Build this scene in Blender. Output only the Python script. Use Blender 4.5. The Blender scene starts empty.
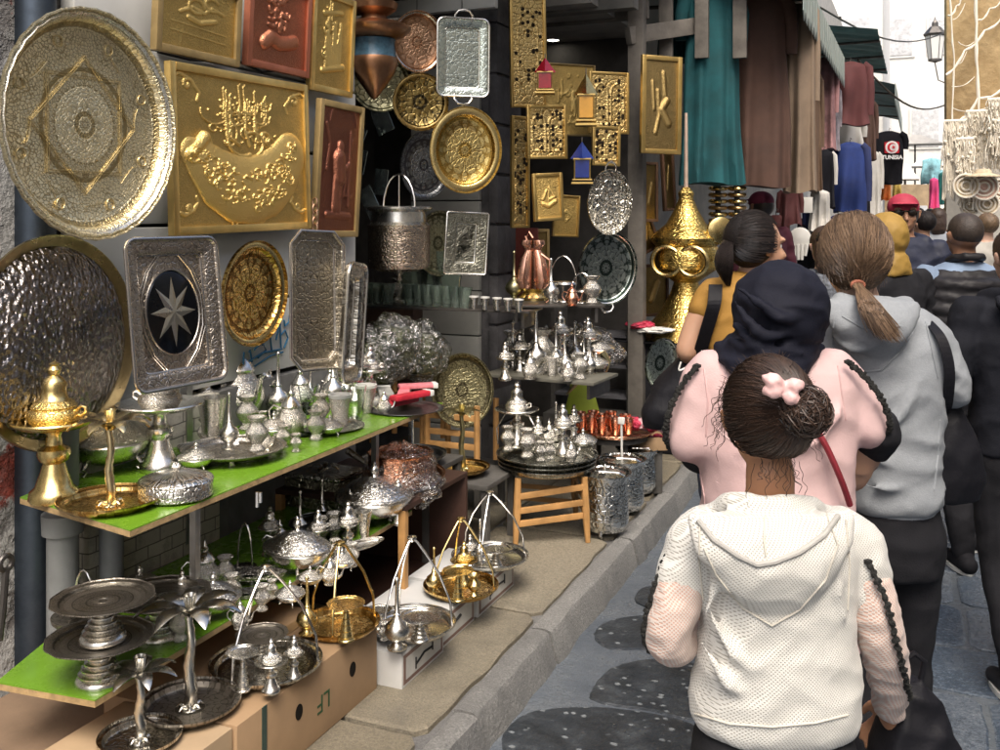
import bpy, bmesh, math, random
from mathutils import Vector, Matrix, noise
R = math.radians; PI = math.pi
random.seed(7)
sc = bpy.context.scene
COL = sc.collection
# ------------------------------------------------------------- camera frame
TH = R(23.1); ST, CT = math.sin(TH), math.cos(TH)
F = 985.0; HZ = 215.0; EYE = 1.65
def P(px, py, t):                       # photo pixel (1000x750) at depth t -> world
    k = (px-500)/F
    return Vector((t*(-ST+k*CT), t*(CT+k*ST), EYE-t*(py-HZ)/F))
def onw(px, py, D):                     # on the plane x = -D
    k = (px-500)/F
    return P(px, py, D/(ST-k*CT))
def onh(px, py, h):                     # on the plane z = h
    return P(px, py, (EYE-h)*F/(py-HZ))
def ony(px, py, Y):
    k = (px-500)/F
    return P(px, py, Y/(CT+k*ST))
def depth(v): return -ST*v.x+CT*v.y
def proj(v):
    t = depth(v); return (500+F*(v.x*CT+v.y*ST)/t, HZ+F*(EYE-v.z)/t)
# ------------------------------------------------------------- mesh builder
class MB:
    def __init__(s): s.v=[]; s.f=[]; s.mi=[]; s.m=Matrix.Identity(4); s.cur=0
    def add(s, vs, fs):
        o=len(s.v); s.v += [tuple(s.m @ Vector(v)) for v in vs]
        s.f += [tuple(i+o for i in f) for f in fs]; s.mi += [s.cur]*len(fs); return s
    def at(s, *loc, rot=None, sc_=1.0):
        s.m = Matrix.Translation(loc)
        if rot is not None: s.m = s.m @ rot
        s.m = s.m @ Matrix.Scale(sc_,4) if not isinstance(sc_,tuple) else s.m @ Matrix.Diagonal((*sc_,1))
        return s
    def lathe(s, prof, n=28, sx=1, sy=1, lobes=0, la=0.0):
        vs=[];fs=[];k=len(prof)
        for i in range(n):
            a=2*PI*i/n; g=1+la*math.cos(lobes*a) if lobes else 1
            for r,z in prof: vs.append((r*math.cos(a)*sx*g, r*math.sin(a)*sy*g, z))
        for i in range(n):
            j=(i+1)%n
            for q in range(k-1):
                if prof[q][0]<1e-6 and prof[q+1][0]<1e-6: continue
                fs.append((i*k+q, j*k+q, j*k+q+1, i*k+q+1))
        return s.add(vs,fs)
    def tube(s, pts, r, n=8, cap=True, closed=False):
        pts=[Vector(p) for p in pts]; m=len(pts)
        rs = r if isinstance(r,(list,tuple)) else [r]*m
        vs=[];fs=[]; up=None
        for i,p in enumerate(pts):
            if closed: d=(pts[(i+1)%m]-pts[i-1])
            else: d=(pts[min(i+1,m-1)]-pts[max(i-1,0)])
            if d.length<1e-9: d=Vector((0,0,1))
            d.normalize()
            if up is None:
                up=Vector((0,0,1)) if abs(d.z)<.9 else Vector((1,0,0))
            x=d.cross(up)
            if x.length<1e-6: x=d.orthogonal()
            x.normalize(); y=x.cross(d).normalized(); up=y
            for q in range(n):
                a=2*PI*q/n; vs.append(p+x*math.cos(a)*rs[i]+y*math.sin(a)*rs[i])
        for i in range(m if closed else m-1):
            j=(i+1)%m
            for q in range(n):
                w=(q+1)%n; fs.append((i*n+q,i*n+w,j*n+w,j*n+q))
        if cap and not closed:
            fs.append(tuple(range(n-1,-1,-1))); fs.append(tuple((m-1)*n+q for q in range(n)))
        return s.add(vs,fs)
    def box(s, c, d, b=0.0, rot=None):
        x,y,z=[q/2 for q in d]; c=Vector(c)
        if b<=0:
            vs=[(sx*x,sy*y,sz*z) for sx in(-1,1) for sy in(-1,1) for sz in(-1,1)]
            fs=[(0,1,3,2),(4,6,7,5),(0,4,5,1),(2,3,7,6),(0,2,6,4),(1,5,7,3)]
        else:
            bm=bmesh.new(); bmesh.ops.create_cube(bm,size=1)
            for v in bm.verts: v.co=Vector((v.co.x*2*x,v.co.y*2*y,v.co.z*2*z))
            bmesh.ops.bevel(bm,geom=bm.edges[:],offset=b,segments=2,profile=.6,affect='EDGES')
            bm.verts.index_update(); vs=[tuple(v.co) for v in bm.verts]; fs=[tuple(v.index for v in f.verts) for f in bm.faces]; bm.free()
        vs=[c+((rot@Vector(v)) if rot is not None else Vector(v)) for v in vs]
        return s.add(vs,fs)
    def prism(s, poly, z0, z1, b=0):
        n=len(poly)
        if b:
            c=Vector((sum(p[0] for p in poly)/n,sum(p[1] for p in poly)/n))
            inn=[tuple(c+(Vector(p[:2])-c)*(1-b/max((Vector(p[:2])-c).length,1e-4))) for p in poly]
            vs=[(p[0],p[1],z0) for p in poly]+[(p[0],p[1],z1-abs(b)*.5) for p in poly]+[(p[0],p[1],z1) for p in inn]
            fs=[tuple(range(n-1,-1,-1)),tuple(range(2*n,3*n))]
            for i in range(n):
                j=(i+1)%n; fs += [(i,j,n+j,n+i),(n+i,n+j,2*n+j,2*n+i)]
        else:
            vs=[(p[0],p[1],z0) for p in poly]+[(p[0],p[1],z1) for p in poly]
            fs=[tuple(range(n-1,-1,-1)),tuple(range(n,2*n))]+[(i,(i+1)%n,n+(i+1)%n,n+i) for i in range(n)]
        return s.add(vs,fs)
    def rings(s, rr, cap=True, closed=True):
        n=len(rr[0]); vs=[p for r in rr for p in r]; fs=[]
        for i in range(len(rr)-1):
            for q in range(n if closed else n-1):
                w=(q+1)%n; fs.append((i*n+q,i*n+w,(i+1)*n+w,(i+1)*n+q))
        if cap: fs += [tuple(range(n-1,-1,-1)), tuple((len(rr)-1)*n+q for q in range(n))]
        return s.add(vs,fs)
    def grid(s, fn, nu, nv):
        vs=[fn(u/nu,v/nv) for u in range(nu+1) for v in range(nv+1)]
        fs=[(u*(nv+1)+v,(u+1)*(nv+1)+v,(u+1)*(nv+1)+v+1,u*(nv+1)+v+1) for u in range(nu) for v in range(nv)]
        return s.add(vs,fs)
    def build(s, name, mat, parent=None, smooth=True, ang=35, label=None, kind=None, loc=None, recalc=True):
        me=bpy.data.meshes.new(name); me.from_pydata([tuple(v) for v in s.v],[],s.f)
        mats = mat if isinstance(mat,(list,tuple)) else [mat]
        for m in mats: me.materials.append(m)
        if len(mats)>1: me.polygons.foreach_set('material_index', s.mi)
        if recalc:
            bm=bmesh.new(); bm.from_mesh(me); bmesh.ops.recalc_face_normals(bm,faces=bm.faces[:]); bm.to_mesh(me); bm.free()
        if smooth:
            me.shade_smooth(); me.set_sharp_from_angle(angle=R(ang))
        me.update()
        o=bpy.data.objects.new(name,me); COL.objects.link(o)
        if parent: o.parent=parent
        if loc is not None: o.location=loc
        if label: o['label']=label
        if kind: o['kind']=kind
        return o
def tag(o,label,cat,group=None,kind=None):
    o['label']=label; o['category']=cat
    if group: o['group']=group
    if kind: o['kind']=kind
    return o
def thing(name,label,cat,loc=(0,0,0),rot=None,group=None):
    o=bpy.data.objects.new(name,None); COL.objects.link(o); o.empty_display_size=.1
    o.location=loc
    if rot is not None: o.rotation_euler=rot if not isinstance(rot,Matrix) else rot.to_euler()
    return tag(o,label,cat,group)
def copy_tree(o, parent=None, **kw):
    c=o.copy(); COL.objects.link(c)
    c.parent=parent
    for ch in o.children: copy_tree(ch,c)
    return c
def dup(o, loc, label, rz=None, s=None, group=None):
    c=copy_tree(o); c.location=loc; c['label']=label
    if rz is not None: c.rotation_euler=(0,0,rz)
    if s is not None: c.scale=(s,s,s) if not isinstance(s,tuple) else s
    if group: c['group']=group
    return c
# ------------------------------------------------------------- materials
class N:
    def __init__(s,name):
        s.mat=bpy.data.materials.new(name); s.mat.use_nodes=True; s.nt=s.mat.node_tree
        s.b=s.nt.nodes['Principled BSDF']
    def n(s,t,**kw):
        o=s.nt.nodes.new(t)
        for k,v in kw.items():
            if k in o.inputs: o.inputs[k].default_value=v
            else: setattr(o,k,v)
        return o
    def l(s,a,b): s.nt.links.new(a,b)
    def val(s,x,sock):
        if isinstance(x,(int,float)): sock.default_value=x
        else: s.l(x,sock)
    def math(s,op,a,b=0.0,c=None):
        o=s.nt.nodes.new('ShaderNodeMath'); o.operation=op
        s.val(a,o.inputs[0]); s.val(b,o.inputs[1])
        if c is not None: s.val(c,o.inputs[2])
        return o.outputs[0]
    def ramp(s,f,stops):
        o=s.nt.nodes.new('ShaderNodeValToRGB'); e=o.color_ramp.elements
        while len(e)<len(stops): e.new(.5)
        for i,(p,c) in enumerate(stops):
            e[i].position=p; e[i].color=(*c,1) if not isinstance(c,(int,float)) else (c,c,c,1)
        s.l(f,o.inputs[0]); return o.outputs[0]
    def mix(s,f,a,b,mode='MIX'):
        o=s.nt.nodes.new('ShaderNodeMix'); o.data_type='RGBA'; o.blend_type=mode
        s.val(f,o.inputs[0])
        for x,q in ((a,o.inputs[6]),(b,o.inputs[7])):
            if isinstance(x,tuple): q.default_value=(*x,1)
            else: s.l(x,q)
        return o.outputs[2]
    def co(s,which='Object'): return s.nt.nodes.new('ShaderNodeTexCoord').outputs[which]
    def mapping(s,v,scale=(1,1,1),rot=(0,0,0)):
        o=s.n('ShaderNodeMapping'); o.inputs['Scale'].default_value=scale; o.inputs['Rotation'].default_value=rot
        s.l(v,o.inputs[0]); return o.outputs[0]
    def noise(s,v,scale,detail=4,rough=.55,dist=0):
        o=s.n('ShaderNodeTexNoise'); o.inputs['Scale'].default_value=scale; o.inputs['Detail'].default_value=detail
        o.inputs['Roughness'].default_value=rough; o.inputs['Distortion'].default_value=dist
        s.l(v,o.inputs['Vector']); return o.outputs[0]
    def voro(s,v,scale,feature='F1',out=0,rand=1):
        o=s.n('ShaderNodeTexVoronoi'); o.feature=feature; o.inputs['Scale'].default_value=scale
        o.inputs['Randomness'].default_value=rand
        s.l(v,o.inputs['Vector']); return o.outputs[out]
    def bump(s,h,strength=.5,dist=.01,prev=None):
        o=s.n('ShaderNodeBump'); o.inputs['Strength'].default_value=strength; o.inputs['Distance'].default_value=dist
        s.l(h,o.inputs['Height'])
        if prev is not None: s.l(prev,o.inputs['Normal'])
        return o.outputs[0]
    def set(s,**kw):
        for k,v in kw.items():
            k=k.replace('_',' ')
            q=s.b.inputs[k]
            if isinstance(v,tuple): q.default_value=(*v,1) if len(v)==3 and q.type=='RGBA' else v
            elif isinstance(v,(int,float)): q.default_value=v
            else: s.l(v,q)
        return s
_mc={}
def mx(c,k): return tuple(min(1,q*k) for q in c)
def M(name,col,rough=.6,metal=0.0,var=.25,vs=6,bump=.25,bs=60,bd=.004,col2=None,world=False,spec=None,**kw):
    if name in _mc: return _mc[name]
    g=N(name); c=g.co('Object')
    nz=g.noise(c,vs,6,.6); r=g.ramp(nz,[(.3,0.),(.7,1.)])
    g.set(Base_Color=g.mix(r,mx(col,1-var),col2 or mx(col,1+var)),Roughness=rough,Metallic=metal)
    if rough>.1 and metal==0: g.set(Roughness=g.math('ADD',g.math('MULTIPLY',nz,.2),rough-.1))
    if bump>0: g.set(Normal=g.bump(g.noise(c,bs,5,.6),bump,bd))
    if metal==0 and max(col)<.04: g.b.inputs['Specular IOR Level'].default_value=.18
    for k,v in kw.items(): g.set(**{k:v})
    _mc[name]=g.mat; return g.mat
def polar(g,n,ox=0.0,oy=0.0,xs=1.0):
    s=g.n('ShaderNodeSeparateXYZ'); g.l(g.co('Object'),s.inputs[0]); x,y=s.outputs[0],s.outputs[1]
    if xs!=1: x=g.math('MULTIPLY',x,xs)
    r=g.math('SQRT',g.math('ADD',g.math('MULTIPLY',x,x),g.math('MULTIPLY',y,y)))
    a=g.math('ARCTAN2',y,x)
    pa=g.math('PINGPONG',a,PI/n)
    return x,y,r,a,pa
def comb(g,x,y,z=0.0):
    o=g.n('ShaderNodeCombineXYZ'); g.val(x,o.inputs[0]); g.val(y,o.inputs[1]); g.val(z,o.inputs[2]); return o.outputs[0]
def engraved(name,col,dark,kind='rosette',scale=60,n=8,rings=60.,depth=.5,rough=.25,dd=.003,lines=.5,xs=1.0,dk=.75,metal=1.0):
    if name in _mc: return _mc[name]
    g=N(name)
    x,y,r,a,pa=polar(g,n,xs=xs)
    if kind=='rosette': v=comb(g,r,g.math('MULTIPLY',pa,r),0.0)
    elif kind=='mirror': v=comb(g,g.math('ABSOLUTE',x),g.math('ABSOLUTE',y),0.0)
    elif kind=='cyl':   # wraps round upright vessels
        z=g.n('ShaderNodeSeparateXYZ'); g.l(g.co('Object'),z.inputs[0])
        v=comb(g,g.math('MULTIPLY',pa,.1),z.outputs[2],0.0)
    else: v=g.co('Object')
    # vine-like lines : thin voronoi cell edges on a warped grid
    w=g.n('ShaderNodeTexNoise'); w.inputs['Scale'].default_value=scale*.35; w.inputs['Detail'].default_value=2; g.l(v,w.inputs['Vector'])
    vm=g.n('ShaderNodeVectorMath',operation='MULTIPLY_ADD'); g.l(w.outputs['Color'],vm.inputs[0]); vm.inputs[1].default_value=(1.6/scale,)*3; g.l(v,vm.inputs[2])
    e=g.voro(vm.outputs[0],scale,'DISTANCE_TO_EDGE'); e=g.ramp(e,[(0.02,0.),(lines*.28,1.)])
    e2=g.voro(vm.outputs[0],scale*2.3,'F1'); 
    h=g.math('ADD',g.math('MULTIPLY',e,.7),g.math('MULTIPLY',e2,.5))
    if rings:
        rr=g.math('SINE',g.math('MULTIPLY',r,rings)); band=g.math('GREATER_THAN',rr,.93)
        pet=g.math('SINE',g.math('MULTIPLY',a,float(n)*4)); 
        h=g.math('SUBTRACT',h,g.math('MULTIPLY',band,.8))
        seg=g.math('GREATER_THAN',g.math('SINE',g.math('MULTIPLY',r,rings*.5)),.45)   # plain polished bands between
        h=g.math('MULTIPLY',h,g.math('ADD',.55,g.math('MULTIPLY',seg,.45)))
    patina=g.noise(g.co('Object'),7,5,.65)
    f=g.ramp(h,[(.15,0.),(.55,1.)])
    c=g.mix(f,mx(dark,1),col)
    c=g.mix(g.ramp(patina,[(.35,.0),(.75,dk*.6)]),c,mx(dark,1.3))
    g.set(Base_Color=c,Metallic=metal,Roughness=g.math('ADD',g.math('MULTIPLY',patina,.25),rough-.08),Normal=g.bump(h,depth,dd))
    _mc[name]=g.mat; return g.mat
def hammered(name,col,dark,scale=45,rough=.2):
    if name in _mc: return _mc[name]
    g=N(name); c=g.co('Object')
    v=g.voro(g.mapping(c,(1,.65,1)),scale,'SMOOTH_F1'); nz=g.noise(c,5,4,.6)
    g.set(Base_Color=g.mix(g.ramp(nz,[(.35,0.),(.7,1.)]),dark,col),Metallic=1.0,Roughness=rough,Normal=g.bump(g.math('ADD',v,g.math('MULTIPLY',g.noise(c,120,3),.3)),1.0,.014))
    _mc[name]=g.mat; return g.mat
def metal(name,col,rough=.2,tarn=.35,bs=14,bump=.08):
    if name in _mc: return _mc[name]
    g=N(name); c=g.co('Object'); nz=g.noise(c,bs,5,.65)
    g.set(Base_Color=g.mix(g.ramp(nz,[(.35,0.),(.8,tarn*1.6)]),col,mx(col,.35)),Metallic=1.0,
          Roughness=g.math('ADD',g.math('MULTIPLY',nz,.3),rough-.1),Normal=g.bump(g.noise(c,bs*6,4),bump,.002))
    _mc[name]=g.mat; return g.mat
SIL=(.86,.84,.78); GLD=(.92,.70,.27); COP=(.82,.42,.28); DRK=(.06,.05,.04)
m_silver=metal('silver_plate',SIL,.2,.45,22,.15); m_gold=metal('polished_brass',(.88,.68,.30),.2,.45,22,.15); m_copper=metal('copper_metal',COP,.2,.3)
m_silver_eng=engraved('engraved_silver',SIL,(.16,.14,.11),'cyl',70,8,0,.5,.2)
m_gold_eng=engraved('engraved_brass',GLD,(.28,.17,.04),'cyl',70,8,0,.5,.2)
m_silver_tray=engraved('engraved_silver_tray',(.7,.68,.62),(.2,.18,.15),'rosette',60,8,60,.35,.18)
m_iron=metal('dark_iron',(.16,.15,.14),.4,.4)
m_steel=metal('wire_steel',(.75,.73,.70),.15,.15)
# ------------------------------------------------------------- camera, world, sun
cd=bpy.data.cameras.new('camera'); cam=bpy.data.objects.new('camera',cd); COL.objects.link(cam)
cam.location=(0,0,EYE); cam.rotation_euler=(R(90),0,TH)
cd.sensor_width=36; cd.lens=F/1000*36; cd.shift_y=-(375-HZ)/1000; cd.clip_end=600; cd.clip_start=.05
sc.camera=cam
w=bpy.data.worlds.new('World'); sc.world=w; w.use_nodes=True
nt=w.node_tree; sk=nt.nodes.new('ShaderNodeTexSky'); sk.sky_type='NISHITA'; sk.sun_disc=False
SUN_EL, SUN_AZ = 56, 156          # azimuth clockwise from +Y : sun high, behind and to the right
sk.sun_elevation=R(SUN_EL); sk.sun_rotation=R(SUN_AZ); sk.air_density=1.0; sk.dust_density=6.0; sk.ozone_density=1.0
nt.links.new(sk.outputs[0],nt.nodes['Background'].inputs[0]); nt.nodes['Background'].inputs[1].default_value=.15
ld=bpy.data.lights.new('sun','SUN'); ld.energy=1.35; ld.angle=R(34); ld.color=(1,.95,.87)
sun=bpy.data.objects.new('sun',ld); COL.objects.link(sun)
sd=Vector((math.sin(R(SUN_AZ))*math.cos(R(SUN_EL)),math.cos(R(SUN_AZ))*math.cos(R(SUN_EL)),math.sin(R(SUN_EL))))
sun.rotation_euler=sd.to_track_quat('Z','Y').to_euler()
sc.view_settings.view_transform='Standard'; sc.view_settings.look='None'; sc.view_settings.gamma=1
sc.view_settings.exposure=.78
sc.render.engine='CYCLES'; sc.cycles.max_bounces=6; sc.cycles.caustics_reflective=False; sc.cycles.caustics_refractive=False
sc.cycles.use_denoising=True; sc.cycles.sample_clamp_indirect=6
# ============================================================= SETTING
UZ, LZ, FD = .85, .468, 1.85      # shelf heights, lateral distance of the shelves' front edge
PV = .12                          # pavement height
def struct(mb,name,mat,**k): return mb.build(name,mat,kind='structure',**k)
m_ground=M('ground_dirt',(.16,.15,.14),.9)
g=N('road_cement'); c=g.co('Object')
nz=g.noise(c,2.2,8,.65); nf=g.noise(c,45,4,.7)
g.set(Base_Color=g.mix(g.ramp(nf,[(.3,0.),(.7,.55)]),g.ramp(nz,[(.3,(.06,.075,.095)),(.5,(.115,.135,.16)),(.72,(.19,.21,.22))]),(.10,.11,.12)),
      Roughness=g.ramp(nz,[(.35,.5),(.65,.14)]),Normal=g.bump(g.math('ADD',nz,g.math('MULTIPLY',nf,.4)),.7,.02))
m_road=g.mat
g=N('black_flagstone'); c=g.co('Object')
d=g.voro(g.mapping(c,(1,1.25,1)),21,'F1',0,1.0); w1=g.math('ADD',d,g.math('MULTIPLY',g.math('SUBTRACT',g.noise(c,38,4,.7),.5),.55))
sp=g.ramp(w1,[(.17,1.),(.26,0.)]); pick=g.voro(g.mapping(c,(1,1.25,1)),21,'F1',1,1.0)
ps=g.n('ShaderNodeSeparateColor'); g.l(pick,ps.inputs[0]); sp=g.math('MULTIPLY',sp,g.math('GREATER_THAN',ps.outputs[0],.3))
g.set(Base_Color=g.mix(sp,g.ramp(g.noise(c,9,6,.7),[(.3,(.010,.014,.018)),(.55,(.035,.042,.05)),(.75,(.10,.115,.125))]),(.22,.24,.25)),
      Roughness=g.ramp(g.noise(c,4,4),[(.3,.22),(.7,.5)]),Normal=g.bump(g.math('SUBTRACT',g.noise(c,60,4),g.math('MULTIPLY',sp,.7)),.6,.008))
m_flag=g.mat
def stone_mat(name,stops,rlo,rhi,bs=.5,ns=2.0,fine=55,island=.5):
    g=N(name); c=g.co('Object'); nz=g.noise(c,ns,8,.68,.3); nf=g.noise(c,fine,5,.75)
    geo=g.n('ShaderNodeNewGeometry'); isl=geo.outputs['Random Per Island']
    col=g.ramp(nz,stops); col=g.mix(g.ramp(nf,[(.35,.5),(.6,0.)]),col,mx(stops[0][1],.7))
    col=g.mix(island,col,g.mix(isl,mx(stops[0][1],.9),stops[-1][1]),'MIX')
    st=g.noise(c,1.1,6,.7); col=g.mix(g.ramp(st,[(.56,0.),(.66,.45)]),col,mx(stops[0][1],.6))
    gn=g.noise(c,fine*2.0,3,.8); col=g.mix(g.ramp(gn,[(.40,.5),(.52,0.)]),col,mx(stops[0][1],.8)); col=g.mix(g.ramp(gn,[(.55,0.),(.68,.35)]),col,mx(stops[-1][1],1.5)); grit=g.voro(c,fine*2.2,'F1'); col=g.mix(g.ramp(grit,[(.12,.55),(.3,0.)]),col,mx(stops[0][1],.45)); pz=g.noise(c,.7,3,.6); col=g.mix(g.ramp(pz,[(.35,.45),(.6,0.)]),col,mx(stops[0][1],.8))
    g.set(Base_Color=col,Roughness=g.ramp(nz,[(.3,rlo),(.7,rhi)]),Normal=g.bump(g.math('ADD',nz,g.math('MULTIPLY',nf,.6)),bs,.015))
    return g.mat
m_wetslab=stone_mat('blue_grey_slab',[(.32,(.05,.075,.11)),(.52,(.14,.18,.235)),(.72,(.27,.29,.31))],.08,.36,1.0,3.2,40)
m_paveslab=stone_mat('tan_slab',[(.3,(.19,.165,.12)),(.46,(.40,.34,.22)),(.6,(.46,.39,.26)),(.74,(.27,.25,.21))],.45,.8,1.0,2.6,70)
m_kerbst=stone_mat('kerb_edge',[(.3,(.15,.15,.145)),(.6,(.26,.255,.24)),(.8,(.42,.41,.38))],.45,.7,1.0,6,70)
m_kerb=stone_mat('kerb_stone',[(.3,(.11,.11,.11)),(.6,(.19,.185,.175)),(.8,(.29,.28,.26))],.45,.7,.6,4)
struct(MB().box((0,60,-.06),(300,400,.1)),'ground',m_ground)
struct(MB().box((1.0,15,-.03),(4.55,40,.06)),'road',m_road)
def slab_poly(x0,x1,y0,y1,seed,amp=.012,step=.06,rad=.04):
    q=[]; cx,cy=(x0+x1)/2,(y0+y1)/2
    cor=[(x1,y0),(x1,y1),(x0,y1),(x0,y0)]
    for i in range(4):
        a=Vector(cor[i]); b=Vector(cor[(i+1)%4]); L=(b-a).length; n=max(3,int(L/step))
        for k in range(n):
            u=(rad+(L-2*rad)*k/(n-1))/L if n>1 else .5
            p_=a.lerp(b,u); d_=amp*noise.noise((p_.x*5+seed,p_.y*5,seed*1.3))+amp*.5*noise.noise((p_.x*17,p_.y*17,seed))
            t=Vector((b.y-a.y,a.x-b.x)).normalized(); p_+=t*(d_-amp*.5); q.append((p_.x,p_.y))
    return q
# pavement bed and slabs
struct(MB().box((-3.62,15,.05),(4.6,40,.1)),'pavement_bed',m_kerb)
mb=MB(); rnd=random.Random(3)
cols=[-1.335,-1.93,-2.6,-3.3]
for ci in range(3):
    y=-.5+rnd.random()*.3
    while y<14:
        L=rnd.uniform(.55,1.0); x1,x0=cols[ci]-.006,cols[ci+1]+.006
        j=lambda s=.02: rnd.uniform(-s,s)
        a=.035
        ply=[(x0+a,y),(x1-a,y+j()),(x1,y+a),(x1+j(.01),y+L-a),(x1-a,y+L+j()),(x0+a,y+L+j()),(x0,y+L-a),(x0+j(.01),y+a)]
        mb.prism(slab_poly(x0,x1,y,y+L,ci*31+y,.011),.08,PV-.002+rnd.uniform(-.005,.003),.010); y+=L+.010
struct(mb,'pavement',m_paveslab,ang=25)
mb=MB(); y=-.4
while y<14:
    L=rnd.uniform(.6,1.2); o=rnd.uniform(-.010,.010)
    # worn kerb stone with a rounded, slightly ragged lip
    def ring(yy,o=o):
        q=[]; wob=.010*noise.noise((yy*9,o*99,0))+.016*noise.noise((yy*2.3,2,0))
        for (x,z) in [(-1.322,0),(-1.322,PV-.003),(-1.30,PV+.001),(-1.262,PV),(-1.248,PV-.007),(-1.24,PV-.02),(-1.215,.0)]:
            q.append((x+o+(wob if x>-1.31 else 0),yy,z+(wob*.5 if z>.05 else 0)))
        return q
    n=26; rr=[ring(y+L*i/n) for i in range(n+1)]; mb.rings(rr,closed=False); y+=L+.012
struct(mb,'kerb',m_kerbst,ang=28)
# black flagstones, traced on the ground plane
def blob(pts,sub=6,jit=.006,seed=0):
    r=random.Random(seed); n=len(pts); out=[]
    for i in range(n):
        p0,p1,p2,p3=[Vector(pts[(i+k)%n]) for k in(-1,0,1,2)]
        for q in range(sub):
            t=q/sub; v=.5*((2*p1)+(-p0+p2)*t+(2*p0-5*p1+4*p2-p3)*t*t+(-p0+3*p1-3*p2+p3)*t**3)
            out.append((v.x+r.uniform(-jit,jit),v.y+r.uniform(-jit,jit)))
    return out
mb=MB()
for k,pp in enumerate([[(503,752),(506,730),(536,711),(610,708),(692,724),(704,752),(690,800),(520,800)],
           [(590,694),(612,668),(656,659),(700,666),(716,690),(700,720),(648,711),(602,704)],
           [(594,636),(606,622),(640,616),(668,622),(668,652),(640,650),(608,649)],
           [(722,690),(735,664),(790,660),(830,690),(800,722),(735,722)],[(690,622),(730,612),(770,620),(775,648),(720,655),(688,648)],
           [(655,598),(680,588),(725,590),(735,606),(690,612),(655,608)]]):
    w=[onh(x,y,.0)[:2] for x,y in pp]; mb.prism(blob(w,8,.0022,seed=k),-.02,.005,.010)
for k in range(26):      # more of them up the street, under the crowd
    y=3.4+rnd.uniform(0,7); x=rnd.uniform(-1.05,-.45); rx,ry=rnd.uniform(.1,.16),rnd.uniform(.13,.22)
    if y<4: continue
    mb.prism(blob([(x+rx*math.cos(a),y+ry*math.sin(a)) for a in [i*PI/4+rnd.uniform(-.2,.2) for i in range(8)]],3,.004,k),-.02,.004+.0002*k,.005)
o=struct(mb,'paving_stones',m_flag,ang=25)
mb=MB(); y=.6
while y<16:
    L=rnd.uniform(.36,.5); x=-.33+rnd.uniform(-.12,.12)
    while x<2.9:
        W=rnd.uniform(.38,.75); a=.025; j=lambda s=.012: rnd.uniform(-s,s)
        ply=[(x+a,y),(x+W-a,y+j()),(x+W,y+a),(x+W+j(),y+L-a),(x+W-a,y+L),(x+a,y+L+j()),(x,y+L-a),(x+j(),y+a)]
        mb.prism(slab_poly(x,x+W,y,y+L,x*7+y*3,.014),-.02,.008+rnd.uniform(-.005,.005),.008); x+=W+.010
    y+=L+.016
struct(mb,'street_slabs',m_wetslab,ang=25)
# drain-like joint in lighter mortar between cement strip and slabs
# ---------------- left building : plank wall front, stone corner
g=N('peeling_plaster'); c=g.co('Object'); n1=g.noise(c,4,7,.7); n2=g.noise(c,3.1,6,.65); n3=g.noise(c,30,5,.7)
cc=g.mix(g.ramp(n1,[(.42,0.),(.5,1.)]),(.20,.19,.18),(.52,.52,.50)); cc=g.mix(g.ramp(n2,[(.60,0.),(.63,1.)]),cc,(.30,.05,.03))
g.set(Base_Color=g.mix(g.ramp(n3,[(.3,.4),(.6,0.)]),cc,(.12,.11,.10)),Roughness=.85,Normal=g.bump(g.math('ADD',g.ramp(n1,[(.42,0.),(.5,1.)]),n3),1.0,.02)); m_plaster=g.mat
m_plank=M('white_board',(.62,.62,.58),.5,var=.12,vs=3,bump=.1)
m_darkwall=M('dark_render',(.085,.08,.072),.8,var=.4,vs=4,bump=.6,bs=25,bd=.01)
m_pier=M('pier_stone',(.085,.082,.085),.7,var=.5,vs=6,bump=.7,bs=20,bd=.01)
m_greyp=metal('painted_pipe',(.10,.125,.16),.45,.4); 
g=N('rubble_stone'); c=g.co('Object'); cz=g.mapping(c,(1,1,1),(R(90),0,R(90)))
br=g.n('ShaderNodeTexBrick'); br.inputs['Scale'].default_value=5.5; br.inputs['Mortar Size'].default_value=.012; br.inputs['Brick Width'].default_value=.62; br.inputs['Row Height'].default_value=.26
br.inputs['Color1'].default_value=(.52,.49,.40,1); br.inputs['Color2'].default_value=(.66,.62,.52,1); br.inputs['Mortar'].default_value=(.18,.165,.14,1)
s=g.n('ShaderNodeSeparateXYZ'); g.l(c,s.inputs[0]); g.l(comb(g,g.math('ADD',s.outputs[1],s.outputs[0]),g.math('ADD',s.outputs[2],g.math('MULTIPLY',g.noise(c,3),.03))),br.inputs['Vector'])
nz=g.noise(c,12,6,.7)
g.set(Base_Color=g.mix(g.ramp(nz,[(.35,.6),(.5,0.)]),br.outputs[0],(.26,.24,.20)),Roughness=.85,Normal=g.bump(g.math('ADD',g.math('MULTIPLY',br.outputs[1],-1.),nz),.8,.012))
m_rubble=g.mat
WD=2.4
sh=thing('shop_building','old market shop building behind the metalware display, stone wall with white board front','building',(-WD,0,0))
def wp(mb,name,mat,**k): 
    o=mb.build(name,mat,sh,**k); return o
def lb(mb,x0,x1,y0,y1,z0,z1,b=0): return mb.box(((x0+x1)/2+WD,(y0+y1)/2,(z0+z1)/2),(x1-x0,y1-y0,z1-z0),b)
wp(lb(MB(),-2.9,-2.47,-3,2.15,0,5),'stone_wall',m_plaster)
mb=MB()
for i in range(14):
    z=1.02+i*.30
    lb(mb,-2.46,-2.40+(.004 if i%2 else 0),2.28,3.92,z,z+.288,.006)
wp(mb,'board_front',m_plank,ang=30)
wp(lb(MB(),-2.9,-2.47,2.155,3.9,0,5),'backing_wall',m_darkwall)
mb=MB(); lb(mb,-2.46,-2.36,2.30,2.92,.12,1.0,.01); wp(mb,'stone_panel',m_rubble)
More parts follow.
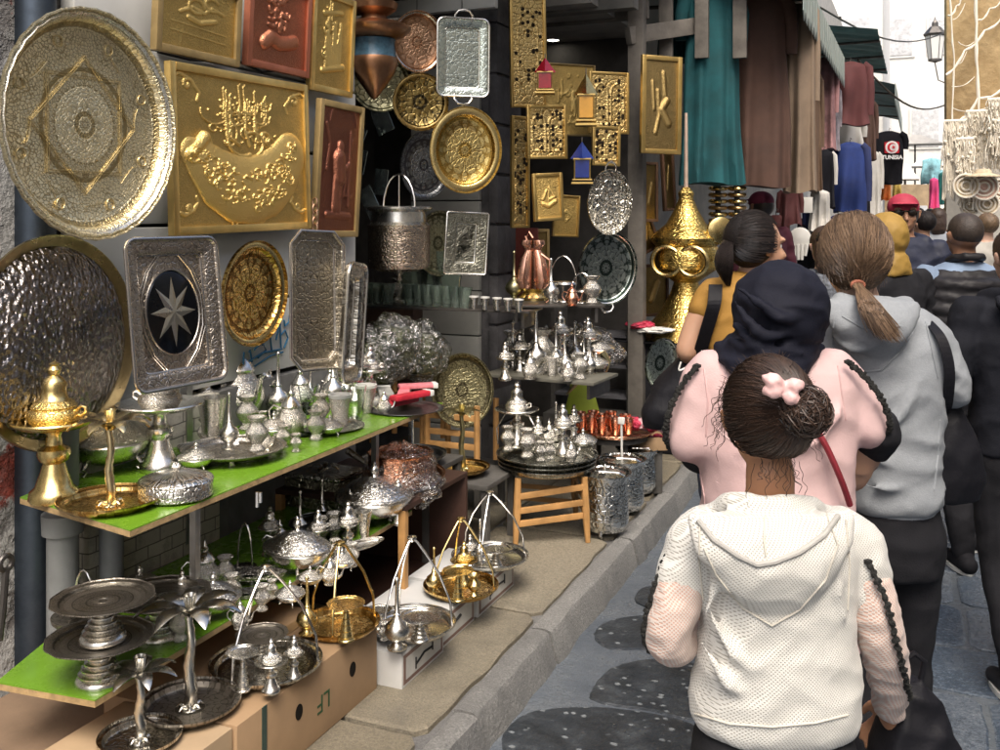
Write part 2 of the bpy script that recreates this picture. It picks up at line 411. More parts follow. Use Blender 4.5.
mb=MB(); lb(mb,-2.46,-2.38,2.94,3.9,.12,1.0,.01); lb(mb,-2.42,-2.365,2.92,2.97,.12,1.0)
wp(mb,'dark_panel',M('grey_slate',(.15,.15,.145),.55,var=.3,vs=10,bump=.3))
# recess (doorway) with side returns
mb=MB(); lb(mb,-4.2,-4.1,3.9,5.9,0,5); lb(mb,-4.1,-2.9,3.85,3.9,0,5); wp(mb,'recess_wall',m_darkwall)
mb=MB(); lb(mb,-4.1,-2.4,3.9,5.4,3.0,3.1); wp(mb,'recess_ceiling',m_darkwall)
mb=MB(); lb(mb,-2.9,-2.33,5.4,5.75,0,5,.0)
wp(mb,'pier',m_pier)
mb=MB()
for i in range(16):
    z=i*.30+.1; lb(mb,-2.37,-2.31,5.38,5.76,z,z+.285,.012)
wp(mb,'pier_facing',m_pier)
mb=MB()
for i in range(9):
    z=.12+i*.27; lb(mb,-2.88,-2.42,5.355,5.395,z,z+.262,.005)
wp(mb,'door_panel',M('grey_board',(.36,.36,.33),.55,var=.15,bump=.1))
# alcove beyond the pier
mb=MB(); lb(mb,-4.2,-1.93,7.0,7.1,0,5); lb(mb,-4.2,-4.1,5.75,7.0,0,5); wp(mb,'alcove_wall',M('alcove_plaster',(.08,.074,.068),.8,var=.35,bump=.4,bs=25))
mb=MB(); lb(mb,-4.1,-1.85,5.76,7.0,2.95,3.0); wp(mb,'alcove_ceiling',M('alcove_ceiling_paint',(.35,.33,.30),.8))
mb=MB(); lb(mb,-2.3,-1.62,5.9,6.0,2.93,3.2); lb(mb,-2.3,-1.62,5.9,6.02,3.25,3.6); wp(mb,'fascia',M('grey_beam',(.17,.165,.15),.7,var=.3,bump=.4))
mb=MB(); lb(mb,-4.2,-1.95,5.5,7.2,3.6,8); lb(mb,-4.2,-2.4,-3,5.5,5,8); wp(mb,'upper_wall',M('upper_plaster',(.55,.53,.49),.85,var=.2,bump=.4))
# ceiling lamp in alcove
l=thing('ceiling_spotlight','small round lit spotlight in the dark alcove ceiling beyond the stone pier','light',P(553,40,7.3))
MB().lathe([(0,.012),(.055,.012),(.06,0),(.045,-.004)],20).build('trim_ring',M('white_trim',(.7,.7,.68),.4),l)
g=N('lamp_glow'); g.set(Emission_Color=(1,.93,.8),Emission_Strength=9.0,Base_Color=(1,1,1)); m_glow=g.mat
MB().lathe([(0,.004),(.045,.004),(.045,0),(0,-.003)],20).build('bulb',m_glow,l)
# ---------------- pipes by the stone wall
p=thing('drain_pipe','thick blue-grey vertical drain pipe on the peeling wall, left edge','pipe',(0,0,0))
b0=onw(35,700,2.45); p.location=(b0.x,b0.y,PV)
pr=.5*40*depth(b0)/F
MB().tube([(0,0,0),(0,0,1.2),(0,0,2.4),(0,0,4.2)],pr,20).build('pipe',m_greyp,p)
for z in (.95,2.7): MB().lathe([(pr,-.03),(pr+.006,-.03),(pr+.006,.03),(pr,.03)],24).at(0,0,0).build('clamp',m_iron,p,loc=(0,0,z))
p=thing('drain_pipe','thinner grey drain pipe with a collar, beside the thick pipe under the green shelf','pipe',(-2.33,2.17,PV))
MB().tube([(0,0,0),(0,0,.5),(0,0,.95)],.045,16).build('pipe',M('grey_pvc',(.22,.23,.23),.5,var=.2),p)
MB().lathe([(.045,-.03),(.058,-.028),(.06,.03),(.045,.035)],20).build('collar',M('grey_pvc',(.22,.23,.23)),p,loc=(0,0,.62))
p=thing('drain_pipe','grey pipe beside the collared one, under the upper green shelf','pipe',(-2.30,2.33,PV))
MB().tube([(0,0,0),(0,0,.72)],.036,16).build('pipe',M('grey_pvc',(.22,.23,.23)),p)
# padlock bar at left edge
q=onw(6,570,2.12)
t=thing('door_latch','black iron latch bar with a round eye on the wall at far left','latch',q)
MB().tube([(0,0,0),(0,-.01,-.1),(0,-.02,-.17)],.009,8).build('bar',m_iron,t)
MB().tube([(0,.018*math.cos(a),.018+.018*math.sin(a)) for a in [i*PI/6 for i in range(12)]],.007,8,closed=True).build('eye',m_iron,t)
# ---------------- right side of the street (mostly beyond the frame): pale building whose light the metal reflects
rb=thing('opposite_building','pale rendered building along the right side of the street','building',(2.9,0,0))
mb=MB(); mb.box((.25,3.0,3.0),(.5,14,6)); mb.build('wall',M('pale_render',(.66,.57,.44),.85,var=.12,bump=.3),rb)
for (y,z) in ((1,1.2),(3.4,1.2),(6,1.2)):
    d=MB().box((-.02,y,z),(.06,1.3,2.2),.01).build('shutter',M('blue_shutter',(.08,.17,.28),.5),rb)
    MB().box((-.07,y+.3,z-.1),(.04,.03,.16),.008).build('handle',m_iron,d)
import numpy as np
# ============================================================= METALWARE HUNG ON THE WALL
def basis(yaw=0,pitch=0,roll=0):
    y,p,r=R(yaw),R(pitch),R(roll)
    n=Vector((math.cos(y)*math.cos(p),-math.sin(y)*math.cos(p),-math.sin(p)))
    up=(Vector((0,0,1))-n*n.z).normalized(); x=up.cross(n)
    return (Matrix((x,up,n)).transposed()) @ Matrix.Rotation(r,3,'Z')
def pose(o,loc,m3): o.matrix_world=Matrix.Translation(loc)@m3.to_4x4(); return o
def fit_yaw(px,py,t,w,h,pitch=0,rect=False):
    """yaw at which a disc (or a panel of real width W) of apparent height h shows apparent width w"""
    c=P(px,py,t); r=h/2*t/F; best=(1e9,0)
    for yaw in range(-30,70,2):
        m=basis(yaw,pitch)
        xs=[proj(c+m@Vector((r*math.cos(a),r*math.sin(a),0)))[0] for a in [i*PI/12 for i in range(24)]]
        e=abs(max(xs)-min(xs)-w)
        if e<best[0]: best=(e,yaw)
    return best[1]
def rr(w,h,rad,n=5,z=0):
    q=[]
    for cx,cy,a0 in ((w/2-rad,h/2-rad,0),(-w/2+rad,h/2-rad,90),(-w/2+rad,-h/2+rad,180),(w/2-rad,-h/2+rad,270)):
        for i in range(n+1):
            a=R(a0+90*i/n); q.append((cx+rad*math.cos(a),cy+rad*math.sin(a),z))
    return q
def tray_prof(r,brim=.14,depth=.05,lip=.012):
    i=r*(1-brim)
    return [(0,0),(i*.5,0),(i*.93,0),(i*.985,depth*.35),(i,depth*.8),(i*1.02,depth),(r*.97,depth*1.05),(r*.985,depth*1.05+lip),(r*.997,depth*1.05+lip),(r,depth*1.05),(r*.985,depth*.9),(i*1.02,depth*.85),(i*.99,depth*.2),(i*.93,-.004),(0,-.004)]
def round_tray(label,px,py,t,w,h,mat,brim=.14,depth=.03,lobes=0,la=0,pitch=4,name='round_tray',rim=None,handles=0,group=None,roll=0,yaw=None,cat='tray'):
    if yaw is None: yaw=fit_yaw(px,py,t,w,h)
    r=h/2*t/F
    o=thing(name,label,cat,P(px,py,t),group=group)
    mb=MB(); mb.lathe(tray_prof(r,brim,depth),72,lobes=lobes,la=la); mb.build('dish',mat,o,ang=50)
    if rim:
        k=r*(1-brim*.5); mb=MB(); mb.lathe([(r*(1-brim)*1.03,depth*1.08),(k,depth*1.3),(r*.97,depth*1.1)],72,lobes=lobes,la=la); mb.build('rim',rim,o,ang=60)
    hang_handles(o,r,depth,handles)
    c=P(px,py,t); m=basis(yaw,pitch,roll); pose(o,c,m)
    xs=[proj(c+m@Vector((r*math.cos(a),r*math.sin(a),0)))[0] for a in [i*PI/12 for i in range(24)]]
    o.scale=(max(.7,min(1.25,w/(max(xs)-min(xs)))),1,1); return o
def hang_handles(o,r,depth,which,mat=None):
    for s in ([1] if which==1 else [1,-1] if which==2 else [-1] if which==-1 else []):
        q=[(-.042,s*(r-.012),depth),(-.045,s*(r+.012),depth+.008),(-.028,s*(r+.034),depth+.01),(0,s*(r+.04),depth+.01),(.028,s*(r+.034),depth+.01),(.045,s*(r+.012),depth+.008),(.042,s*(r-.012),depth)]
        MB().tube(q,[.006,.007,.006,.008,.006,.007,.006],8).build('handle',mat or m_silver,o)
def panel_tray(label,px,py,t,w,h,mat,rad=.04,n=6,brim=.12,depth=.025,yaw=0,pitch=4,roll=0,inner=None,handles=0,name='rectangular_tray',edge=None,cat='tray'):
    c=P(px,py,t); m=basis(yaw,pitch,roll)
    H=h*t/F; W=.1
    for _ in range(12):
        ds=[proj(c+m@Vector((sx*W/2,0,0)))[0] for sx in(-1,1)]; W*=w/max(1e-3,abs(ds[1]-ds[0]))
    o=thing(name,label,cat,c)
    b=brim*min(W,H)*1.3
    rings=[[(p[0],p[1],z) for p in rr(W-2*d,H-2*d,max(.004,rad-d*.6),n)] for d,z in ((b*2.5,.0),(b*1.05,.0),(b*.95,depth*.8),(b*.8,depth),(.01,depth*1.1),(.006,depth*1.1+.008),(0,depth*1.1+.004),(.004,depth*.7),(b,-.006))]
    mb=MB(); mb.rings(rings,cap=False); n0=len(rings[0]); mb.add([p for p in rings[0]],[tuple(range(n0))]); mb.add(rings[-1],[tuple(range(n0))])
    mb.build('dish',mat,o,ang=40)
    if edge:
        MB().tube([(p[0],p[1],depth*1.1+.004) for p in rr(W-.004,H-.004,rad,n)],.006,8,closed=True).build('rolled_edge',edge,o)
        MB().tube([(p[0],p[1],.004) for p in rr(W-2*b,H-2*b,rad*.6,n)],.005,8,closed=True).build('inner_bead',edge,o)
    hang_handles(o,H/2,depth,handles,edge)
    pose(o,c,m); return o,W-2*b,H-2*b
# ---- relief panels : capsule strokes raised out of a plate
def relief(W,H,strokes,nx=110,ny=130,rough=.0015,base=None,seed=0):
    xs=np.linspace(-W/2,W/2,nx); ys=np.linspace(-H/2,H/2,ny); X,Y=np.meshgrid(xs,ys)
    Z=np.zeros_like(X)
    S=min(W,H)
    for st in strokes:
        pts,r=st[0],st[1]*S; k=st[2] if len(st)>2 else .6
        for i in range(len(pts)-1):
            ax,ay=pts[i][0]*W/2,pts[i][1]*H/2; bx,by=pts[i+1][0]*W/2,pts[i+1][1]*H/2
            dx,dy=bx-ax,by-ay; L=dx*dx+dy*dy+1e-12
            tt=np.clip(((X-ax)*dx+(Y-ay)*dy)/L,0,1); d=np.hypot(X-ax-tt*dx,Y-ay-tt*dy)
            q=np.sqrt(np.clip(1-(d/r)**2,0,None))*r*k
            Z=np.maximum(Z,q) if k>0 else np.where(q<0,Z+q,Z)
    if base is not None: Z=Z+base(X/W*2,Y/H*2)*S
    vs=[(float(X[j,i]),float(Y[j,i]),float(Z[j,i])+.004) for j in range(ny) for i in range(nx)]
    fs=[(j*nx+i,j*nx+i+1,(j+1)*nx+i+1,(j+1)*nx+i) for j in range(ny-1) for i in range(nx-1)]
    mb=MB(); mb.add(vs,fs); return mb
def framed(label,px,py,t,w,h,mplate,mframe,strokes,yaw=0,pitch=0,roll=0,fw=.028,name='relief_picture',base=None,nx=110,ny=130,cat='picture',fd=.03):
    c=P(px,py,t); m=basis(yaw,pitch,roll); H=h*t/F; W=.1
    for _ in range(12):
        ds=[proj(c+m@Vector((sx*W/2,0,0)))[0] for sx in(-1,1)]; W*=w/max(1e-3,abs(ds[1]-ds[0]))
    o=thing(name,label,cat,c)
    relief(W-fw,H-fw,strokes,nx,ny,base=base).build('relief_plate',mplate,o,ang=80)
    mb=MB()
    for s in(-1,1):
        mb.box((s*(W/2-fw/2),0,0),(fw,H,fd),.005); mb.box((0,s*(H/2-fw/2),.0015),(W-2*fw+.004,fw,fd-.002),.005)
    mb.build('frame',mframe,o)
    MB().box((0,0,-fd/2+.002),(W-.01,H-.01,.006)).build('back_board',M('back_board',(.12,.08,.05),.8),o)
    pose(o,c,m); return o
def arc(cx,cy,r,a0,a1,n=8,ry=None):
    return [(cx+r*math.cos(R(a0+(a1-a0)*i/n)),cy+(ry or r)*math.sin(R(a0+(a1-a0)*i/n))) for i in range(n+1)]
def script_strokes(cx,cy,w,h,n,seed,r=.012,k=.8):
    """flowing calligraphic pen strokes: tall stems, bowls and loops"""
    q=random.Random(seed); out=[]
    for i in range(n):
        x=cx+(q.random()-.5)*w; y=cy+(q.random()-.5)*h; ty=q.random(); s=w*q.uniform(.10,.2)
        if ty<.35: out.append(([(x,y-s),(x+s*.12,y),(x,y+s*1.3),(x+s*.15,y+s*1.5)],r,k))
        elif ty<.7: out.append((arc(x,y,s,170,370,9,s*.8)+[(x+s*1.2,y+s*.4)],r,k))
        elif ty<.85: out.append((arc(x,y,s*.4,0,330,8),r,k))
        else: out.append(([(x-s,y),(x-s*.3,y-s*.25),(x+s*.5,y+.05*s),(x+s,y+s*.5)],r,k))
    for i in range(n//2):
        x=cx+(q.random()-.5)*w*1.1; y=cy+(q.random()-.5)*h*1.1; out.append(([(x,y),(x+.012,y+.012)],r*1.1,k))
    return out
def scroll(cx,cy,s,sx=1,sy=1,r=.014):
    sp=[(cx+sx*s*(1-i/14)*math.cos(i*.55)*.5,cy+sy*s*(1-i/14)*math.sin(i*.55)*.5) for i in range(13)]
    return [(sp,r),([(cx+sx*s*.5,cy),(cx+sx*s*.9,cy-sy*s*.5),(cx+sx*s*.7,cy-sy*s*1.1)],r),([(cx,cy+sy*s*.5),(cx-sx*s*.6,cy+sy*s*.75),(cx-sx*s*1.1,cy+sy*s*.5)],r)]
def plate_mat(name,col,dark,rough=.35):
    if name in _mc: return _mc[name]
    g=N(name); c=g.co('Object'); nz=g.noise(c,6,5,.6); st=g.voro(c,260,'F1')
    sz=g.n('ShaderNodeSeparateXYZ'); g.l(g.co('Object'),sz.inputs[0]); pol=g.math('MULTIPLY',g.math('SUBTRACT',sz.outputs[2],.0045),240.0)   # paints occlusion-like shade by height: tarnished ground darker, raised strokes brighter
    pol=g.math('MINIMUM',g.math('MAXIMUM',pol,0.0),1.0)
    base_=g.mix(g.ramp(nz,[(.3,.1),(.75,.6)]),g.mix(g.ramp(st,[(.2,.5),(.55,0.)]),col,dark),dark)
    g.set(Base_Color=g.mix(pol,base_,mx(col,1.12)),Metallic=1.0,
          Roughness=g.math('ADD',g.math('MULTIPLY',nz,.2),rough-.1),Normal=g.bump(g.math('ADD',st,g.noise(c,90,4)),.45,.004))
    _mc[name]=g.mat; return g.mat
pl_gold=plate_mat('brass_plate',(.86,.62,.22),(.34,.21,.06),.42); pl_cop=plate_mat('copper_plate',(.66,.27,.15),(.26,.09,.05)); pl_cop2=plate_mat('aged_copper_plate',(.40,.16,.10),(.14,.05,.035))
m_gframe=M('brass_frame',(.80,.56,.20),.32,.9,var=.2,vs=9,bump=.12); m_cframe=M('wood_brass_frame',(.42,.30,.13),.45,.5,var=.25,vs=9,bump=.2)
WZ=lambda px,D=2.33: (D/(ST-(px-500)/F*CT))      # depth of the wall plane at a pixel column
# large silver-gilt tray
big=engraved('engraved_big_tray',(.98,.88,.60),(.38,.30,.15),'rosette',90,8,48,.55,.32,dd=.003,dk=.45)
round_tray('largest engraved pale-gold round tray, top left above the dark hammered one',85,125,WZ(85,2.27),178,231,big,.10,.035,pitch=-1,lobes=36,la=.004,rim=engraved('engraved_tray_rim',(.86,.83,.72),(.28,.24,.18),'rosette',70,24,0,.25,.25,dd=.002,dk=.4),yaw=2)
bt=bpy.data.objects['round_tray']; rB=.5*231*WZ(85,2.27)/F; mb=MB()
for q_ in (.60,.57):
    for off in (0,PI/4): mb.tube([(rB*q_*math.cos(off+i*PI/2),rB*q_*math.sin(off+i*PI/2),.003) for i in range(4)],.0013,6,closed=True)
for i in range(8):
    a=i*PI/4; mb.tube([(rB*.70*math.cos(a+.30*math.sin(u*PI))*(1-.16*abs(math.cos(u*PI))),rB*.70*math.sin(a+.30*math.sin(u*PI)),.003) for u in [k/8 for k in range(9)]],.0012,6)
    mb.tube([(rB*(.74+.05*math.cos(k*PI/6))*math.cos(a+.39+.06*math.sin(k*PI/6)),rB*(.74+.05*math.cos(k*PI/6))*math.sin(a+.39+.06*math.sin(k*PI/6)),.003) for k in range(12)],.0018,6,closed=True)
mb.build('star_engraving',metal('engraved_line',(.72,.60,.34),.3,.4),bt)
# hammered dark tray/basin
o=thing('hammered_basin','big dark hammered round basin leaning on the wall under the largest tray','basin',P(58,340,2.93))
r=.5*212*2.93/F
MB().lathe([(0,.045),(r*.35,.043),(r*.62,.036),(r*.8,.022),(r*.88,.006),(r*.9,0),(r*.87,-.004),(r*.6,.025),(0,.035)],72).build('hammered_bowl',hammered('hammered_dark_metal',(.40,.36,.33),(.10,.105,.12),80,.2),o,ang=60)
MB().lathe([(r*.895,.002),(r*.93,.008),(r*.985,.012),(r,.016),(r*1.005,.008),(r*.98,0),(r*.9,-.004)],72).build('brass_rim',metal('aged_brass',(.62,.50,.28),.25,.5),o,ang=60)
pose(o,P(56,342,2.90),basis(-2,-3))
# rectangular tray with dark eight-pointed star medallion
tr,iw,ih=panel_tray('rectangular silver tray with a black medallion and eight-pointed star',172,312,3.02,92,148,engraved('engraved_grey_tray',(.52,.47,.41),(.17,.15,.13),'mirror',62,8,0,.5,.26),.035,6,.11,.022,yaw=8,pitch=-7,edge=metal('worn_silver',(.66,.62,.57),.2,.4))
rad=iw*.40; mb=MB(); mb.lathe([(0,.006),(rad*.95,.006),(rad,.002)],48,sy=1.28).build('black_medallion',metal('black_enamel',(.05,.055,.065),.18,.3),tr)
st=[]
for i in range(16):
    a=PI*i/8+PI/2; q=rad*(.86 if i%2==0 else .34); st.append((q*math.cos(a),q*math.sin(a)*1.25))
m=MB(); m.add([(0,0,.013)]+[(x,y,.0075) for x,y in st],[(0,1+i,1+(i+1)%16) for i in range(16)]); m.build('star',metal('star_silver',(.62,.60,.52),.25,.3),tr,smooth=False)
mb=MB(); mb.tube([(rad*1.02*math.cos(a),rad*1.3*math.sin(a),.006) for a in [i*PI/24 for i in range(48)]],.003,6,closed=True)
for s in(1,-1):
  for k,(dr,rr_) in enumerate(((0,.0028),(.012,.0018))):
    mb.tube([(x,y*s,.005) for x,y in [(-rad*1.15-dr,0),(-rad*1.12-dr,rad*.5),(-rad*.8-dr*.8,rad*1.25),(-rad*.35,rad*1.75+dr),(0,rad*2.1+dr),(rad*.35,rad*1.75+dr),(rad*.8+dr*.8,rad*1.25),(rad*1.12+dr,rad*.5),(rad*1.15+dr,0)]],rr_,6)
mb.build('engraved_border',metal('worn_silver',(.66,.62,.57)),tr)
round_tray('round gold tray between the star tray and the long octagonal tray',250,293,WZ(250),66,106,engraved('engraved_gold_dark',(.88,.60,.20),(.20,.10,.02),'rosette',42,8,55,.7,.2,dd=.005),.15,.02,pitch=2,rim=metal('polished_brass',GLD))
o,_,_=panel_tray('long octagonal engraved pewter tray hanging by a chain below the copper picture',314,300,3.35,54,138,engraved('engraved_pewter',(.46,.42,.34),(.15,.13,.10),'mirror',55,8,0,.5,.28),.045,1,.10,.015,yaw=14,pitch=-4,roll=-3,edge=metal('worn_silver',(.66,.62,.57)))
mb=MB()
for i in range(5):
    z=.245+i*.022; mb.tube([((.011*math.cos(a) if i%2 else 0),z+.015*math.sin(a),(0 if i%2 else .011*math.cos(a))+.01) for a in [k*PI/5 for k in range(10)]],.0035,6,closed=True)
mb.build('chain',metal('rusty_chain',(.45,.28,.18),.3,.4),o)
o,_,_=panel_tray('narrow silver tray with braided edge seen nearly edge-on beside the octagonal tray',345,322,3.5,20,118,engraved('engraved_silver_tray',SIL,(.2,.18,.15)),.05,5,.16,.03,yaw=-16,pitch=2,roll=-6,edge=m_silver)
# framed reliefs on the board front
horn=[]
hp=[(-.78,-.02),(-.62,-.16),(-.42,-.36),(-.18,-.48),(.08,-.50),(.34,-.42),(.55,-.24),(.70,-.02)]
hr=[.09,.15,.20,.225,.23,.225,.20,.165]
for i in range(7):
    for q in range(4):
        u=q/4; a=(hp[i][0]*(1-u)+hp[i+1][0]*u,hp[i][1]*(1-u)+hp[i+1][1]*u); u2=(q+1)/4; b=(hp[i][0]*(1-u2)+hp[i+1][0]*u2,hp[i][1]*(1-u2)+hp[i+1][1]*u2)
        horn.append(([a,b],hr[i]*(1-u)+hr[i+1]*u,.24))
horn += [([(.56,.14),(.68,.02),(.86,-.1)],.03,.9),([(-.82,-.06),(-.68,.06),(-.6,.16)],.045,.9),([(-.55,.2),(-.5,.04),(-.3,-.12),(-.02,-.2),(.3,-.14),(.5,.04),(.58,.14)],.015,1.2)]
def on_horn(X,Y):
    return np.zeros_like(X)
hs=[]
q=random.Random(5)
cal=script_strokes(-.02,.40,.66,.56,34,11,.0062,1.5)+script_strokes(.0,.36,1.0,.55,14,17,.0062,1.5)+[(arc(-.05,.17,.22,150,300,10),.014,1.1),(arc(.1,.12,.16,-60,120,8),.013,1.1),([(-.3,.5),(-.28,.2),(-.1,.1)],.013,1.1),([(.0,.66),(-.01,.3),(.05,.1)],.013,1.1),([(.14,.62),(.14,.3),(.2,.15)],.013,1.1),(arc(.3,.22,.07,0,350,8),.012,1.1)]
lett=[]
for i in range(110):
    u=q.random()*6.99; k=int(u); f=u-k; cx=hp[k][0]*(1-f)+hp[k+1][0]*f; cy=hp[k][1]*(1-f)+hp[k+1][1]*f; rr0=hr[k]*1.6
    cy+=q.uniform(-rr0,rr0)*.7; s=.07; a0=q.uniform(0,360)
    lett.append((arc(cx,cy,s*q.uniform(.5,1),a0,a0+q.uniform(120,240),5),.009))
def horn_base(X,Y):
    Z=np.zeros_like(X)
    return Z
strk=horn+cal+scroll(-.8,.8,.17)+scroll(.8,.78,.17,-1,1)+scroll(-.8,-.72,.12,1,-1)+scroll(.82,-.72,.12,-1,-1)+script_strokes(0,-.86,.5,.03,16,4,.009,1.2)
def add_lett(X,Y):     # letters chased on top of the horn
    Z=np.zeros_like(X)
    for pts,r in lett:
        for i in range(len(pts)-1):
            (ax,ay),(bx,by)=pts[i],pts[i+1]; dx,dy=bx-ax,by-ay; L=dx*dx+dy*dy+1e-9
            tt=np.clip(((X-ax)*dx+(Y-ay)*dy)/L,0,1); d=np.hypot(X-ax-tt*dx,Y-ay-tt*dy); Z=np.maximum(Z,np.sqrt(np.clip(1-(d/.012)**2,0,None))*.010)
    return Z
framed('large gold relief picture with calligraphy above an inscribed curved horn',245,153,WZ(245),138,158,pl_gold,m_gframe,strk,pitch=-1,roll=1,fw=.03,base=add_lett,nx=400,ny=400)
fl=[([(-.5,.1),(-.2,.3),(.1,.2),(.3,.4),(.6,.3)],.03),(arc(-.1,.35,.2,0,300),.03),(arc(.3,.5,.18,30,300),.03),([(-.7,-.2),(.7,-.3)],.012),([(-.7,-.45),(.7,-.55)],.012),([(-.4,-.2),(-.45,-.8)],.012),([(.1,-.25),(.1,-.85)],.012),([(-.3,.0),(.0,-.1),(.4,.05)],.04)]
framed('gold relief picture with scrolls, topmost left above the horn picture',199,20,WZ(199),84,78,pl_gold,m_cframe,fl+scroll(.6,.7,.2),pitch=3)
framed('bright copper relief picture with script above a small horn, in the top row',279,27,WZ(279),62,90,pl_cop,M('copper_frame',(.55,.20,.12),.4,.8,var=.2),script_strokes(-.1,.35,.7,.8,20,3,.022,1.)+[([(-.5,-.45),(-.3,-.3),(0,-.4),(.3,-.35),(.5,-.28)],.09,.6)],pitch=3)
build_=[]
for i in range(9): build_.append(([(-.35+i*.09,-.5),(-.35+i*.09,.2+.3*math.sin(i*1.7))],.035))
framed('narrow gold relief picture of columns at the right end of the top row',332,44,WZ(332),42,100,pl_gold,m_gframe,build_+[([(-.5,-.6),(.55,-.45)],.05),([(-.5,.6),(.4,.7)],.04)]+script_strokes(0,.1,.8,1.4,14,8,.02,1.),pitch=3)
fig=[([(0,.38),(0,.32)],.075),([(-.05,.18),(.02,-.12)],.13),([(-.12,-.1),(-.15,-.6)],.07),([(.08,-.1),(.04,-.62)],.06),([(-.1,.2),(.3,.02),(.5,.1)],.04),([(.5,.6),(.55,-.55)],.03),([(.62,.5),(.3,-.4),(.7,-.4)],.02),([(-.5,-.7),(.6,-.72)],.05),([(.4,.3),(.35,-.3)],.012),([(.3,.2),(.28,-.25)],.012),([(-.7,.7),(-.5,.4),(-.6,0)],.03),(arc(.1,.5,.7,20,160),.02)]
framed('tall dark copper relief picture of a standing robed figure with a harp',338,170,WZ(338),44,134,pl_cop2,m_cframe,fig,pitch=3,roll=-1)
# graffiti scribble on the white boards
mb=MB()
gr=[[(244,352),(243,372),(247,384)],[(249,352),(250,350),(252,362)],[(254,350),(262,342),(266,350),(258,358)],[(262,345),(270,336),(272,352)],[(276,340),(280,322),(281,348)],[(281,335),(285,330),(288,338),(284,348)],[(290,328),(293,322),(296,330),(291,336)],[(248,362),(262,353),(282,349)],[(247,384),(255,366),(270,356),(283,352)],[(268,330),(270,322)],[(284,320),(285,326),(289,322),(290,314)]]
for s in gr: mb.tube([onw(x,y,2.392) for x,y in s],.004,5)
tag(mb.build('graffiti_scribble',M('blue_paint',(.03,.16,.30),.6)),'blue scribbled graffiti line on the white boards under the round gold tray','graffiti')
# cable on the boards
mb=MB(); mb.tube([onw(x,y,2.39) for x,y in [(158,52),(190,60),(240,62),(262,72),(290,70),(312,84)]],.005,6)
tag(mb.build('black_cable',M('black_rubber',(.02,.02,.02),.5)),'thin black cable running between the top row of pictures and the horn picture','cable')
# ---- goods hung in the recess (copper lantern, trays, pot)
T=4.9
def hung_line(px,y0,y1,t,name='hook_wire'): pass
round_tray('copper round tray with pale rim hanging beside the silver rectangular tray',417,42,T+.15,52,62,engraved('engraved_copper',(.72,.46,.30),(.34,.18,.10),'rosette',40,8,60,.4,.3),.12,.015,yaw=45,rim=m_silver)
round_tray('dark greenish brass tray behind the copper lantern in the recess',380,83,T+.3,60,58,engraved('engraved_green_brass',(.52,.50,.32),(.12,.12,.07),'rosette',36,6,50,.5,.3),.1,.015,yaw=50)
round_tray('dark gold round tray with floral centre below the copper tray',420,102,T+.1,56,58,engraved('engraved_dark_gold',(.52,.38,.14),(.06,.05,.03),'rosette',24,5,50,.6,.25),.16,.015,yaw=52,rim=metal('aged_brass2',(.6,.42,.16),.25,.5))
round_tray('dark blue-grey round tray under the dark gold tray in the recess',424,165,T+.2,50,68,engraved('engraved_dark_steel',(.30,.32,.33),(.07,.07,.08),'rosette',44,8,60,.5,.3),.08,.012,yaw=35)
panel_tray('silver rectangular tray with two looped handles, hanging above the oval gold tray',462,58,T,52,78,engraved('engraved_bright_silver',(.80,.88,.80),(.42,.48,.44),'mirror',42,8,0,.3,.22),.035,6,.13,.02,yaw=50,pitch=2,edge=m_silver,handles=2)
o=round_tray('oval gold tray hanging below the two-handled silver tray',465,150,T-.05,72,87,engraved('engraved_gold_bright',(.92,.72,.30),(.40,.25,.06),'rosette',38,8,50,.4,.2),.2,.02,yaw=55,rim=m_gold)
panel_tray('square silver tray with wide border below the oval gold tray',465,243,T+.1,42,62,engraved('engraved_grey_square',(.45,.44,.36),(.12,.12,.09),'mirror',60,8,0,.5,.3),.006,1,.2,.02,yaw=48,pitch=2,roll=-3,edge=m_silver,handles=0)
round_tray('round olive brass plate behind the engraved silver pot',438,243,T+.45,46,66,engraved('engraved_green_brass',(.5,.5,.3),(.1,.1,.05)),.12,.012,yaw=40)
round_tray('speckled dark brass plate standing behind the palm stand in the recess',462,390,5.0,62,74,engraved('speckled_brass',(.35,.32,.18),(.07,.06,.035),'flat',60,8,50,.6,.35),.08,.012,yaw=55,pitch=-6)
# rods that carry them
mb=MB(); mb.tube([P(355,-12,5.25),P(492,-6,5.15)],.012,8)
for x,y in ((417,10),(462,16),(385,50)): mb.tube([P(x,-9,5.2),P(x,y,5.1)],.0025,5)
tag(mb.build('hanging_rail',m_iron),'dark iron rail with wires across the top of the recess, trays hang from it','rail')
# white fluorescent-like board at the top of recess
tag(MB().box((0,0,0),(.8,.05,.09),.01).build('white_lintel_board',m_plank,loc=P(432,6,5.6)),'white horizontal board at the top of the recess behind the hanging trays','board')
# copper + blue layered hanging vessel
o=thing('hanging_lantern','copper and blue tiered lantern hanging right of the narrow gold picture','lantern',P(374,100,4.6))
k=4.6/F
MB().lathe([(0,0),(4*k,3*k),(12*k,14*k),(20*k,26*k),(24*k,36*k),(23*k,42*k)],32).build('lower_bowl',metal('brown_copper',(.42,.22,.12),.3,.5),o)
MB().lathe([(23*k,42*k),(22*k,46*k),(21*k,58*k),(22*k,60*k)],32).build('blue_band',M('blue_glaze',(.04,.09,.13),.15,var=.5,vs=30),o)
MB().lathe([(20*k,60*k),(30*k,64*k),(36*k,69*k),(37*k,72*k),(30*k,76*k),(14*k,80*k),(12*k,84*k)],32).build('wide_collar',metal('brown_copper',(.42,.22,.12)),o)
MB().lathe([(12*k,84*k),(22*k,90*k),(24*k,96*k),(14*k,104*k),(6*k,112*k),(0,130*k)],32).build('cap',metal('brown_copper',(.42,.22,.12)),o)
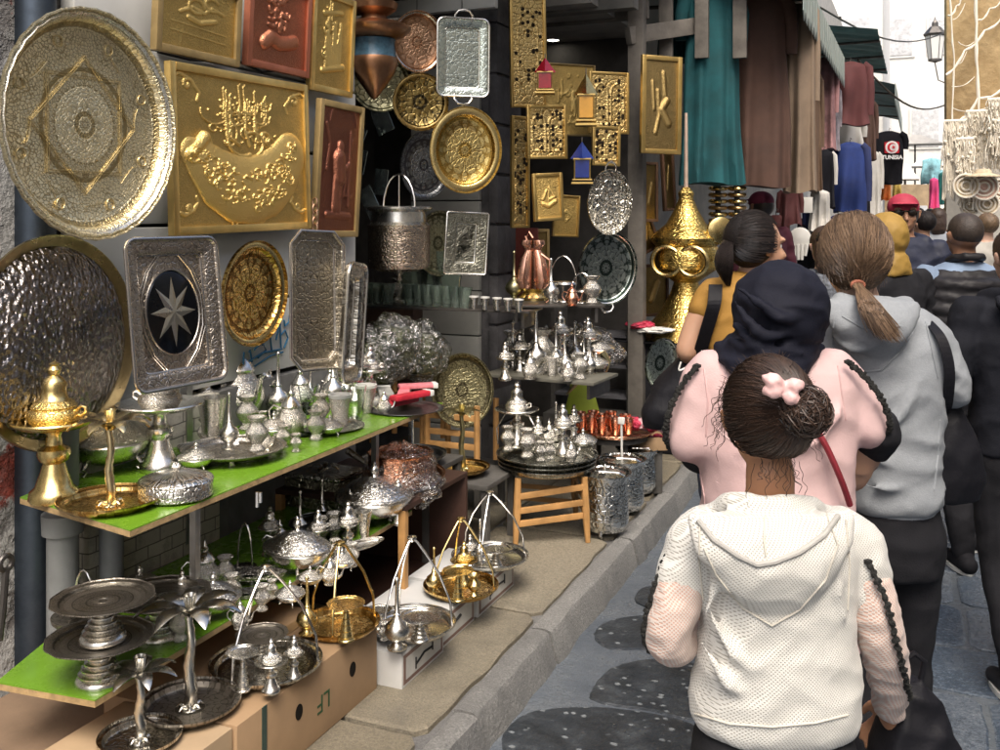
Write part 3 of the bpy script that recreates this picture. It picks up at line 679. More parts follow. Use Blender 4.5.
# silver engraved pot with arch handle
o=thing('cooking_pot','engraved silver pot with a lid rim and arched handle hanging in the recess','pot',P(399,272,4.9)); k=4.9/F
MB().lathe([(0,0),(20*k,1*k),(29*k,4*k),(31*k,10*k),(31*k,44*k),(32*k,47*k)],40).build('body',engraved('engraved_pot',(.80,.68,.55),(.26,.18,.13),'cyl',75,8,0,.5,.2),o)
MB().lathe([(31*k,47*k),(28*k,50*k),(27*k,60*k),(34*k,63*k),(34*k,65*k),(26*k,66*k),(0,66*k)],40).build('collar',m_silver,o)
MB().tube([(-18*k,0,64*k)]+[(18*k*math.cos(a),0,64*k+34*k*math.sin(a)) for a in [PI-i*PI/10 for i in range(11)]],1.0*k,6).build('arch_handle',m_steel,o)
MB().tube([(0,0,98*k),(0,0,64*k)],.7*k,6).build('centre_rod',m_steel,o)
MB().lathe([(0,-12*k),(3*k,-8*k),(1.5*k,-4*k),(6*k,0),(0,1*k)],16).build('finial',m_silver,o)
# pale silver ornament cluster at the back of the recess
rng=random.Random(9)
o=thing('glass_ornament','jumble of pale silver and glass panels hanging dimly at the back of the recess','ornament',P(376,150,5.6))
for k in range(5):
    MB().box((rng.uniform(-.13,.1),rng.uniform(-.1,.1),-.30+k*.12),(rng.uniform(.08,.16),.01,rng.uniform(.09,.2)),.004,Matrix.Rotation(rng.uniform(-.5,.5),3,'Y')).build('silver_panel',M('pale_mirror',(.62,.72,.70),.18,.8,var=.3,vs=20,bump=.5,bs=30),o)
# small lamp shades on a dark sideboard, in the recess
s=thing('sideboard','dark wooden sideboard at the back of the recess','sideboard',P(372,300,6.2))
MB().box((0,0,-.25),(.75,.3,.6),.01).build('cabinet',M('dark_wood',(.06,.035,.025),.5),s)
MB().box((0,-.02,.065),(.8,.36,.03),.006).build('top',M('dark_wood2',(.09,.05,.035),.45),s)
# ============================================================= SHELVES, STANDS AND SMALL METALWARE
g=N('green_shelf_paint'); c=g.co('Object'); nz=g.noise(c,14,5,.65)
g.set(Base_Color=g.mix(g.ramp(nz,[(.55,0.),(.72,.35)]),(.15,.31,.02),(.07,.14,.02)),Roughness=g.ramp(nz,[(.3,.12),(.7,.4)]),Normal=g.bump(nz,.08,.003)); m_green=g.mat
m_chip=M('chipboard_edge',(.42,.29,.14),.8,var=.3,vs=40,bump=.5,bs=160)
m_wood=M('pale_wood',(.46,.25,.09),.5,var=.3,vs=9,bump=.2)
m_leg=metal('shelf_upright',(.42,.42,.42),.3,.3)
# each board: quadrilateral traced from its visible corners
def shelf(label,z,pts,name='green_shelf'):
    o=thing(name,label,'shelf',(0,0,z))
    MB().prism(pts,-.0035,0.0).build('painted_top',m_green,o,smooth=False)
    MB().prism(pts,-.019,-.0036).build('chipboard_core',m_chip,o,smooth=False)
    return o
a,b,c2=onh(20,497,UZ),onh(130,530,UZ),onh(443,403,UZ)
s1=shelf('upper green painted shelf board crowded with silver pots and trays',UZ,[(b.x,b.y),(c2.x,c2.y),(c2.x-.5,c2.y-.02),(-2.395,2.3),(a.x,a.y)][::-1])
a,b,c2=onh(-4,682,LZ),onh(95,700,LZ),onh(412,510,LZ)
s2=shelf('lower green painted shelf board with cake stands and lidded bowls',LZ,[(b.x,b.y),(c2.x,c2.y),(c2.x-.5,c2.y-.02),(-2.33,2.3),(a.x,a.y)][::-1])
MB().box((-2.37,2.75,.36),(.03,.03,.66)).build('rear_upright',m_leg,s2); 
for px,py in ((206,500),(384,428)):
    q=onh(px,py,UZ-.03); MB().box((q.x-.04,q.y,-.2),(.022,.022,.345)).build('upright',m_leg,s1,smooth=False)
for px in (200,322,332):
    q=onh(px,520 if px<300 else 440,UZ)
# ---- generic lathe helpers (unit = metres)
def L(prof,mat,name,parent,n=28,k=1.0,**kw):
    return MB().lathe([(r*k,z*k) for r,z in prof],n,**kw).build(name,mat,parent,ang=50)
def put(o,px,py,z,hpx=None,unit=1.0,w=None,rz=None):
    q=onh(px,py,z); o.location=q
    if hpx: s=hpx*(1.14 if z in (UZ,LZ) else 1.08)*depth(q)/F/unit; o.scale=(s,s,s)
    if w: s=w*(1.08 if z in (UZ,LZ) else 1.0)*depth(q)/F; o.scale=(s,s,s)
    if rz is not None: o.rotation_euler=(0,0,R(rz))
    return o
PROTO={}
def make_burner(label,m1=None,m2=None,dish=.30,group=None):
    """pedestal incense burner: foot, stem, dish, pierced domed lid with finial; unit height 1"""
    m1=m1 or m_silver; m2=m2 or m_silver_eng
    o=thing('incense_burner',label,'incense burner',group=group)
    L([(0,0),(.16,0),(.175,.02),(.165,.07),(.13,.1),(.095,.2),(.075,.27),(.10,.29),(.115,.33),(.11,.37),(.06,.40),(.05,.47),(.07,.5)],m1,'foot',o)
    L([(.05,.5),(.12,.505),(dish*.8,.53),(dish,.565),(dish*1.02,.575),(dish,.585),(dish*.75,.555),(.12,.53),(0,.53)],m1,'dish',o,40)
    L([(0,.54),(.15,.545),(.185,.6),(.18,.64),(.15,.665),(.16,.68),(.12,.72)],m2,'cup',o)
    L([(.12,.72),(.095,.74),(.085,.80),(.09,.84),(.06,.88),(.035,.90),(.045,.92),(.05,.94),(.03,.965),(.04,.98),(.0,1.0)],m1,'lid',o,24)
    MB().tube([(.16,0,.64),(.2,0,.68),(.235,0,.67),(.235,0,.63),(.2,0,.61),(.165,0,.62)],.012,8).build('handle',m1,o)
    return o
def make_sprinkler(label,m1=None,group=None):
    m1=m1 or m_silver
    o=thing('perfume_sprinkler',label,'perfume bottle',group=group)
    L([(0,0),(.14,0),(.145,.02),(.08,.05),(.06,.09),(.15,.16),(.185,.24),(.16,.33),(.08,.40),(.045,.46)],m1,'body',o,24)
    L([(.045,.46),(.06,.48),(.035,.5),(.028,.7),(.02,.92),(.035,.94),(.035,.97),(.0,1.0)],m1,'neck',o,14)
    return o
def make_teapot(label,m1=None,group=None):
    m1=m1 or m_silver
    o=thing('teapot',label,'teapot',group=group)
    L([(0,0),(.2,0),(.21,.03),(.17,.05),(.24,.13),(.30,.26),(.29,.38),(.21,.50),(.18,.56),(.19,.58)],m_silver_eng if m1 is m_silver else m1,'body',o,32)
    L([(.19,.58),(.2,.6),(.17,.66),(.10,.74),(.055,.78),(.07,.80),(.075,.84),(.03,.88),(.03,.92),(.0,1.0)],m1,'lid',o,24)
    MB().tube([(.26,0,.22),(.38,0,.30),(.43,0,.45),(.47,0,.56),(.54,0,.60)],[.06,.045,.032,.025,.02],10).build('spout',m1,o)
    MB().tube([(-.19,0,.54),(-.34,0,.60),(-.44,0,.50),(-.42,0,.34),(-.30,0,.22),(-.26,0,.2)],.022,8).build('handle',m1,o)
    return o
def make_lidbowl(label,m1=None,m2=None,feet=3,group=None,squash=1.0,name='lidded_bowl',cat='bowl'):
    m1=m1 or m_silver; m2=m2 or m_silver_eng
    o=thing(name,label,cat,group=group)       # unit = width
    z=.10
    L([(0,z),(.2,z),(.36,z+.06),(.46,z+.16),(.50,z+.24),(.49,z+.26)],m1,'bowl',o,40)
    L([(.49,z+.26),(.51,z+.275),(.50,z+.30),(.42,z+.34),(.40,z+.355),(.28,z+.43),(.12,z+.48),(.05,z+.50)],m2,'lid',o,40)
    L([(.05,z+.5),(.03,z+.53),(.065,z+.57),(.06,z+.61),(.03,z+.64),(.035,z+.67),(0,z+.70)],m1,'finial',o,16)
    for i in range(feet):
        a=2*PI*i/feet+.5; x,y=math.cos(a),math.sin(a)
        MB().tube([(.30*x,.30*y,z+.05),(.36*x,.36*y,z-.02),(.31*x,.31*y,z-.06),(.36*x,.36*y,0)],[.03,.022,.016,.022],8).build('foot',m1,o)
    return o
def make_glass(label,mat,rim=None,group=None,name='tea_glass',cat='glass'):
    o=thing(name,label,cat,group=group)
    L([(0,.02),(0,.0),(.24,0),(.26,.06),(.27,.35),(.34,.8),(.37,1.0),(.35,1.0),(.32,.8),(.24,.3),(.2,.06),(0,.06)],mat,'cup',o,24)
    if rim: L([(.345,.90),(.375,.9),(.385,1.005),(.34,1.01),(.335,.9)],rim,'rim',o,24)
    return o
def make_vase(label,m1=None,group=None,name='small_vase'):
    m1=m1 or m_silver
    o=tag(MB().lathe([(0,0),(.22,0),(.24,.06),(.16,.16),(.14,.22),(.30,.42),(.33,.55),(.26,.68),(.17,.78),(.16,.84),(.28,.97),(.29,1.),(.26,1.),(.15,.86),(0,.8)],28).build(name,m_silver_eng if m1 is m_silver else m1),label,'vase',group)
    return o
def make_tray(label,mat,r=.5,feet=0,group=None,depth=.045,brim=.16,name='serving_tray',m1=None):
    o=thing(name,label,'tray',group=group)
    z=.06 if feet else 0.004
    MB().at(0,0,z).lathe(tray_prof(r,brim,depth,.01),56).build('dish',mat,o,ang=50)
    for i in range(feet):
        a=2*PI*i/feet+.6; x,y=math.cos(a)*r*.6,math.sin(a)*r*.6
        MB().tube([(x,y,z+.01),(x*1.1,y*1.1,z*.6),(x*1.05,y*1.05,0)],[.03,.02,.03],8).build('foot',m1 or m_silver,o)
    return o
def leafmesh(mb,p0,d,up,L_,W,droop,n=9):
    """one drooping palm leaf with a folded midrib and some thickness"""
    d=Vector(d).normalized(); up=Vector(up); side=d.cross(up).normalized(); pts=[]; p=Vector(p0); rows=[]
    ang=R(55)
    for i in range(n+1):
        u=i/n; w=W*math.sin(PI*min(1,(u*.9+.08)))**.7*(1-u*.35); 
        if i==n: w=W*.04
        nrm=(-d*math.sin(ang)+up*math.cos(ang)).normalized()
        e=.25*w
        rows.append([p-side*w-nrm*e, p+nrm*.0, p+side*w-nrm*e, p-nrm*.012*L_*4-nrm*0.0])
        p=p+(d*math.cos(ang)+up*math.sin(ang))*(L_/n); ang-=R(droop/n)
    vs=[];fs=[]
    for r_ in rows: vs+=r_
    for i in range(n):
        o=i*4;q=o+4
        fs+=[(o,q,q+1,o+1),(o+1,q+1,q+2,o+2),(o+2,q+2,q+3,o+3),(o+3,q+3,q,o)]
    mb.add(vs,fs)
def make_palm(label,mt,mtray,trayr,H,leafL,nleaf=7,group=None,th=.045,cup=True):
    """palm candle holder standing in the middle of a round tray; metres"""
    o=thing('palm_candle_stand',label,'candle stand',group=group)
    MB().lathe(tray_prof(trayr,.14,.016,.006),56).build('tray',mtray,o,ang=50)
    n=16; mb=MB(); mb.tube([(0,0,.0),(0,0,.004)],[trayr*.2,trayr*.18],16)
    mb.tube([(.004*math.sin(i*.7),0,.004+(H-.03)*i/n) for i in range(n+1)],[th*(1-.45*i/n)*.5*(1.12 if i%2 else .96) for i in range(n+1)],12)
    for i in range(7):
        a=i*.9; mb.tube([(trayr*.08*math.cos(a),trayr*.08*math.sin(a),.004),(trayr*.2*math.cos(a),trayr*.2*math.sin(a),.012),(trayr*.26*math.cos(a),trayr*.26*math.sin(a),.004)],[.008,.006,.002],6)
    mb.build('trunk',mt,o,ang=60)
    for i in range(nleaf):
        a=2*PI*i/nleaf+.3; mb=MB(); leafmesh(mb,(0,0,H-.035),(math.cos(a),math.sin(a),0),(0,0,1),leafL,leafL*.20,112); mb.build('leaf',mt,o,ang=30)
    if cup: MB().lathe([(0,H-.03),(th*.3,H-.02),(th*.45,H+.0),(th*.6,H+.02),(th*.5,H+.02),(th*.3,H),(0,H)],14).build('candle_cup',mt,o)
    return o
def make_archtray(label,mt,mtray,r,H,group=None,rot=0):
    """round tray carried by three curved arms that meet in a knob"""
    o=thing('hanging_tray',label,'tray',group=group)
    MB().lathe(tray_prof(r,.12,.018,.007),64).build('tray',mtray,o,ang=50)
    for i in range(3):
        a=2*PI*i/3+rot; x,y=math.cos(a),math.sin(a)
        MB().tube([(x*r*.92,y*r*.92,.012),(x*r*.88,y*r*.88,H*.3),(x*r*.62,y*r*.62,H*.6),(x*r*.3,y*r*.3,H*.82),(x*.018,y*.018,H*.93),(x*.006,y*.006,H*.96)],.0042,8).build('arm',m_steel if mt is m_silver else mt,o)
    MB().lathe([(0,H*.93),(.012,H*.94),(.009,H*.955),(.017,H*.97),(.016,H*.985),(.008,H*.995),(0,H)],14).build('knob',mt,o)
    return o
def make_footdish(label,m1=None,mtop=None,group=None,name='cake_stand',cat='cake stand',fh=.42,r=.5,steps=3):
    """dish on a flared stepped foot; unit = dish diameter"""
    m1=m1 or m_silver
    o=thing(name,label,cat,group=group)
    prof=[(0,0),(.225,0),(.23,.02),(.215,.05)]
    for i in range(5): z_=.07+(fh-.15)*i/5; w_=.20-.028*i; prof+= [(w_-.02,z_),(w_,z_+.012),(w_,z_+.026),(w_-.03,z_+.038)]
    prof+=[(.055,fh-.06),(.065,fh-.01)]
    L(prof,m1,'foot',o,32)
    MB().at(0,0,fh-.012).lathe(tray_prof(r,.17,.035,.01),56,lobes=44,la=.012).build('dish',mtop or m_silver,o,ang=50)
    return o
def make_perf_basket(label,group=None): pass
dark_tray=engraved('dark_dish_engraved',(.42,.38,.33),(.12,.11,.09),'rosette',50,8,50,.3,.38)
gold_tray=engraved('gold_tray_engraved',(.84,.60,.24),(.34,.2,.06),'rosette',46,8,60,.3,.2)
brass_pale=metal('pale_brass',(.80,.66,.38),.18,.35)
# ------------------------------------------------ upper shelf
o=make_burner('polished gold incense burner with dish and looped handle at the upper shelf corner',m_gold,m_gold_eng,.29); put(o,54,500,UZ,122,1.0,rz=20)
q=onh(110,506,UZ); k=depth(q)/F
o=make_palm('gold palm tree candle stand in a round tray on the upper shelf corner',brass_pale,gold_tray,51*k,88*k,50*k,8,th=.028); o.location=q+Vector((0,0,.004))
o=make_lidbowl('low silver dish with leafy domed lid behind the gold palm',m_silver,engraved('leafy_silver',(.60,.58,.50),(.14,.13,.10),'flat',45,6,0,.9,.25,dd=.01)); put(o,108,470,UZ,w=82)
q=onh(176,497,UZ)
o=thing('lidded_box','low round engraved silver box with a knob lid beside the gold palm tray','box',q); k=depth(q)/F*36
L([(0,0),(.9,0),(1,.08),(1.0,.42),(.97,.46)],m_silver_eng,'body',o,40,k); L([(.97,.46),(1.02,.48),(.98,.54),(.6,.66),(.18,.72),(.1,.74),(.14,.85),(.08,.95),(0,.98)],m_silver_eng,'lid',o,40,k)
o=make_burner('large silver incense burner with a wide shallow bowl, in front of the star tray',m_silver,m_silver_eng,.36); put(o,160,470,UZ,102,rz=200)
q=onh(234,452,UZ+.02)
o=make_tray('round footed silver tray with cups on the middle of the upper shelf',m_silver_tray,feet=4); o.location=(q.x,q.y,UZ+.0); s=104*depth(q)/F; o.scale=(s,s,s)
TZ=UZ+.11*s
put(make_glass('bright silver cup standing on the footed tray',m_silver,name='silver_cup',cat='cup'),212,436,TZ,36)
put(make_sprinkler('slim silver sprinkler in the middle of the footed tray'),229,448,TZ,52)
put(make_vase('small silver flared vase on the right of the footed tray'),257,451,TZ,32)
put(make_tray('flat silver leaf-edged saucer lying between the burner and the footed tray',m_silver_tray,depth=.06),196,448,UZ,w=34)
put(make_burner('short silver incense burner behind the footed tray, left of the tall teapot',dish=.28),205,432,UZ,52)
put(make_teapot('tallest silver teapot behind the footed tray on the upper shelf'),238,421,UZ,76,rz=-20)
put(make_burner('slender silver burner right of the tallest teapot',dish=.22),267,414,UZ,46)
put(make_sprinkler('tallest silver sprinkler bottle with ringed neck on the upper shelf'),278,417,UZ,58)
put(make_teapot('low round silver teapot beside the ringed-neck sprinkler'),291,437,UZ,46,rz=15)
# clear glass
g=N('clear_glass'); g.set(Base_Color=(.96,1,.98),Roughness=.03,IOR=1.3,Transmission_Weight=1.0); m_glass=g.mat
m_white=M('white_enamel',(.78,.77,.72),.3,var=.05,bump=0)
g1='clear tea glasses on the upper green shelf'
put(make_glass('larger clear tea glass behind, right of the low teapot',m_glass),309,415,UZ,26)
put(make_glass('clear tea glass nearest the front edge right of the low teapot',m_glass),306,436,UZ,28)
put(make_glass('silver-cased glass with white rim nearest the shelf edge',m_silver_eng,m_white,name='rimmed_cup',cat='cup'),340,425,UZ,27)
put(make_glass('silver-cased glass with white rim, rightmost on the shelf near the red packets',m_silver_eng,m_white,name='rimmed_cup',cat='cup'),366,413,UZ,25)
put(make_glass('plain clear glass between the two white-rimmed cups',m_glass),354,420,UZ,30)
put(make_sprinkler('silver sprinkler below the octagonal tray, behind the white-rimmed cups'),333,408,UZ,58)
put(make_burner('silver burner under the narrow edge-on tray, behind the cups',dish=.22),356,404,UZ,60)
put(make_teapot('small silver teapot behind the clear glasses'),318,398,UZ,34,rz=60)
put(make_vase('little round silver pot between the teapots'),262,432,UZ,18)
put(make_tray('thin oval silver tray under the cups at the shelf front edge',m_silver_tray,depth=.03),330,428,UZ,w=64)
put(make_lidbowl('small silver lidded bowl left of the low teapot at the shelf back'),222,412,UZ,w=26)
put(make_vase('small silver pitcher shape right behind the large burner'),186,425,UZ,34)
# red and pink packets on a tray at the shelf's far end
q=onh(405,407,UZ+.01); 
tk=make_tray('dark pedestal tray carrying red packets at the far end of the green shelf',metal('dark_tray_metal',(.2,.2,.2),.3,.3),depth=.03); tk.location=(q.x,q.y,UZ+.0); s=78*depth(q)/F; tk.scale=(s,s,s*.6)
m_red=M('red_packet',(.55,.03,.05),.35,var=.3,vs=20,bump=.2); m_pink=M('pink_packet',(.72,.22,.25),.35,var=.3,vs=20,bump=.2)
def packet(label,px,py,z,l,w,h,rz,mat,tilt=0):
    o=thing('long_packet',label,'packet',onh(px,py,z),rot=(0,R(tilt),R(rz)))
    MB().box((0,0,h/2),(l,w,h),min(h*.3,.008)).build('wrapper',mat,o)
    MB().box((l/2-.012,0,h/2),(.022,w+.002,h+.002),.003).build('end_label',m_white,o)
    return o
k=depth(q)/F
packet('dark red long packet on the pedestal tray, front one',402,404,UZ+.02,48*k,.055,.025,78,m_red)
packet('bright red packet lying on top of the front packet',412,398,UZ+.048,50*k,.05,.022,70,m_red)
packet('pink packet crossing behind the red ones',404,395,UZ+.03,.20,.05,.022,115,m_pink)
packet('second pink packet leaning outward at the far side of the tray',418,388,UZ+.05,.17,.05,.02,40,m_pink)
m_gr=M('grey_paper',(.34,.34,.31),.5,var=.2,bump=.2)
packet('grey wrapped flat packet left of the red packets',376,402,UZ+.005,.20,.07,.02,118,m_gr)
packet('second grey flat packet tucked behind the rightmost rimmed cup',385,394,UZ+.03,.2,.06,.02,125,m_gr)
# ------------------------------------------------ lower shelf
q=onh(100,681,LZ); k=depth(q)/F
o=make_footdish('lower of the two stacked silver cake stands at the near end of the lower shelf',m_silver,dark_tray,fh=.40); o.location=q; s=.108*1.0*1; s=104*k; o.scale=(s,s,s)
z2=q.z+s*.395
o2=dup(o,q+Vector((.01,.0,s*.405)),'upper cake stand sitting on the dish of another, near end of the lower shelf'); o2.scale=(s*.96,)*3; 
put(make_footdish('cake stand with dark dish behind the stacked pair, beside the silver palm',m_silver,dark_tray,fh=.40),160,636,LZ,w=92)
o=thing('wire_basket','shallow pierced silver basket with an arched handle behind the stacked cake stands','basket',onh(84,628,LZ)); k=depth(o.location)/F
MB().lathe([(0,0),(20*k,0),(30*k,10*k),(31*k,14*k),(29*k,12*k),(0,3*k)],32).build('bowl',dark_tray,o); MB().tube([(14*k*math.cos(a),0,12*k+46*k*math.sin(a)) for a in [i*PI/10 for i in range(11)]],1.1*k,6).build('arched_handle',m_steel,o)
put(make_lidbowl('round silver sugar bowl with a figure finial behind the silver palm'),213,616,LZ,w=52,rz=30)
# fish dishes
def make_fish(label):
    o=thing('fish_dish',label,'dish')   # unit length 1
    pts=[]
    for i in range(25):
        a=2*PI*i/25; x=.5*math.cos(a); y=.24*math.sin(a)*(1-.25*math.cos(a)); pts.append((x,y))
    rings=[[(x*s,y*s,z) for x,y in pts] for s,z in ((.6,.02),(.9,.04),(1,.10),(1.03,.105),(.98,.08),(.9,.02),(.6,0))]
    MB().rings(rings).build('scaled_bowl',engraved('fish_scale',(.55,.53,.48),(.12,.11,.10),'flat',14,6,0,1,.3,dd=.02),o)
    MB().prism([(-.46,0),(-.68,.2),(-.62,0),(-.68,-.2)][::-1],.07,.095).build('tail',m_silver,o)
    for s in(-.1,.15): MB().tube([(s,.0,.02),(s,.0,0.0)],.1,12).build('foot',m_silver,o)
    return o
put(make_fish('openwork silver fish-shaped dish in front of the wire arch on the lower shelf'),255,578,LZ+.02,w=62,rz=25)
f2=put(make_fish('second fish-shaped silver dish, nearer the shelf edge and smaller'),250,596,LZ,w=42,rz=30)
o=thing('wire_basket','thin wire arch handle rising over the fish-shaped dishes','basket',onh(245,572,LZ)); k=depth(o.location)/F
MB().lathe([(0,0),(9*k,0),(12*k,6*k),(0,3*k)],24).build('bowl',dark_tray,o); MB().tube([(9*k*math.cos(a),0,5*k+44*k*math.sin(a)) for a in [i*PI/10 for i in range(11)]],.9*k,6).build('arched_handle',m_steel,o)
o=make_lidbowl('wide oval silver tureen on claw feet in the middle of the lower shelf',feet=4); put(o,297,573,LZ,w=66); o.scale.y*=.8
put(make_tray('flat dark mirror-like dish at the back of the lower shelf, under the shelf upright',metal('dark_mirror',(.12,.12,.1),.08,.2),depth=.03),322,524,LZ+.06,w=66)
put(make_vase('foot vase carrying the dark mirror-like dish'),322,542,LZ,22)
put(make_burner('small silver censer with chain between the two tureens',dish=.2),348,553,LZ,46)
put(make_glass('round silver cup lying dark-mouthed in front of the large tureen',m_silver,name='silver_cup',cat='cup'),362,538,LZ,24)
o=make_lidbowl('largest round silver tureen with ribbed body at the far end of the lower shelf',feet=3); put(o,374,523,LZ,w=72,rz=10)
t_=make_tray('narrow silver leaf tray lying along the front edge of the lower shelf',m_silver_tray,depth=.04); put(t_,356,548,LZ,w=62); t_.scale.x*=.35; t_.rotation_euler=(0,0,R(-25))
for (x,y,h) in ((272,598,16),(335,560,18)): put(make_vase('small silver egg-cup near the front edge at pixel column'.replace('at pixel column','of the lower shelf, '+('left' if x<300 else 'right')+' of the oval tureen')),x,y,LZ,h)
q=onh(338,510,LZ); o=thing('ornate_box','ornate silver-gilt casket behind the shelf upright, with a small palm on it','box',q+Vector((-.1,.05,0))); k=.0037
MB().box((0,0,.06),(.26,.18,.12),.01).build('case',engraved('casket_silver',(.55,.52,.38),(.15,.14,.1),'flat',40,6,0,.8,.3,dd=.008),o); MB().box((0,0,.13),(.28,.2,.02),.006).build('lid',m_silver_eng,o)
mb=MB()
for i in range(6): leafmesh(mb,(0,0,.14),(math.cos(i),math.sin(i),0),(0,0,1),.09,.015,120)
mb.build('palm_ornament',m_silver,o)
# ------------------------------------------------ cartons and boxes on the pavement
m_card=M('carton_board',(.36,.235,.13),.75,var=.14,vs=5,bump=.25,bs=14); m_card2=M('pale_carton_board',(.46,.33,.20),.75,var=.12,vs=5,bump=.2,bs=14)
m_hole=M('carton_hole',(.01,.008,.006),.9,bump=0); m_ink=M('green_ink',(.03,.09,.035),.6,bump=0); m_tape=M('dark_tape',(.03,.06,.05),.3)
def text(s,size,mat,name,parent,loc,rot,ext=.0006,align='CENTER',bold=0):
    cu=bpy.data.curves.new(name,'FONT'); cu.body=s; cu.size=size; cu.extrude=ext; cu.align_x=align; cu.align_y='CENTER'; cu.offset=bold
    tmp=bpy.data.objects.new('tmp',cu); COL.objects.link(tmp); bpy.context.view_layer.update()
    me=bpy.data.meshes.new_from_object(tmp.evaluated_get(bpy.context.evaluated_depsgraph_get())); bpy.data.objects.remove(tmp)
    me.materials.clear(); me.materials.append(mat); o=bpy.data.objects.new(name,me); COL.objects.link(o); o.parent=parent; o.location=loc; o.rotation_euler=rot; return o
# big carton: right face corner pixels (375,640)-(375,697)
cb=onh(377,688,PV); ang=0
def carton(label,corner,Lx,Ly,H,mat,holes=True,rz=0,name='cardboard_carton'):
    """corner = front-right-far bottom corner; extends -x and -y"""
    o=thing(name,label,'carton',corner,rot=(0,0,R(rz)))
    MB().box((-Lx/2,-Ly/2,H/2),(Lx,Ly,H),.003).build('body',mat,o)
    return o
bd=carton('big brown banana-type carton with round holes and green letters, under the hanging trays'.replace('banana-type ',''),Vector((cb.x,cb.y,PV)),.45,.71,.215,m_card)
for y in (-.15,-.436): MB().lathe([(0,.0015),(.017,.0015),(.017,0)],20,sx=1.3).at(0,0,0).build('hand_hole',m_hole,bd).matrix_local=Matrix.Translation((.0005,y,.125))@Matrix.Rotation(R(90),4,'Y')
for (y,z) in ((-.255,.135),):
    pass
text('LF',.075,m_ink,'lettering',bd,(.0012,-.31,.10),(R(90),R(180),R(90)),.0004)
MB().box((.001,-.596,.107),(.003,.02,.215)).build('tape_strip',m_tape,bd)
cb2=onh(60,745,.30)
b2=carton('pale carton under the small palm tray, bottom left corner',Vector((-1.70,1.86,PV)),.36,.5,.19,m_card2)
b3=carton('dull brown flattened carton lying at far left under the lower shelf',Vector((-1.92,2.35,PV)),.50,1.1,.15,M('dull_carton',(.25,.17,.11),.8,var=.2))
# white printed picture boxes
def printbox(label,pxc,pyc,Lx,Ly,H,art):
    q=onh(pxc,pyc,PV); o=thing('printed_box',label,'box',q)
    MB().box((-Lx/2,Ly/2,H/2),(Lx,Ly,H),.003).build('body',M('white_card',(.62,.62,.60),.5,var=.1,bump=.05),o)
    MB().box((.0006,Ly/2,H/2),(.0012,Ly-.02,H-.02)).build('printed_panel',M('brown_print',(.20,.12,.10),.4),o)
    MB().box((.0014,Ly/2,H/2),(.0012,Ly-.05,H-.045)).build('inner_panel',M('grey_print',(.55,.55,.53),.4),o)
    mb=MB()
    if art==0: mb.tube([(.003,Ly*.3,H*.4),(.003,Ly*.5,H*.55),(.003,Ly*.7,H*.5)],.004,6); mb.tube([(.003,Ly*.3,H*.28),(.003,Ly*.3,H*.6)],.003,6); mb.tube([(.003,Ly*.7,H*.4),(.003,Ly*.7,H*.72)],.003,6)
    else: mb.tube([(.003,Ly*.35,H*.5),(.003,Ly*.6,H*.6)],.006,6)
    mb.build('print_motif',M('black_ink',(.03,.03,.03),.5),o)
    MB().box((-Lx/2+.0,-.0008,H*.55),(Lx*.4,.0012,.004)).build('printed_line',M('grey_ink',(.3,.35,.35),.5),o)
    return o
pb=printbox('white printed box nearest, with a bench-shaped drawing on its side',402,690,.34,.30,.115,0)
pb2=printbox('second white printed box with a dark drawing, between the first and last',436,655,.30,.32,.115,1)
pb3=printbox('third and farthest white printed box in the row by the kerb side',478,618,.30,.36,.115,0)
m_crate=M('crate_wood',(.05,.022,.014),.6,var=.3)
# dark wooden crates behind, carrying the copper tub
q=onh(455,608,PV); cr=thing('wooden_crate','dark open wooden crate behind the hanging trays, under the copper tub','crate',(q.x-.12,q.y+.1,PV))
for (x,y,z,dx,dy,dz) in ((-.3,0,.42,.6,.55,.02),(-.3,0,.01,.6,.55,.02),(-.3,.265,.21,.6,.02,.40)): MB().box((x,y,z),(dx,dy,dz),.003).build('board',m_crate,cr)
for x in(-.58,-.02):
    MB().box((x,-.262,.21),(.03,.03,.40),.003).build('post',m_wood,cr)
q=Vector((q.x-.27,q.y+.05,.56))
o=thing('copper_tub','hammered copper tub wrapped in crinkled clear plastic beside the big tureen','tub',q)
k=depth(q)/F
cop_eng=engraved('engraved_copper_tub',(.84,.46,.30),(.36,.15,.08),'cyl',50,8,0,.6,.2)
MB().lathe([(0,0),(26*k,0),(30*k,3*k),(32*k,16*k),(31*k,30*k),(33*k,33*k),(31*k,33*k),(29*k,28*k),(0,22*k)],40,lobes=12,la=.03).build('tub',cop_eng,o)
mb=MB(); rg=random.Random(4)
def pl_fn(u,v):
    a=u*2*PI; rr_=(36*k)*(1-.9*max(0,v-.55)/.45)*(1+.10*noise.noise((math.cos(a)*3,math.sin(a)*3,v*6)))
    z=(v*48)*k if v<.55 else (26+ (v-.55)*34)*k
    z+=.02*noise.noise((math.cos(a)*4+5,math.sin(a)*4,v*5)); return (rr_*math.cos(a),rr_*math.sin(a),max(.0,z))
mb.grid(pl_fn,60,24)
g=N('crinkled_plastic'); c=g.co('Object'); v=g.noise(c,22,3,.5,1.5)
tr_=g.n('ShaderNodeBsdfTransparent'); gl=g.n('ShaderNodeBsdfGlossy'); gl.inputs['Roughness'].default_value=.12; gl.inputs['Color'].default_value=(.9,.9,.9,1)
bmp=g.bump(v,1.0,.03); g.l(bmp,gl.inputs['Normal']); fr=g.n('ShaderNodeFresnel'); fr.inputs[0].default_value=1.5; g.l(bmp,fr.inputs['Normal'])
ms=g.n('ShaderNodeMixShader'); g.l(g.math('MINIMUM',g.math('ADD',g.math('MULTIPLY',fr.outputs[0],1.6),.06),.7),ms.inputs[0]); g.l(tr_.outputs[0],ms.inputs[1]); g.l(gl.outputs[0],ms.inputs[2])
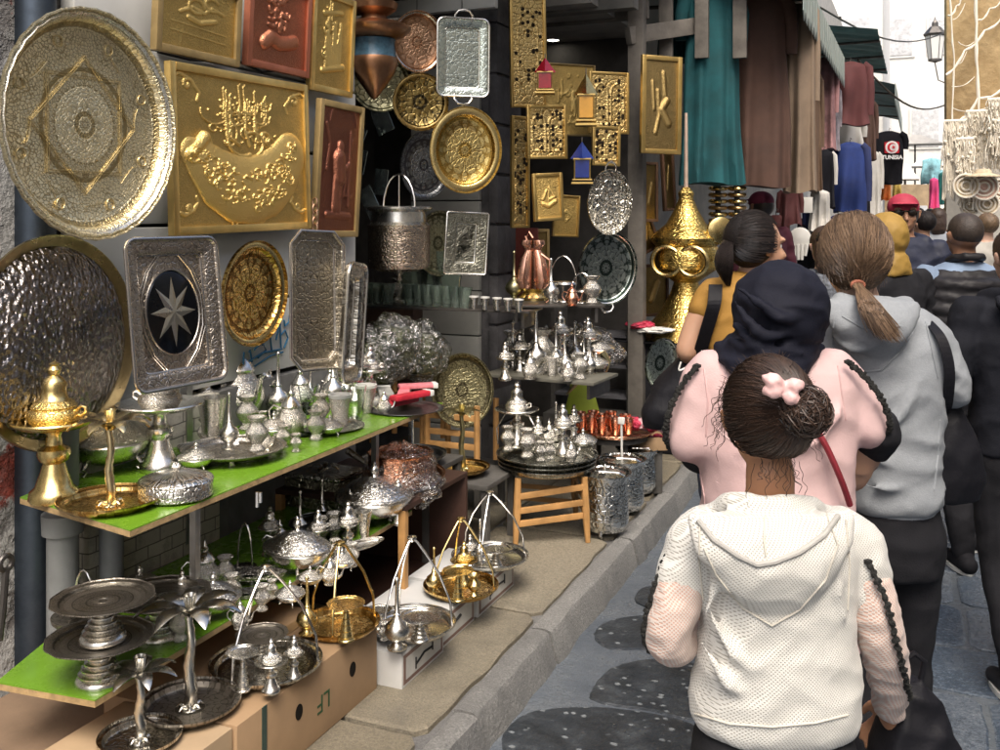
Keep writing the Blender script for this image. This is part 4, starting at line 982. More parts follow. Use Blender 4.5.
g.l(ms.outputs[0],g.nt.nodes['Material Output'].inputs[0]); m_plastic=g.mat
mb.build('plastic_wrap',m_plastic,o,recalc=False)
def plastic_bag(label,loc,sx,sy,sz,seed,rot=0):
    mb=MB(); s3=seed*7.3
    def f(u,v):
        a=u*2*PI; ph=v*PI; d=Vector((math.cos(a)*math.sin(ph),math.sin(a)*math.sin(ph),-math.cos(ph)))
        r_=1+.30*noise.noise(d*1.8+Vector((s3,0,0)))+.07*(.5-abs(noise.noise(Vector((d.x*6+d.z*3,d.y*5,d.z*2))+Vector((s3,0,0))))*2)+.04*(.5-abs(noise.noise(d*11+Vector((0,s3,0))))*2)
        return (d.x*sx*r_,d.y*sy*r_,(d.z*r_)*sz)
    mb.grid(f,84,44); o=mb.build('plastic_bag',m_plastic,None,recalc=False); o.location=loc; o.rotation_euler=(0,0,rot); return tag(o,label,'plastic bag')
q=onh(418,506,.5)
plastic_bag('crumpled clear plastic bag between the big tureen and the copper tub',Vector((q.x-.05,q.y+.05,.56)),.12,.12,.07,1)
# pan with handle under plastic
o=thing('serving_pan','long-handled silver pan lying over the plastic behind the big tureen','pan',P(400,478,4.05)); k=4.05/F
MB().at(.04,0,0,rot=Matrix.Rotation(R(12),4,'X')).lathe(tray_prof(.16,.1,.02,.005),40,sy=.8).build('pan',metal('brown_copper',(.42,.22,.12)),o)
MB().tube([(-.10,0,.02),(-.16,-.01,.05),(-.24,-.02,.095)],[.010,.012,.016],8).build('handle',m_silver,o)
# ------------------------------------------------ arm trays on the boxes
BZ=PV+.219
def arch(label,px,py,topy,w,z,mt,mtray,rot=0.4):
    q=onh(px,py,z); k=depth(q)/F; o=make_archtray(label,mt,mtray,w/2*k,(py-topy)*k*1.02,rot=rot); o.location=q; return q,k
q,k=arch('near silver tray with three curved arms and four small vessels, on the big carton',266,668,566,112,BZ,m_silver,m_silver_tray,.5)
put(make_footdish('small silver dish on a stem, left on the near three-armed tray',fh=1.1,r=.5),243,690,BZ+.02,w=34)
put(make_burner('tiny silver burner in the front middle of the near three-armed tray',dish=.3),271,692,BZ+.02,50)
put(make_burner('tiny silver burner at right on the near three-armed tray',dish=.24),294,678,BZ+.02,40)
put(make_footdish('broad dark-topped silver dish at the back of the near three-armed tray',m_silver,dark_tray,fh=.45),262,658,BZ+.02,w=52)
q,k=arch('gold tray with three curved arms on the far end of the big carton',340,628,542,80,BZ,m_gold,gold_tray,.9)
put(make_footdish('gold footed dish with broad flat top on the gold three-armed tray',m_gold,gold_tray,fh=.95),346,640,BZ+.02,w=38)
put(make_sprinkler('gold sprinkler on the left of the gold three-armed tray',m_gold),307,634,BZ+.02,54)
q,k=arch('middle silver tray with three curved arms, over the nearest printed box',412,628,537,88,PV+.12,m_silver,metal('silver_plate',SIL),.3)
put(make_footdish('silver footed dish front right on the middle silver three-armed tray',m_silver,m_silver,fh=.55),420,640,PV+.14,w=42)
put(make_sprinkler('silver sprinkler standing at left on the middle silver three-armed tray'),397,648,PV+.14,66)
put(make_footdish('small silver saucer on a stem at the back left of the middle silver tray',m_silver,m_silver_tray,fh=.7),379,628,PV+.14,w=26)
put(make_vase('tiny silver pot at the left rim of the middle silver three-armed tray'),384,640,PV+.14,16)
q,k=arch('farther gold tray with three curved arms, over the second printed box',461,590,518,76,PV+.12,m_gold,gold_tray,.1)
put(make_sprinkler('gold sprinkler on the left of the farther gold three-armed tray',m_gold),434,592,PV+.14,42)
put(make_footdish('gold dish on a stem in the middle of the farther gold tray',m_gold,m_gold,fh=.9),458,600,PV+.14,w=32)
put(make_burner('gold burner at the back of the farther gold three-armed tray',m_gold,m_gold_eng,.3),464,586,PV+.14,42)
put(make_vase('little gold vase right of the gold stem dish',m_gold),474,596,PV+.14,20)
q,k=arch('farthest silver tray with three curved arms near the pavement edge',490,560,492,78,PV+.12,m_silver,metal('silver_plate',SIL),.7)
put(make_sprinkler('silver sprinkler in the middle of the farthest three-armed tray'),480,562,PV+.14,40)
put(make_footdish('silver footed dish on the farthest three-armed tray',m_silver,m_silver,fh=.5),496,566,PV+.14,w=34)
put(make_burner('small silver burner at left on the farthest three-armed tray',dish=.25),470,566,PV+.14,30)
# palms in front
q=onh(190,708,.342); k=depth(q)/F
o=make_palm('taller silver palm candle stand on a round tray, bottom left',metal('pewter',(.66,.64,.58),.2,.35),dark_tray,50*k,106*k,64*k,7,th=.034); o.location=q
q=onh(140,742,.335); k=depth(q)/F
o=make_palm('shorter silver palm candle stand nearest the bottom left corner',metal('pewter',(.66,.64,.58)),m_silver_tray,41*k,78*k,46*k,7,th=.028); o.location=q
b2.location=(-1.625,2.058,PV); b2.children[0].data.transform(Matrix.Diagonal((1,1,(.333-PV)/.19,1)))
# hmm ring-handle bits hanging under the upper shelf edge
mb=MB(); q=onh(257,482,UZ); mb.tube([(0,0,-.03),(0,0,-.075)],.006,6); mb.tube([(.012,0,-.03),(.012,0,-.06)],.006,6)
tag(mb.build('shelf_hook',m_steel,loc=q),'pair of small steel hooks under the front edge of the upper green shelf','hook')

X1=[('sp',197,402,40,'slim silver sprinkler at the back between the big burner and the tallest teapot'),('bu',222,426,44,'round-lidded silver burner behind the footed tray cup'),('va',247,430,30,'silver egg-shaped vase just behind the footed tray'),('te',300,410,40,'silver teapot half hidden behind the ringed-neck sprinkler'),('va',283,448,20,'tiny silver pot at the front edge right of the footed tray'),
 ('va',321,424,26,'silver flared pot between the clear glasses and the rimmed cups'),('sp',344,404,48,'plain silver sprinkler between the two back burners'),('bo',246,408,30,'small silver lidded bowl behind the tallest teapot'),('te',330,400,30,'little silver kettle just under the octagonal tray'),('sp',310,404,34,'short silver sprinkler right of the half hidden teapot'),
 ('va',140,458,30,'silver goblet between the gold palm and the large burner'),('bu',370,402,50,'silver censer at the shelf back just left of the grey packets'),('bo',274,440,34,'round silver bowl at the front between the footed tray and low teapot'),('va',296,452,16,'tiny round pot at the very shelf edge before the low teapot')]
X2=[('va',232,604,26,'silver goblet right of the sugar bowl'),('te',280,558,34,'silver teapot behind the oval tureen on the lower shelf'),('bu',318,556,42,'silver burner just right of the oval tureen'),('va',334,540,24,'little silver vase under the dark mirror-like dish'),('bo',342,570,26,'small silver bowl at the front edge before the censer'),
 ('sp',300,540,44,'silver sprinkler behind the oval tureen on the lower shelf'),('te',350,530,36,'silver teapot left of the largest tureen'),('va',392,520,20,'tiny silver pot before the largest tureen'),('bu',182,620,44,'silver burner half hidden behind the silver palm'),('va',225,586,26,'silver vase behind the sugar bowl'),('bo',310,586,24,'small lidded silver bowl at the edge before the oval tureen')]
for lst,zz in ((X1,UZ),(X2,LZ)):
    for kd,px,py,h,l in lst:
        if kd=='bo': put(make_lidbowl(l),px,py,zz,w=h,rz=px)
        else: put({'sp':make_sprinkler,'bu':lambda l: make_burner(l,dish=.24),'va':make_vase,'te':make_teapot}[kd](l),px,py,zz,h,rz=(px*7)%90-40)

X3=[('va',206,446,24,'silver cup at the left rim of the footed tray'),('te',262,452,30,'low silver teapot at the right rim of the footed tray'),('bu',146,442,60,'silver burner behind the gold palm, left of the large burner'),('bo',196,470,34,'squat silver lidded bowl at the front edge between the box and footed tray'),
 ('va',316,440,26,'silver beaker at the front edge before the clear glasses'),('bo',330,436,26,'small silver lidded bowl in front of the rimmed cups'),('te',384,414,22,'tiny teapot at the front edge by the packets tray'),('sp',228,396,44,'thin silver sprinkler at the wall left of the tallest teapot'),('bo',128,440,40,'domed silver bowl at the shelf back beside the basin'),('va',98,448,34,'silver vase at the shelf back beneath the hammered basin')]
X4=[('bo',140,604,46,'silver bowl at the back of the lower shelf above the cake stands'),('te',205,590,44,'silver teapot behind the sugar bowl on the lower shelf'),('va',262,610,22,'silver cup at the front edge below the fish dishes'),('bu',270,556,44,'silver burner at the back, right of the wire arch'),('bo',290,604,28,'flat silver bowl at the very front edge below the oval tureen'),('sp',322,528,44,'silver sprinkler standing before the ornate casket'),
 ('te',330,584,26,'silver kettle at the front edge right of the oval tureen'),('bo',392,508,30,'silver lidded bowl at the far end beside the plastic bag'),('va',352,566,20,'small silver egg-cup at the front edge near the leaf tray'),('bu',398,524,40,'silver burner at the far front corner of the lower shelf'),('va',180,640,28,'silver goblet at the front edge under the palm leaves'),('te',240,628,26,'small teapot at the front edge right of the palm')]
for lst,zz in ((X3,UZ),(X4,LZ)):
    for kd,px,py,h,l in lst:
        if kd=='bo': put(make_lidbowl(l),px,py,zz,w=h,rz=px)
        else: put({'sp':make_sprinkler,'bu':lambda l: make_burner(l,dish=.24),'va':make_vase,'te':make_teapot}[kd](l),px,py,zz,h,rz=(px*7)%90-40)
# carton details : centre flap seam with tape
MB().box((-.225,-.355,.2165),(.04,.70,.0015)).build('top_tape',M('brown_tape',(.30,.19,.09),.35,bump=.1),bd)
MB().box((-.225,-.355,.2155),(.003,.705,.0012)).build('flap_seam',m_hole,bd)
# ============================================================= ALCOVE GOODS, NEXT STALLS, FAR STREET
pb_=m_panel=engraved('pierced_brass_panel',(.80,.60,.26),(.30,.18,.05),'mirror',38,8,0,.6,.38,dd=.004,dk=.45)
m_hole2=M('dark_piercing',(.03,.02,.01),.6,bump=0)
def door_panel(label,px,py,t,w,h,yaw,doors=1,roll=0,seed=1,frame=m_gframe):
    """gold panel with arched door motifs and pierced dots"""
    q=random.Random(seed); st=[]
    if doors==2:
        for s in(-1,1):
            st += [([(s*.08,-.75),(s*.08,.3)]+[(s*(.08+.35-.35*math.cos(R(a))),.3+.35*math.sin(R(a))) for a in range(0,181,30)]+[(s*.78,-.75),(s*.08,-.75)],.03)]
    else: st += [([(-.6,-.8),(-.6,.35)]+[(-.6*math.cos(R(a)),.35+.4*math.sin(R(a))) for a in range(0,181,20)]+[(.6,-.8)],.03)]
    o=framed(label,px,py,t,w,h,m_panel,frame,st,yaw=yaw,roll=roll,fw=.018,name='brass_door_panel',nx=60,ny=80,fd=.022)
    W=max(v.co.x for v in o.children[0].data.vertices); H=max(v.co.y for v in o.children[0].data.vertices)
    mb=MB()
    for i in range(26):
        x=q.choice([-.5,.5,-.3,.3,0,-.7,.7])*W; y=q.uniform(-.75,.8)*H
        mb.at(x,y,.006).lathe([(0,.003),(q.uniform(.006,.011),.003),(.011,0)],8)
    mb.build('pierced_studs',m_hole2,o); return o
TA=5.9
door_panel('tall gold panel with pierced stars, upper one beside the stone pier',528,52,TA-.3,36,112,42,1,1,2)
door_panel('narrow tall gold panel under the upper one, beside the stone pier',520,172,TA-.3,18,112,30,1,0,3)
door_panel('square gold double-door panel below the red lantern',547,132,TA-.4,40,54,50,2,1,4)
door_panel('gold double-door panel hanging at the upper right behind the gold lantern',609,103,TA+.2,40,62,50,2,0,5)
door_panel('small gold double-door panel beside the blue lantern',606,146,TA,28,40,48,2,-1,6)
framed('greenish gold panel behind the red and gold lanterns',570,100,TA+.4,50,72,pl_gold,m_cframe,script_strokes(0,0,1.2,1.4,16,20,.02),yaw=45,fw=.012,nx=60,ny=70)
framed('small framed gold relief of a boat, left of the silver oval trays',548,197,TA-.4,30,48,pl_gold,m_gframe,[([(-.4,-.3),(0,-.4),(.5,-.2)],.08),([(0,-.3),(.1,.5)],.03),([(.1,.4),(.5,0),(.1,-.1)],.05),([(-.1,.3),(-.4,-.1)],.05)],yaw=50,roll=3,fw=.02,nx=60,ny=80)
framed('small plain gold panel with a diamond, right of the boat relief',566,216,TA-.1,26,42,pl_gold,m_gframe,[([(0,.3),(.4,0),(0,-.3),(-.4,0),(0,.3)],.03),(arc(0,0,.2,0,360),.03)],yaw=50,roll=-3,fw=.012,nx=60,ny=80)
round_tray('upper oval silver tray hanging overlapping the dark patterned oval tray',608,202,TA-.3,44,66,engraved('engraved_silver_b',(.80,.78,.70),(.2,.18,.15),'flat',26,8,0,.9,.2,dd=.01),.1,.02,yaw=50,handles=1)
o=round_tray('large oval silver tray with a dark patterned centre and lower handle',606,268,TA-.2,58,74,engraved('patterned_dark_oval',(.62,.68,.62),(.05,.07,.06),'rosette',30,8,40,.4,.3,dk=.6),.1,.02,yaw=44,rim=m_silver,handles=-1)
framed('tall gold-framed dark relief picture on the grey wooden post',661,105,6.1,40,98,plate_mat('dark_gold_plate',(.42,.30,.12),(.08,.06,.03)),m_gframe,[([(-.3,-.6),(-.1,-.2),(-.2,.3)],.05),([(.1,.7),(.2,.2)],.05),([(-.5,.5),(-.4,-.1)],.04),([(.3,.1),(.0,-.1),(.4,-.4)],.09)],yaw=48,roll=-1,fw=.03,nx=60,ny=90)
# house-shaped lanterns
def house_lantern(label,px,py,t,w,h,mat,matroof):
    o=thing('hanging_lantern',label,'lantern',P(px,py+h/2,t),rot=(0,0,R(20))); k=t/F; w*=k*.8; h*=k
    MB().box((0,0,h*.10),(w*1.1,w*1.1,h*.03)).box((0,0,h*.02),(w*1.2,w*1.2,h*.04)).build('base',m_gframe,o)
    MB().box((0,0,h*.36),(w*.82,w*.82,h*.42)).build('glass_panes',mat,o,smooth=False)
    mb=MB()
    for sx in(-1,1):
        for sy in(-1,1): mb.tube([(sx*w*.43,sy*w*.43,h*.12),(sx*w*.43,sy*w*.43,h*.58)],w*.045,6)
    mb.box((0,0,h*.59),(w,w,h*.03)); mb.build('frame',m_gframe,o)
    MB().lathe([(w*.68,h*.6),(w*.02,h*1.0),(0,h)],4).build('roof',matroof,o,smooth=False)
    MB().tube([(0,0,h),(0,0,h*1.12)],w*.03,5).build('hanger',m_iron,o); return o
m_rg=M('red_glass',(.50,.02,.04),.15,var=.3,bump=0); m_bg=M('blue_glass',(.02,.04,.22),.12,var=.3,bump=0); m_ag=M('amber_glass',(.75,.38,.06),.2,var=.2,bump=0)
house_lantern('red glass house-shaped lantern hanging before the upper gold panel',545,76,5.4,20,36,m_rg,m_rg)
house_lantern('gold and amber pointed lantern between the gold panels',586,100,5.4,22,52,m_ag,m_gold)
house_lantern('deep blue glass house-shaped lantern over the silver oval trays',582,163,5.4,22,42,m_bg,m_bg)
# wooden post and frame of the next stall
m_gw=M('grey_old_wood',(.16,.145,.125),.8,var=.35,vs=7,bump=.5,bs=30)
st_=thing('timber_stall','old grey timber stall frame with beams over the hanging gowns','stall frame',(0,0,0))
pt=P(637,300,6.35)
MB().box((pt.x,pt.y,1.95),(.10,.09,3.7),.006).build('post',m_gw,st_)
A,B=P(628,36,6.3),P(776,14,7.2); d=B-A
MB().box(((A+B)/2),(d.length,.05,.11),.005,rot=d.to_track_quat('X','Z').to_matrix()).build('beam',m_gw,st_)
for px in (666,702,740): 
    a=P(px,40-(px-640)*.15,6.6); MB().box((a.x,a.y,3.3),(.09,.04,1.2),.004).build('upright',m_gw,st_)
MB().box((pt.x-.6,pt.y+.1,3.0),(1.3,.05,.14),.004).build('cross_beam',m_gw,st_)
# alcove shelves
def glass_shelf(label,p0,p1,depth_=.28,th=.012,mat=None,name='display_shelf'):
    c=(p0+p1)/2; d=p1-p0; o=thing(name,label,'shelf',c,rot=(0,0,math.atan2(d.y,d.x)))
    MB().box((0,0,-th/2),(Vector((d.x,d.y)).length,depth_,th),.002).build('board',mat or M('dark_shelf',(.05,.045,.04),.3),o)
    for s in(-1,1): MB().box((s*(d.length/2-.04),.0,-.05),(.015,depth_*.8,.08)).build('bracket',m_iron,o)
    return o
zA=1.17; p0,p1=onh(350,303,zA),onh(536,309,zA)
glass_shelf('dark narrow shelf with rows of tea glasses across the recess',p0,p1,.25)
zB=1.19; q0,q1=onh(508,303,zB),onh(602,303,zB)
glass_shelf('dark shelf with copper ewer and wire baskets beside the oval tray',q0,q1,.28)
zC=.83; r0,r1=onh(497,369,zC),onh(606,378,zC)
glass_shelf('lower pale shelf crowded with silver sprinklers beyond the pier',r0,r1,.34,.015,M('grey_shelf',(.13,.125,.10),.5))
g=N('greenish_glass'); g.set(Base_Color=(.80,.95,.82),Roughness=.08,IOR=1.35,Transmission_Weight=.85); m_gl2=g.mat
# glasses along shelf A
gp=make_glass('x',m_gl2); gp2=make_glass('x',m_silver,m_white,name='silver_cup',cat='cup')
gA='tea glasses lined up on the recess shelf'
def row(proto,xs,ya,yb,z,h,labels,grp=None,first=True):
    n=len(xs)
    for i,x in enumerate(xs):
        y=ya+(yb-ya)*i/max(1,n-1)
        o=proto if (first and i==0) else copy_tree(proto)
        put(o,x,y,z,h); o['label']=labels if isinstance(labels,str) else labels[i]
        if grp: o['group']=grp
row(gp,[366,377,388,410,419,428,437,447,456,465],303,308,zA,19,'greenish tea glass in the row on the recess shelf, behind others like it',gA)
row(gp2,[474,485,497,508,519],309,312,zA,12,'short silver cup in the close row at the right end of the recess shelf','short silver cups on the recess shelf')
put(make_vase('greenish glass vase at the left of the shelf glasses'),398,302,zA,22)
# larger translucent bottles behind
for i,(x,h) in enumerate(((414,44),(430,40),(447,48))):
    o=make_glass(['left tall pale green glass tumbler behind the shelf glasses','middle pale green tumbler behind the shelf glasses','right pale green tumbler under the square silver tray'][i],m_gl2); put(o,x,302,zA,h)
# copper ewer + drape
q=onh(533,300,zB); k=depth(q)/F
o=thing('copper_ewer','fluted copper ewer with gold base in the alcove beside the small bottles','ewer',q)
MB().lathe([(0,0),(14*k,0),(15*k,3*k),(10*k,8*k),(13*k,12*k)],28).build('base',m_gold,o)
MB().lathe([(13*k,12*k),(16*k,20*k),(11*k,42*k),(7*k,50*k),(11*k,56*k),(10*k,60*k),(0,60*k)],44,lobes=11,la=.12).build('fluted_body',metal('pink_copper',(.90,.50,.36),.2,.3),o)
MB().tube([(9*k,0,46*k),(18*k,0,40*k),(17*k,0,24*k),(13*k,0,18*k)],1.5*k,8).build('handle',m_copper,o)
MB().tube([(-6*k,0,58*k),(-8*k,0,64*k),(-4*k,0,68*k),(0,0,62*k)],1.5*k,8).build('figure_knob',m_copper,o)
o=put(make_sprinkler('brass round-bellied bottle left of the copper ewer',metal('dull_brass',(.45,.42,.25),.3,.4)),514,300,zB,46)
tag(MB().box((0,0,0),(.16,.02,.42),.004).build('red_brown_board',M('red_brown',(.16,.035,.025),.5),loc=P(526,262,6.1)),'dark red-brown board standing behind the copper ewer','board')
fr_=framed('dark gold framed panel behind the copper ewer',532,262,6.2,34,66,plate_mat('dark_gold_plate',(.42,.30,.12),(.08,.06,.03)),m_cframe,[],yaw=45,fw=.02,nx=10,ny=10)
# wire baskets
def wire_basket(label,px,py,z,w,h):
    q=onh(px,py,z); k=depth(q)/F; o=thing('wire_basket',label,'basket',q); mb=MB(); w*=k/2; h*=k
    for zz,rr_ in ((.02,.7),(.4,1.0),(.42,1.0)): mb.tube([(w*rr_*math.cos(a),w*rr_*math.sin(a),h*zz) for a in [i*PI/10 for i in range(20)]],.0035,5,closed=True)
    for i in range(10):
        a=i*PI/5; mb.tube([(w*.7*math.cos(a),w*.7*math.sin(a),h*.02),(w*math.cos(a),w*math.sin(a),h*.4)],.0028,5)
    mb.build('wire_bowl',m_steel,o); MB().tube([(w*math.cos(a),0,h*(.4+.6*math.sin(a))) for a in [i*PI/12 for i in range(13)]],.004,6).build('arched_handle',m_steel,o); return o
wire_basket('silver wire basket with arched handle right of the copper ewer',563,302,zB,28,46)
wire_basket('second smaller wire basket partly in front of the dark oval tray',582,303,zB,22,30)
put(make_sprinkler('small silver sprinkler between the copper ewer and the wire basket'),551,303,zB,42)
put(make_teapot('little copper-pink pot at the front of the alcove shelf',m_copper),572,306,zB,22)
put(make_vase('small silver vase at the right end of the alcove shelf'),592,304,zB,26)
# sprinklers on shelf C
sp=make_sprinkler('x'); xs=[513,523,536,546,556,565,575,584,590]
names=['leftmost silver sprinkler on the lower pale shelf','second silver sprinkler from the left on the pale shelf','tallest sprinkler on the pale shelf','sprinkler right of the tallest on the pale shelf','middle sprinkler of the right cluster on the pale shelf','slim sprinkler behind the silver tub on the pale shelf','sprinkler left of the plastic-wrapped silver pile','sprinkler next to the plastic-wrapped pile on the pale shelf','rightmost sprinkler on the pale shelf']
for i,(x,h) in enumerate(zip(xs,[44,42,62,40,46,38,44,36,34])):
    o=sp if i==0 else copy_tree(sp); put(o,x,368+(i%3)*3,zC,h); o['label']=names[i]; o['group']='silver sprinklers on the pale shelf'
put(make_burner('silver censer with flat dish at the left of the pale shelf, above the stool tray',dish=.34),520,372,zC,40)
put(make_glass('engraved silver tub on the pale shelf front edge',m_silver_eng,name='silver_tub',cat='tub'),552,376,zC,17); 
put(make_lidbowl('small silver lidded bowl at the right end of the pale shelf'),596,372,zC,w=26)
for i,(x,y,l) in enumerate(((598,352,'crinkled plastic-wrapped silver pile at the right of the pale shelf'),(585,338,'plastic-wrapped bundle above the pale shelf, under the oval tray'))):
    plastic_bag(l,P(x,y,5.9),.16,.12,.08,5+i)
    o=make_lidbowl(['silver dish inside the lower plastic wrapping','silver dish inside the upper plastic wrapping'][i]); put(o,x,y+8,EYE-(y+6-HZ)/F*5.9,w=34)
# dark shelving strips behind
sv=thing('shelf_rack','black empty shelf rack under the dark oval tray','rack',P(596,400,6.6))
for z in (.05,.25,.45): MB().box((0,0,z),(.5,.25,.02)).build('shelf_board',M('grey_metal_shelf',(.10,.10,.11),.4),sv)
for s in(-.26,.26): MB().box((s,0,.3),(.03,.25,.9)).build('side_post',m_darkwall,sv)
# ------------------------------------------------ stool with round tray stack
zS=.50; q=onh(547,453,zS); k=depth(q)/F
tm=engraved('stool_tray',(.62,.62,.56),(.2,.2,.17),'rosette',40,8,50,.3,.2)
for i in range(3):
    o=make_tray(['topmost tray of the stack on the wooden stool','middle tray of the stack on the wooden stool','lowest tray of the stack on the wooden stool'][2-i],tm,depth=.055,brim=.08,name='round_tray'); 
    o.location=(q.x,q.y,zS-.075+i*.022); s=(98+i*2)*k; o.scale=(s,s,s)
st=thing('folding_stool','pale wooden folding stool with crossed legs under the round trays','stool',(q.x,q.y,PV),rot=(0,0,R(28)))
H=zS-.078-PV; W=.17
for sx in(-1,1):
    for sy in(-1,1):
        MB().tube([(sx*W,sy*W,0),(sx*W*.95,sy*W*.95,H*.5),(sx*W*.92,sy*W*.92,H)],[.012,.019,.015],8).build('leg',m_wood,st)
for (z0,z1) in ((H*.42,H*.30),(H*.62,H*.5),(H*.86,H*.72)):
    MB().box((0,-W*.96,(z0+z1)/2),(W*2,.014,.028),.003,rot=Matrix.Rotation(math.atan2(z1-z0,W*2),3,'Y')).build('rail',m_wood,st)
    MB().box((W*.96,0,(z0+z1)/2+.02),(.014,W*2,.028),.003).build('rail',m_wood,st)
    MB().box((0,W*.96,(z0+z1)/2),(W*2,.014,.024),.003,rot=Matrix.Rotation(-math.atan2(z1-z0,W*2),3,'Y')).build('rail',m_wood,st)
zt=zS+.008
o=put(make_burner('silver censer with two arched side handles, left on the stool trays',dish=.34),517,446,zt,60)
for s in(-1,1): MB().tube([(s*.32,0,0),(s*.34,0,.25),(s*.2,0,.48),(0,0,.52)],.014,6).build('side_arch',m_steel,o)
put(make_burner('small silver censer in the middle of the stool trays',dish=.3),538,452,zt,34)
put(make_burner('taller silver censer right of centre on the stool trays',dish=.24),563,455,zt,48)
put(make_teapot('small silver teapot at the back of the stool trays'),549,444,zt,24)
put(make_lidbowl('silver lidded bowl at the right rim of the stool trays'),583,450,zt,w=28)
put(make_vase('tiny silver pot at the front rim of the stool trays'),550,459,zt,16)
put(make_lidbowl('little silver bowl behind the arched censer on the stool trays'),530,443,zt,w=20)
# second wooden stools deep in the recess + brass palm tray
def back_stool(label,px,py,t,w,h):
    o=thing('folding_stool',label,'stool',P(px,py,t)); k=t/F; w*=k/2; h*=k
    for s in(-1,1):
        for d_ in (-.12,.12): MB().tube([(s*w,d_,0),(s*w,d_,h)],.016,8).build('leg',m_wood,o)
    for z in (.35,.55,.8): MB().box((0,-.12,h*z),(2*w,.014,.03),.003).build('rail',m_wood,o)
back_stool('wooden folding stool at the right of the recess behind the brass palm',462,462,5.1,54,62)
back_stool('wooden folding stool deep in the recess behind the red packets',408,440,5.3,56,62)
q=P(462,470,4.6); k=4.6/F
o=make_palm('brass palm candle stand on a round tray in the recess',metal('dull_brass2',(.55,.48,.24),.3,.4),gold_tray,28*k,62*k,26*k,6,th=.03); o.location=q
q=P(411,458,4.4); k=4.4/F
tg=thing('pedestal','dark round pedestal foot holding up the tray of red packets','pedestal',q)
MB().lathe(tray_prof(36*k,.12,.02,.006),48).build('base_dish',metal('dark_tray_metal',(.2,.2,.2)),tg); MB().tube([(0,0,0),(0,0,50*k)],.012,10).build('stem',m_silver,tg)
# floor-standing low table behind (dark) so these do not float
for (l,px,py,t,wd) in (('low black table in the recess under the brass palm',462,474,4.65,.42),('low black table in the recess under the dark pedestal',405,466,4.5,.42),('long black bench at the back of the recess under the stools',432,463,5.25,.75)):
    q=P(px,py,t); o=thing('low_table',l,'table',(q.x,q.y,PV)); zz=q.z-PV+(.03 if 'pedestal' in l else .01)
    MB().box((0,0,zz-.012),(wd,.36,.024),.004).build('table_top',m_darkwall,o)
    for sx in(-1,1):
        for sy in(-1,1): MB().box((sx*wd*.45,sy*.15,(zz-.024)/2),(.03,.03,zz-.024)).build('leg',m_darkwall,o)
for i,(x,y,t,l) in enumerate(((392,345,4.75,'big crinkled clear plastic bundle in the recess above the red packets'),(420,352,4.9,'green-tinged plastic-wrapped bundle in the recess, right one'),(372,360,4.7,'plastic-wrapped bundle at the left of the recess'))):
    plastic_bag(l,P(x,y,t),.15,.12,.15,11+i)
    put_=tag(MB().box((0,0,0),(.2,.14,.2),.03).build('wrapped_goods',M('olive_goods',(.09,.10,.04),.35,.5,var=.7,vs=22,bump=.8,bs=30,bd=.02),loc=P(x,y+2,t+.03)),['olive brass goods inside the big plastic bundle','olive brass goods inside the right plastic bundle','olive brass goods inside the left plastic bundle'][i],'goods')
# ------------------------------------------------ copper tea tray, box of red, pails
zT=.45; q=onh(612,432,zT); k=depth(q)/F
tb=thing('low_table','small dark table under the copper tea tray','table',(q.x,q.y,PV))
MB().lathe([(0,zT-PV-.03),(.2,zT-PV-.03),(.2,zT-PV-.004),(0,zT-PV-.004)],24).build('table_top',m_darkwall,tb)
for i in range(4): 
    a=PI/4+i*PI/2; MB().tube([(.15*math.cos(a),.15*math.sin(a),zT-PV-.03),(.17*math.cos(a),.17*math.sin(a),0)],.014,8).build('leg',m_darkwall,tb)
o=make_tray('round copper tray crowded with little tea glasses, right of the stool',cop_eng,depth=.04,brim=.08); o.location=(q.x,q.y,zT); s=88*k; o.scale=(s,s,s)
gc=make_glass('x',metal('pink_copper',(.9,.5,.36),.2,.3))
for i,(dx,dy) in enumerate([(-.38,.0),(-.3,-.14),(-.26,.12),(-.18,-.2),(-.12,-.02),(-.05,-.24),(-.06,.16),(.03,-.1),(.1,-.22),(.14,.06),(.22,-.12),(-.22,-.04)]):
    o=gc if i==0 else copy_tree(gc); o.location=(q.x+dx*s,q.y+dy*s,zT+.012); o.scale=(.09,.09,.085); o['label']='small copper-pink tea glass on the round copper tray'; o['group']='copper tea glasses'
rn=random.Random(8); m_rf=M('red_blossom',(.45,.03,.07),.5,var=.5,vs=30)
m_pf=M('pale_pink_wrap',(.65,.40,.42),.4,var=.3,vs=30)
for i in range(4):
    o=plastic_bag(['left','second','third','right'][i]+' of the small pink paper bundles at the right side of the copper tray',(q.x+.12+.05*i,q.y+.02*(i%2)+.03,zT+.05),.045,.045,.035,20+i); o.data.materials[0]=m_pf if i%2 else m_rf; o.name='paper_bundle'
q2=onh(643,436,.42); bx=thing('open_box','open brown cardboard box of red fabric roses by the copper tray','box',q2,rot=(0,0,R(20)))
for s in(-1,1):
    MB().box((s*.12,0,-.02),(.008,.2,.07),.001).build('side_flap',m_card,bx); MB().box((0,s*.10,-.02),(.235,.008,.07),.001).build('side_flap',m_card,bx)
MB().box((0,0,-.05),(.235,.195,.008)).build('bottom',m_card,bx)
mb=MB()
for i in range(16):
    x,y=rn.uniform(-.09,.09),rn.uniform(-.07,.07); mb.at(x,y,-.025+rn.uniform(0,.02)).lathe([(0,-.02),(.02,-.01),(.026,.01),(.015,.02),(.012,.008),(0,.012)],9,lobes=5,la=.15)
mb.build('red_roses',m_rf,bx)
MB().box((0,0,-.18),(.2,.16,.24),.01).build('stand',m_darkwall,bx)
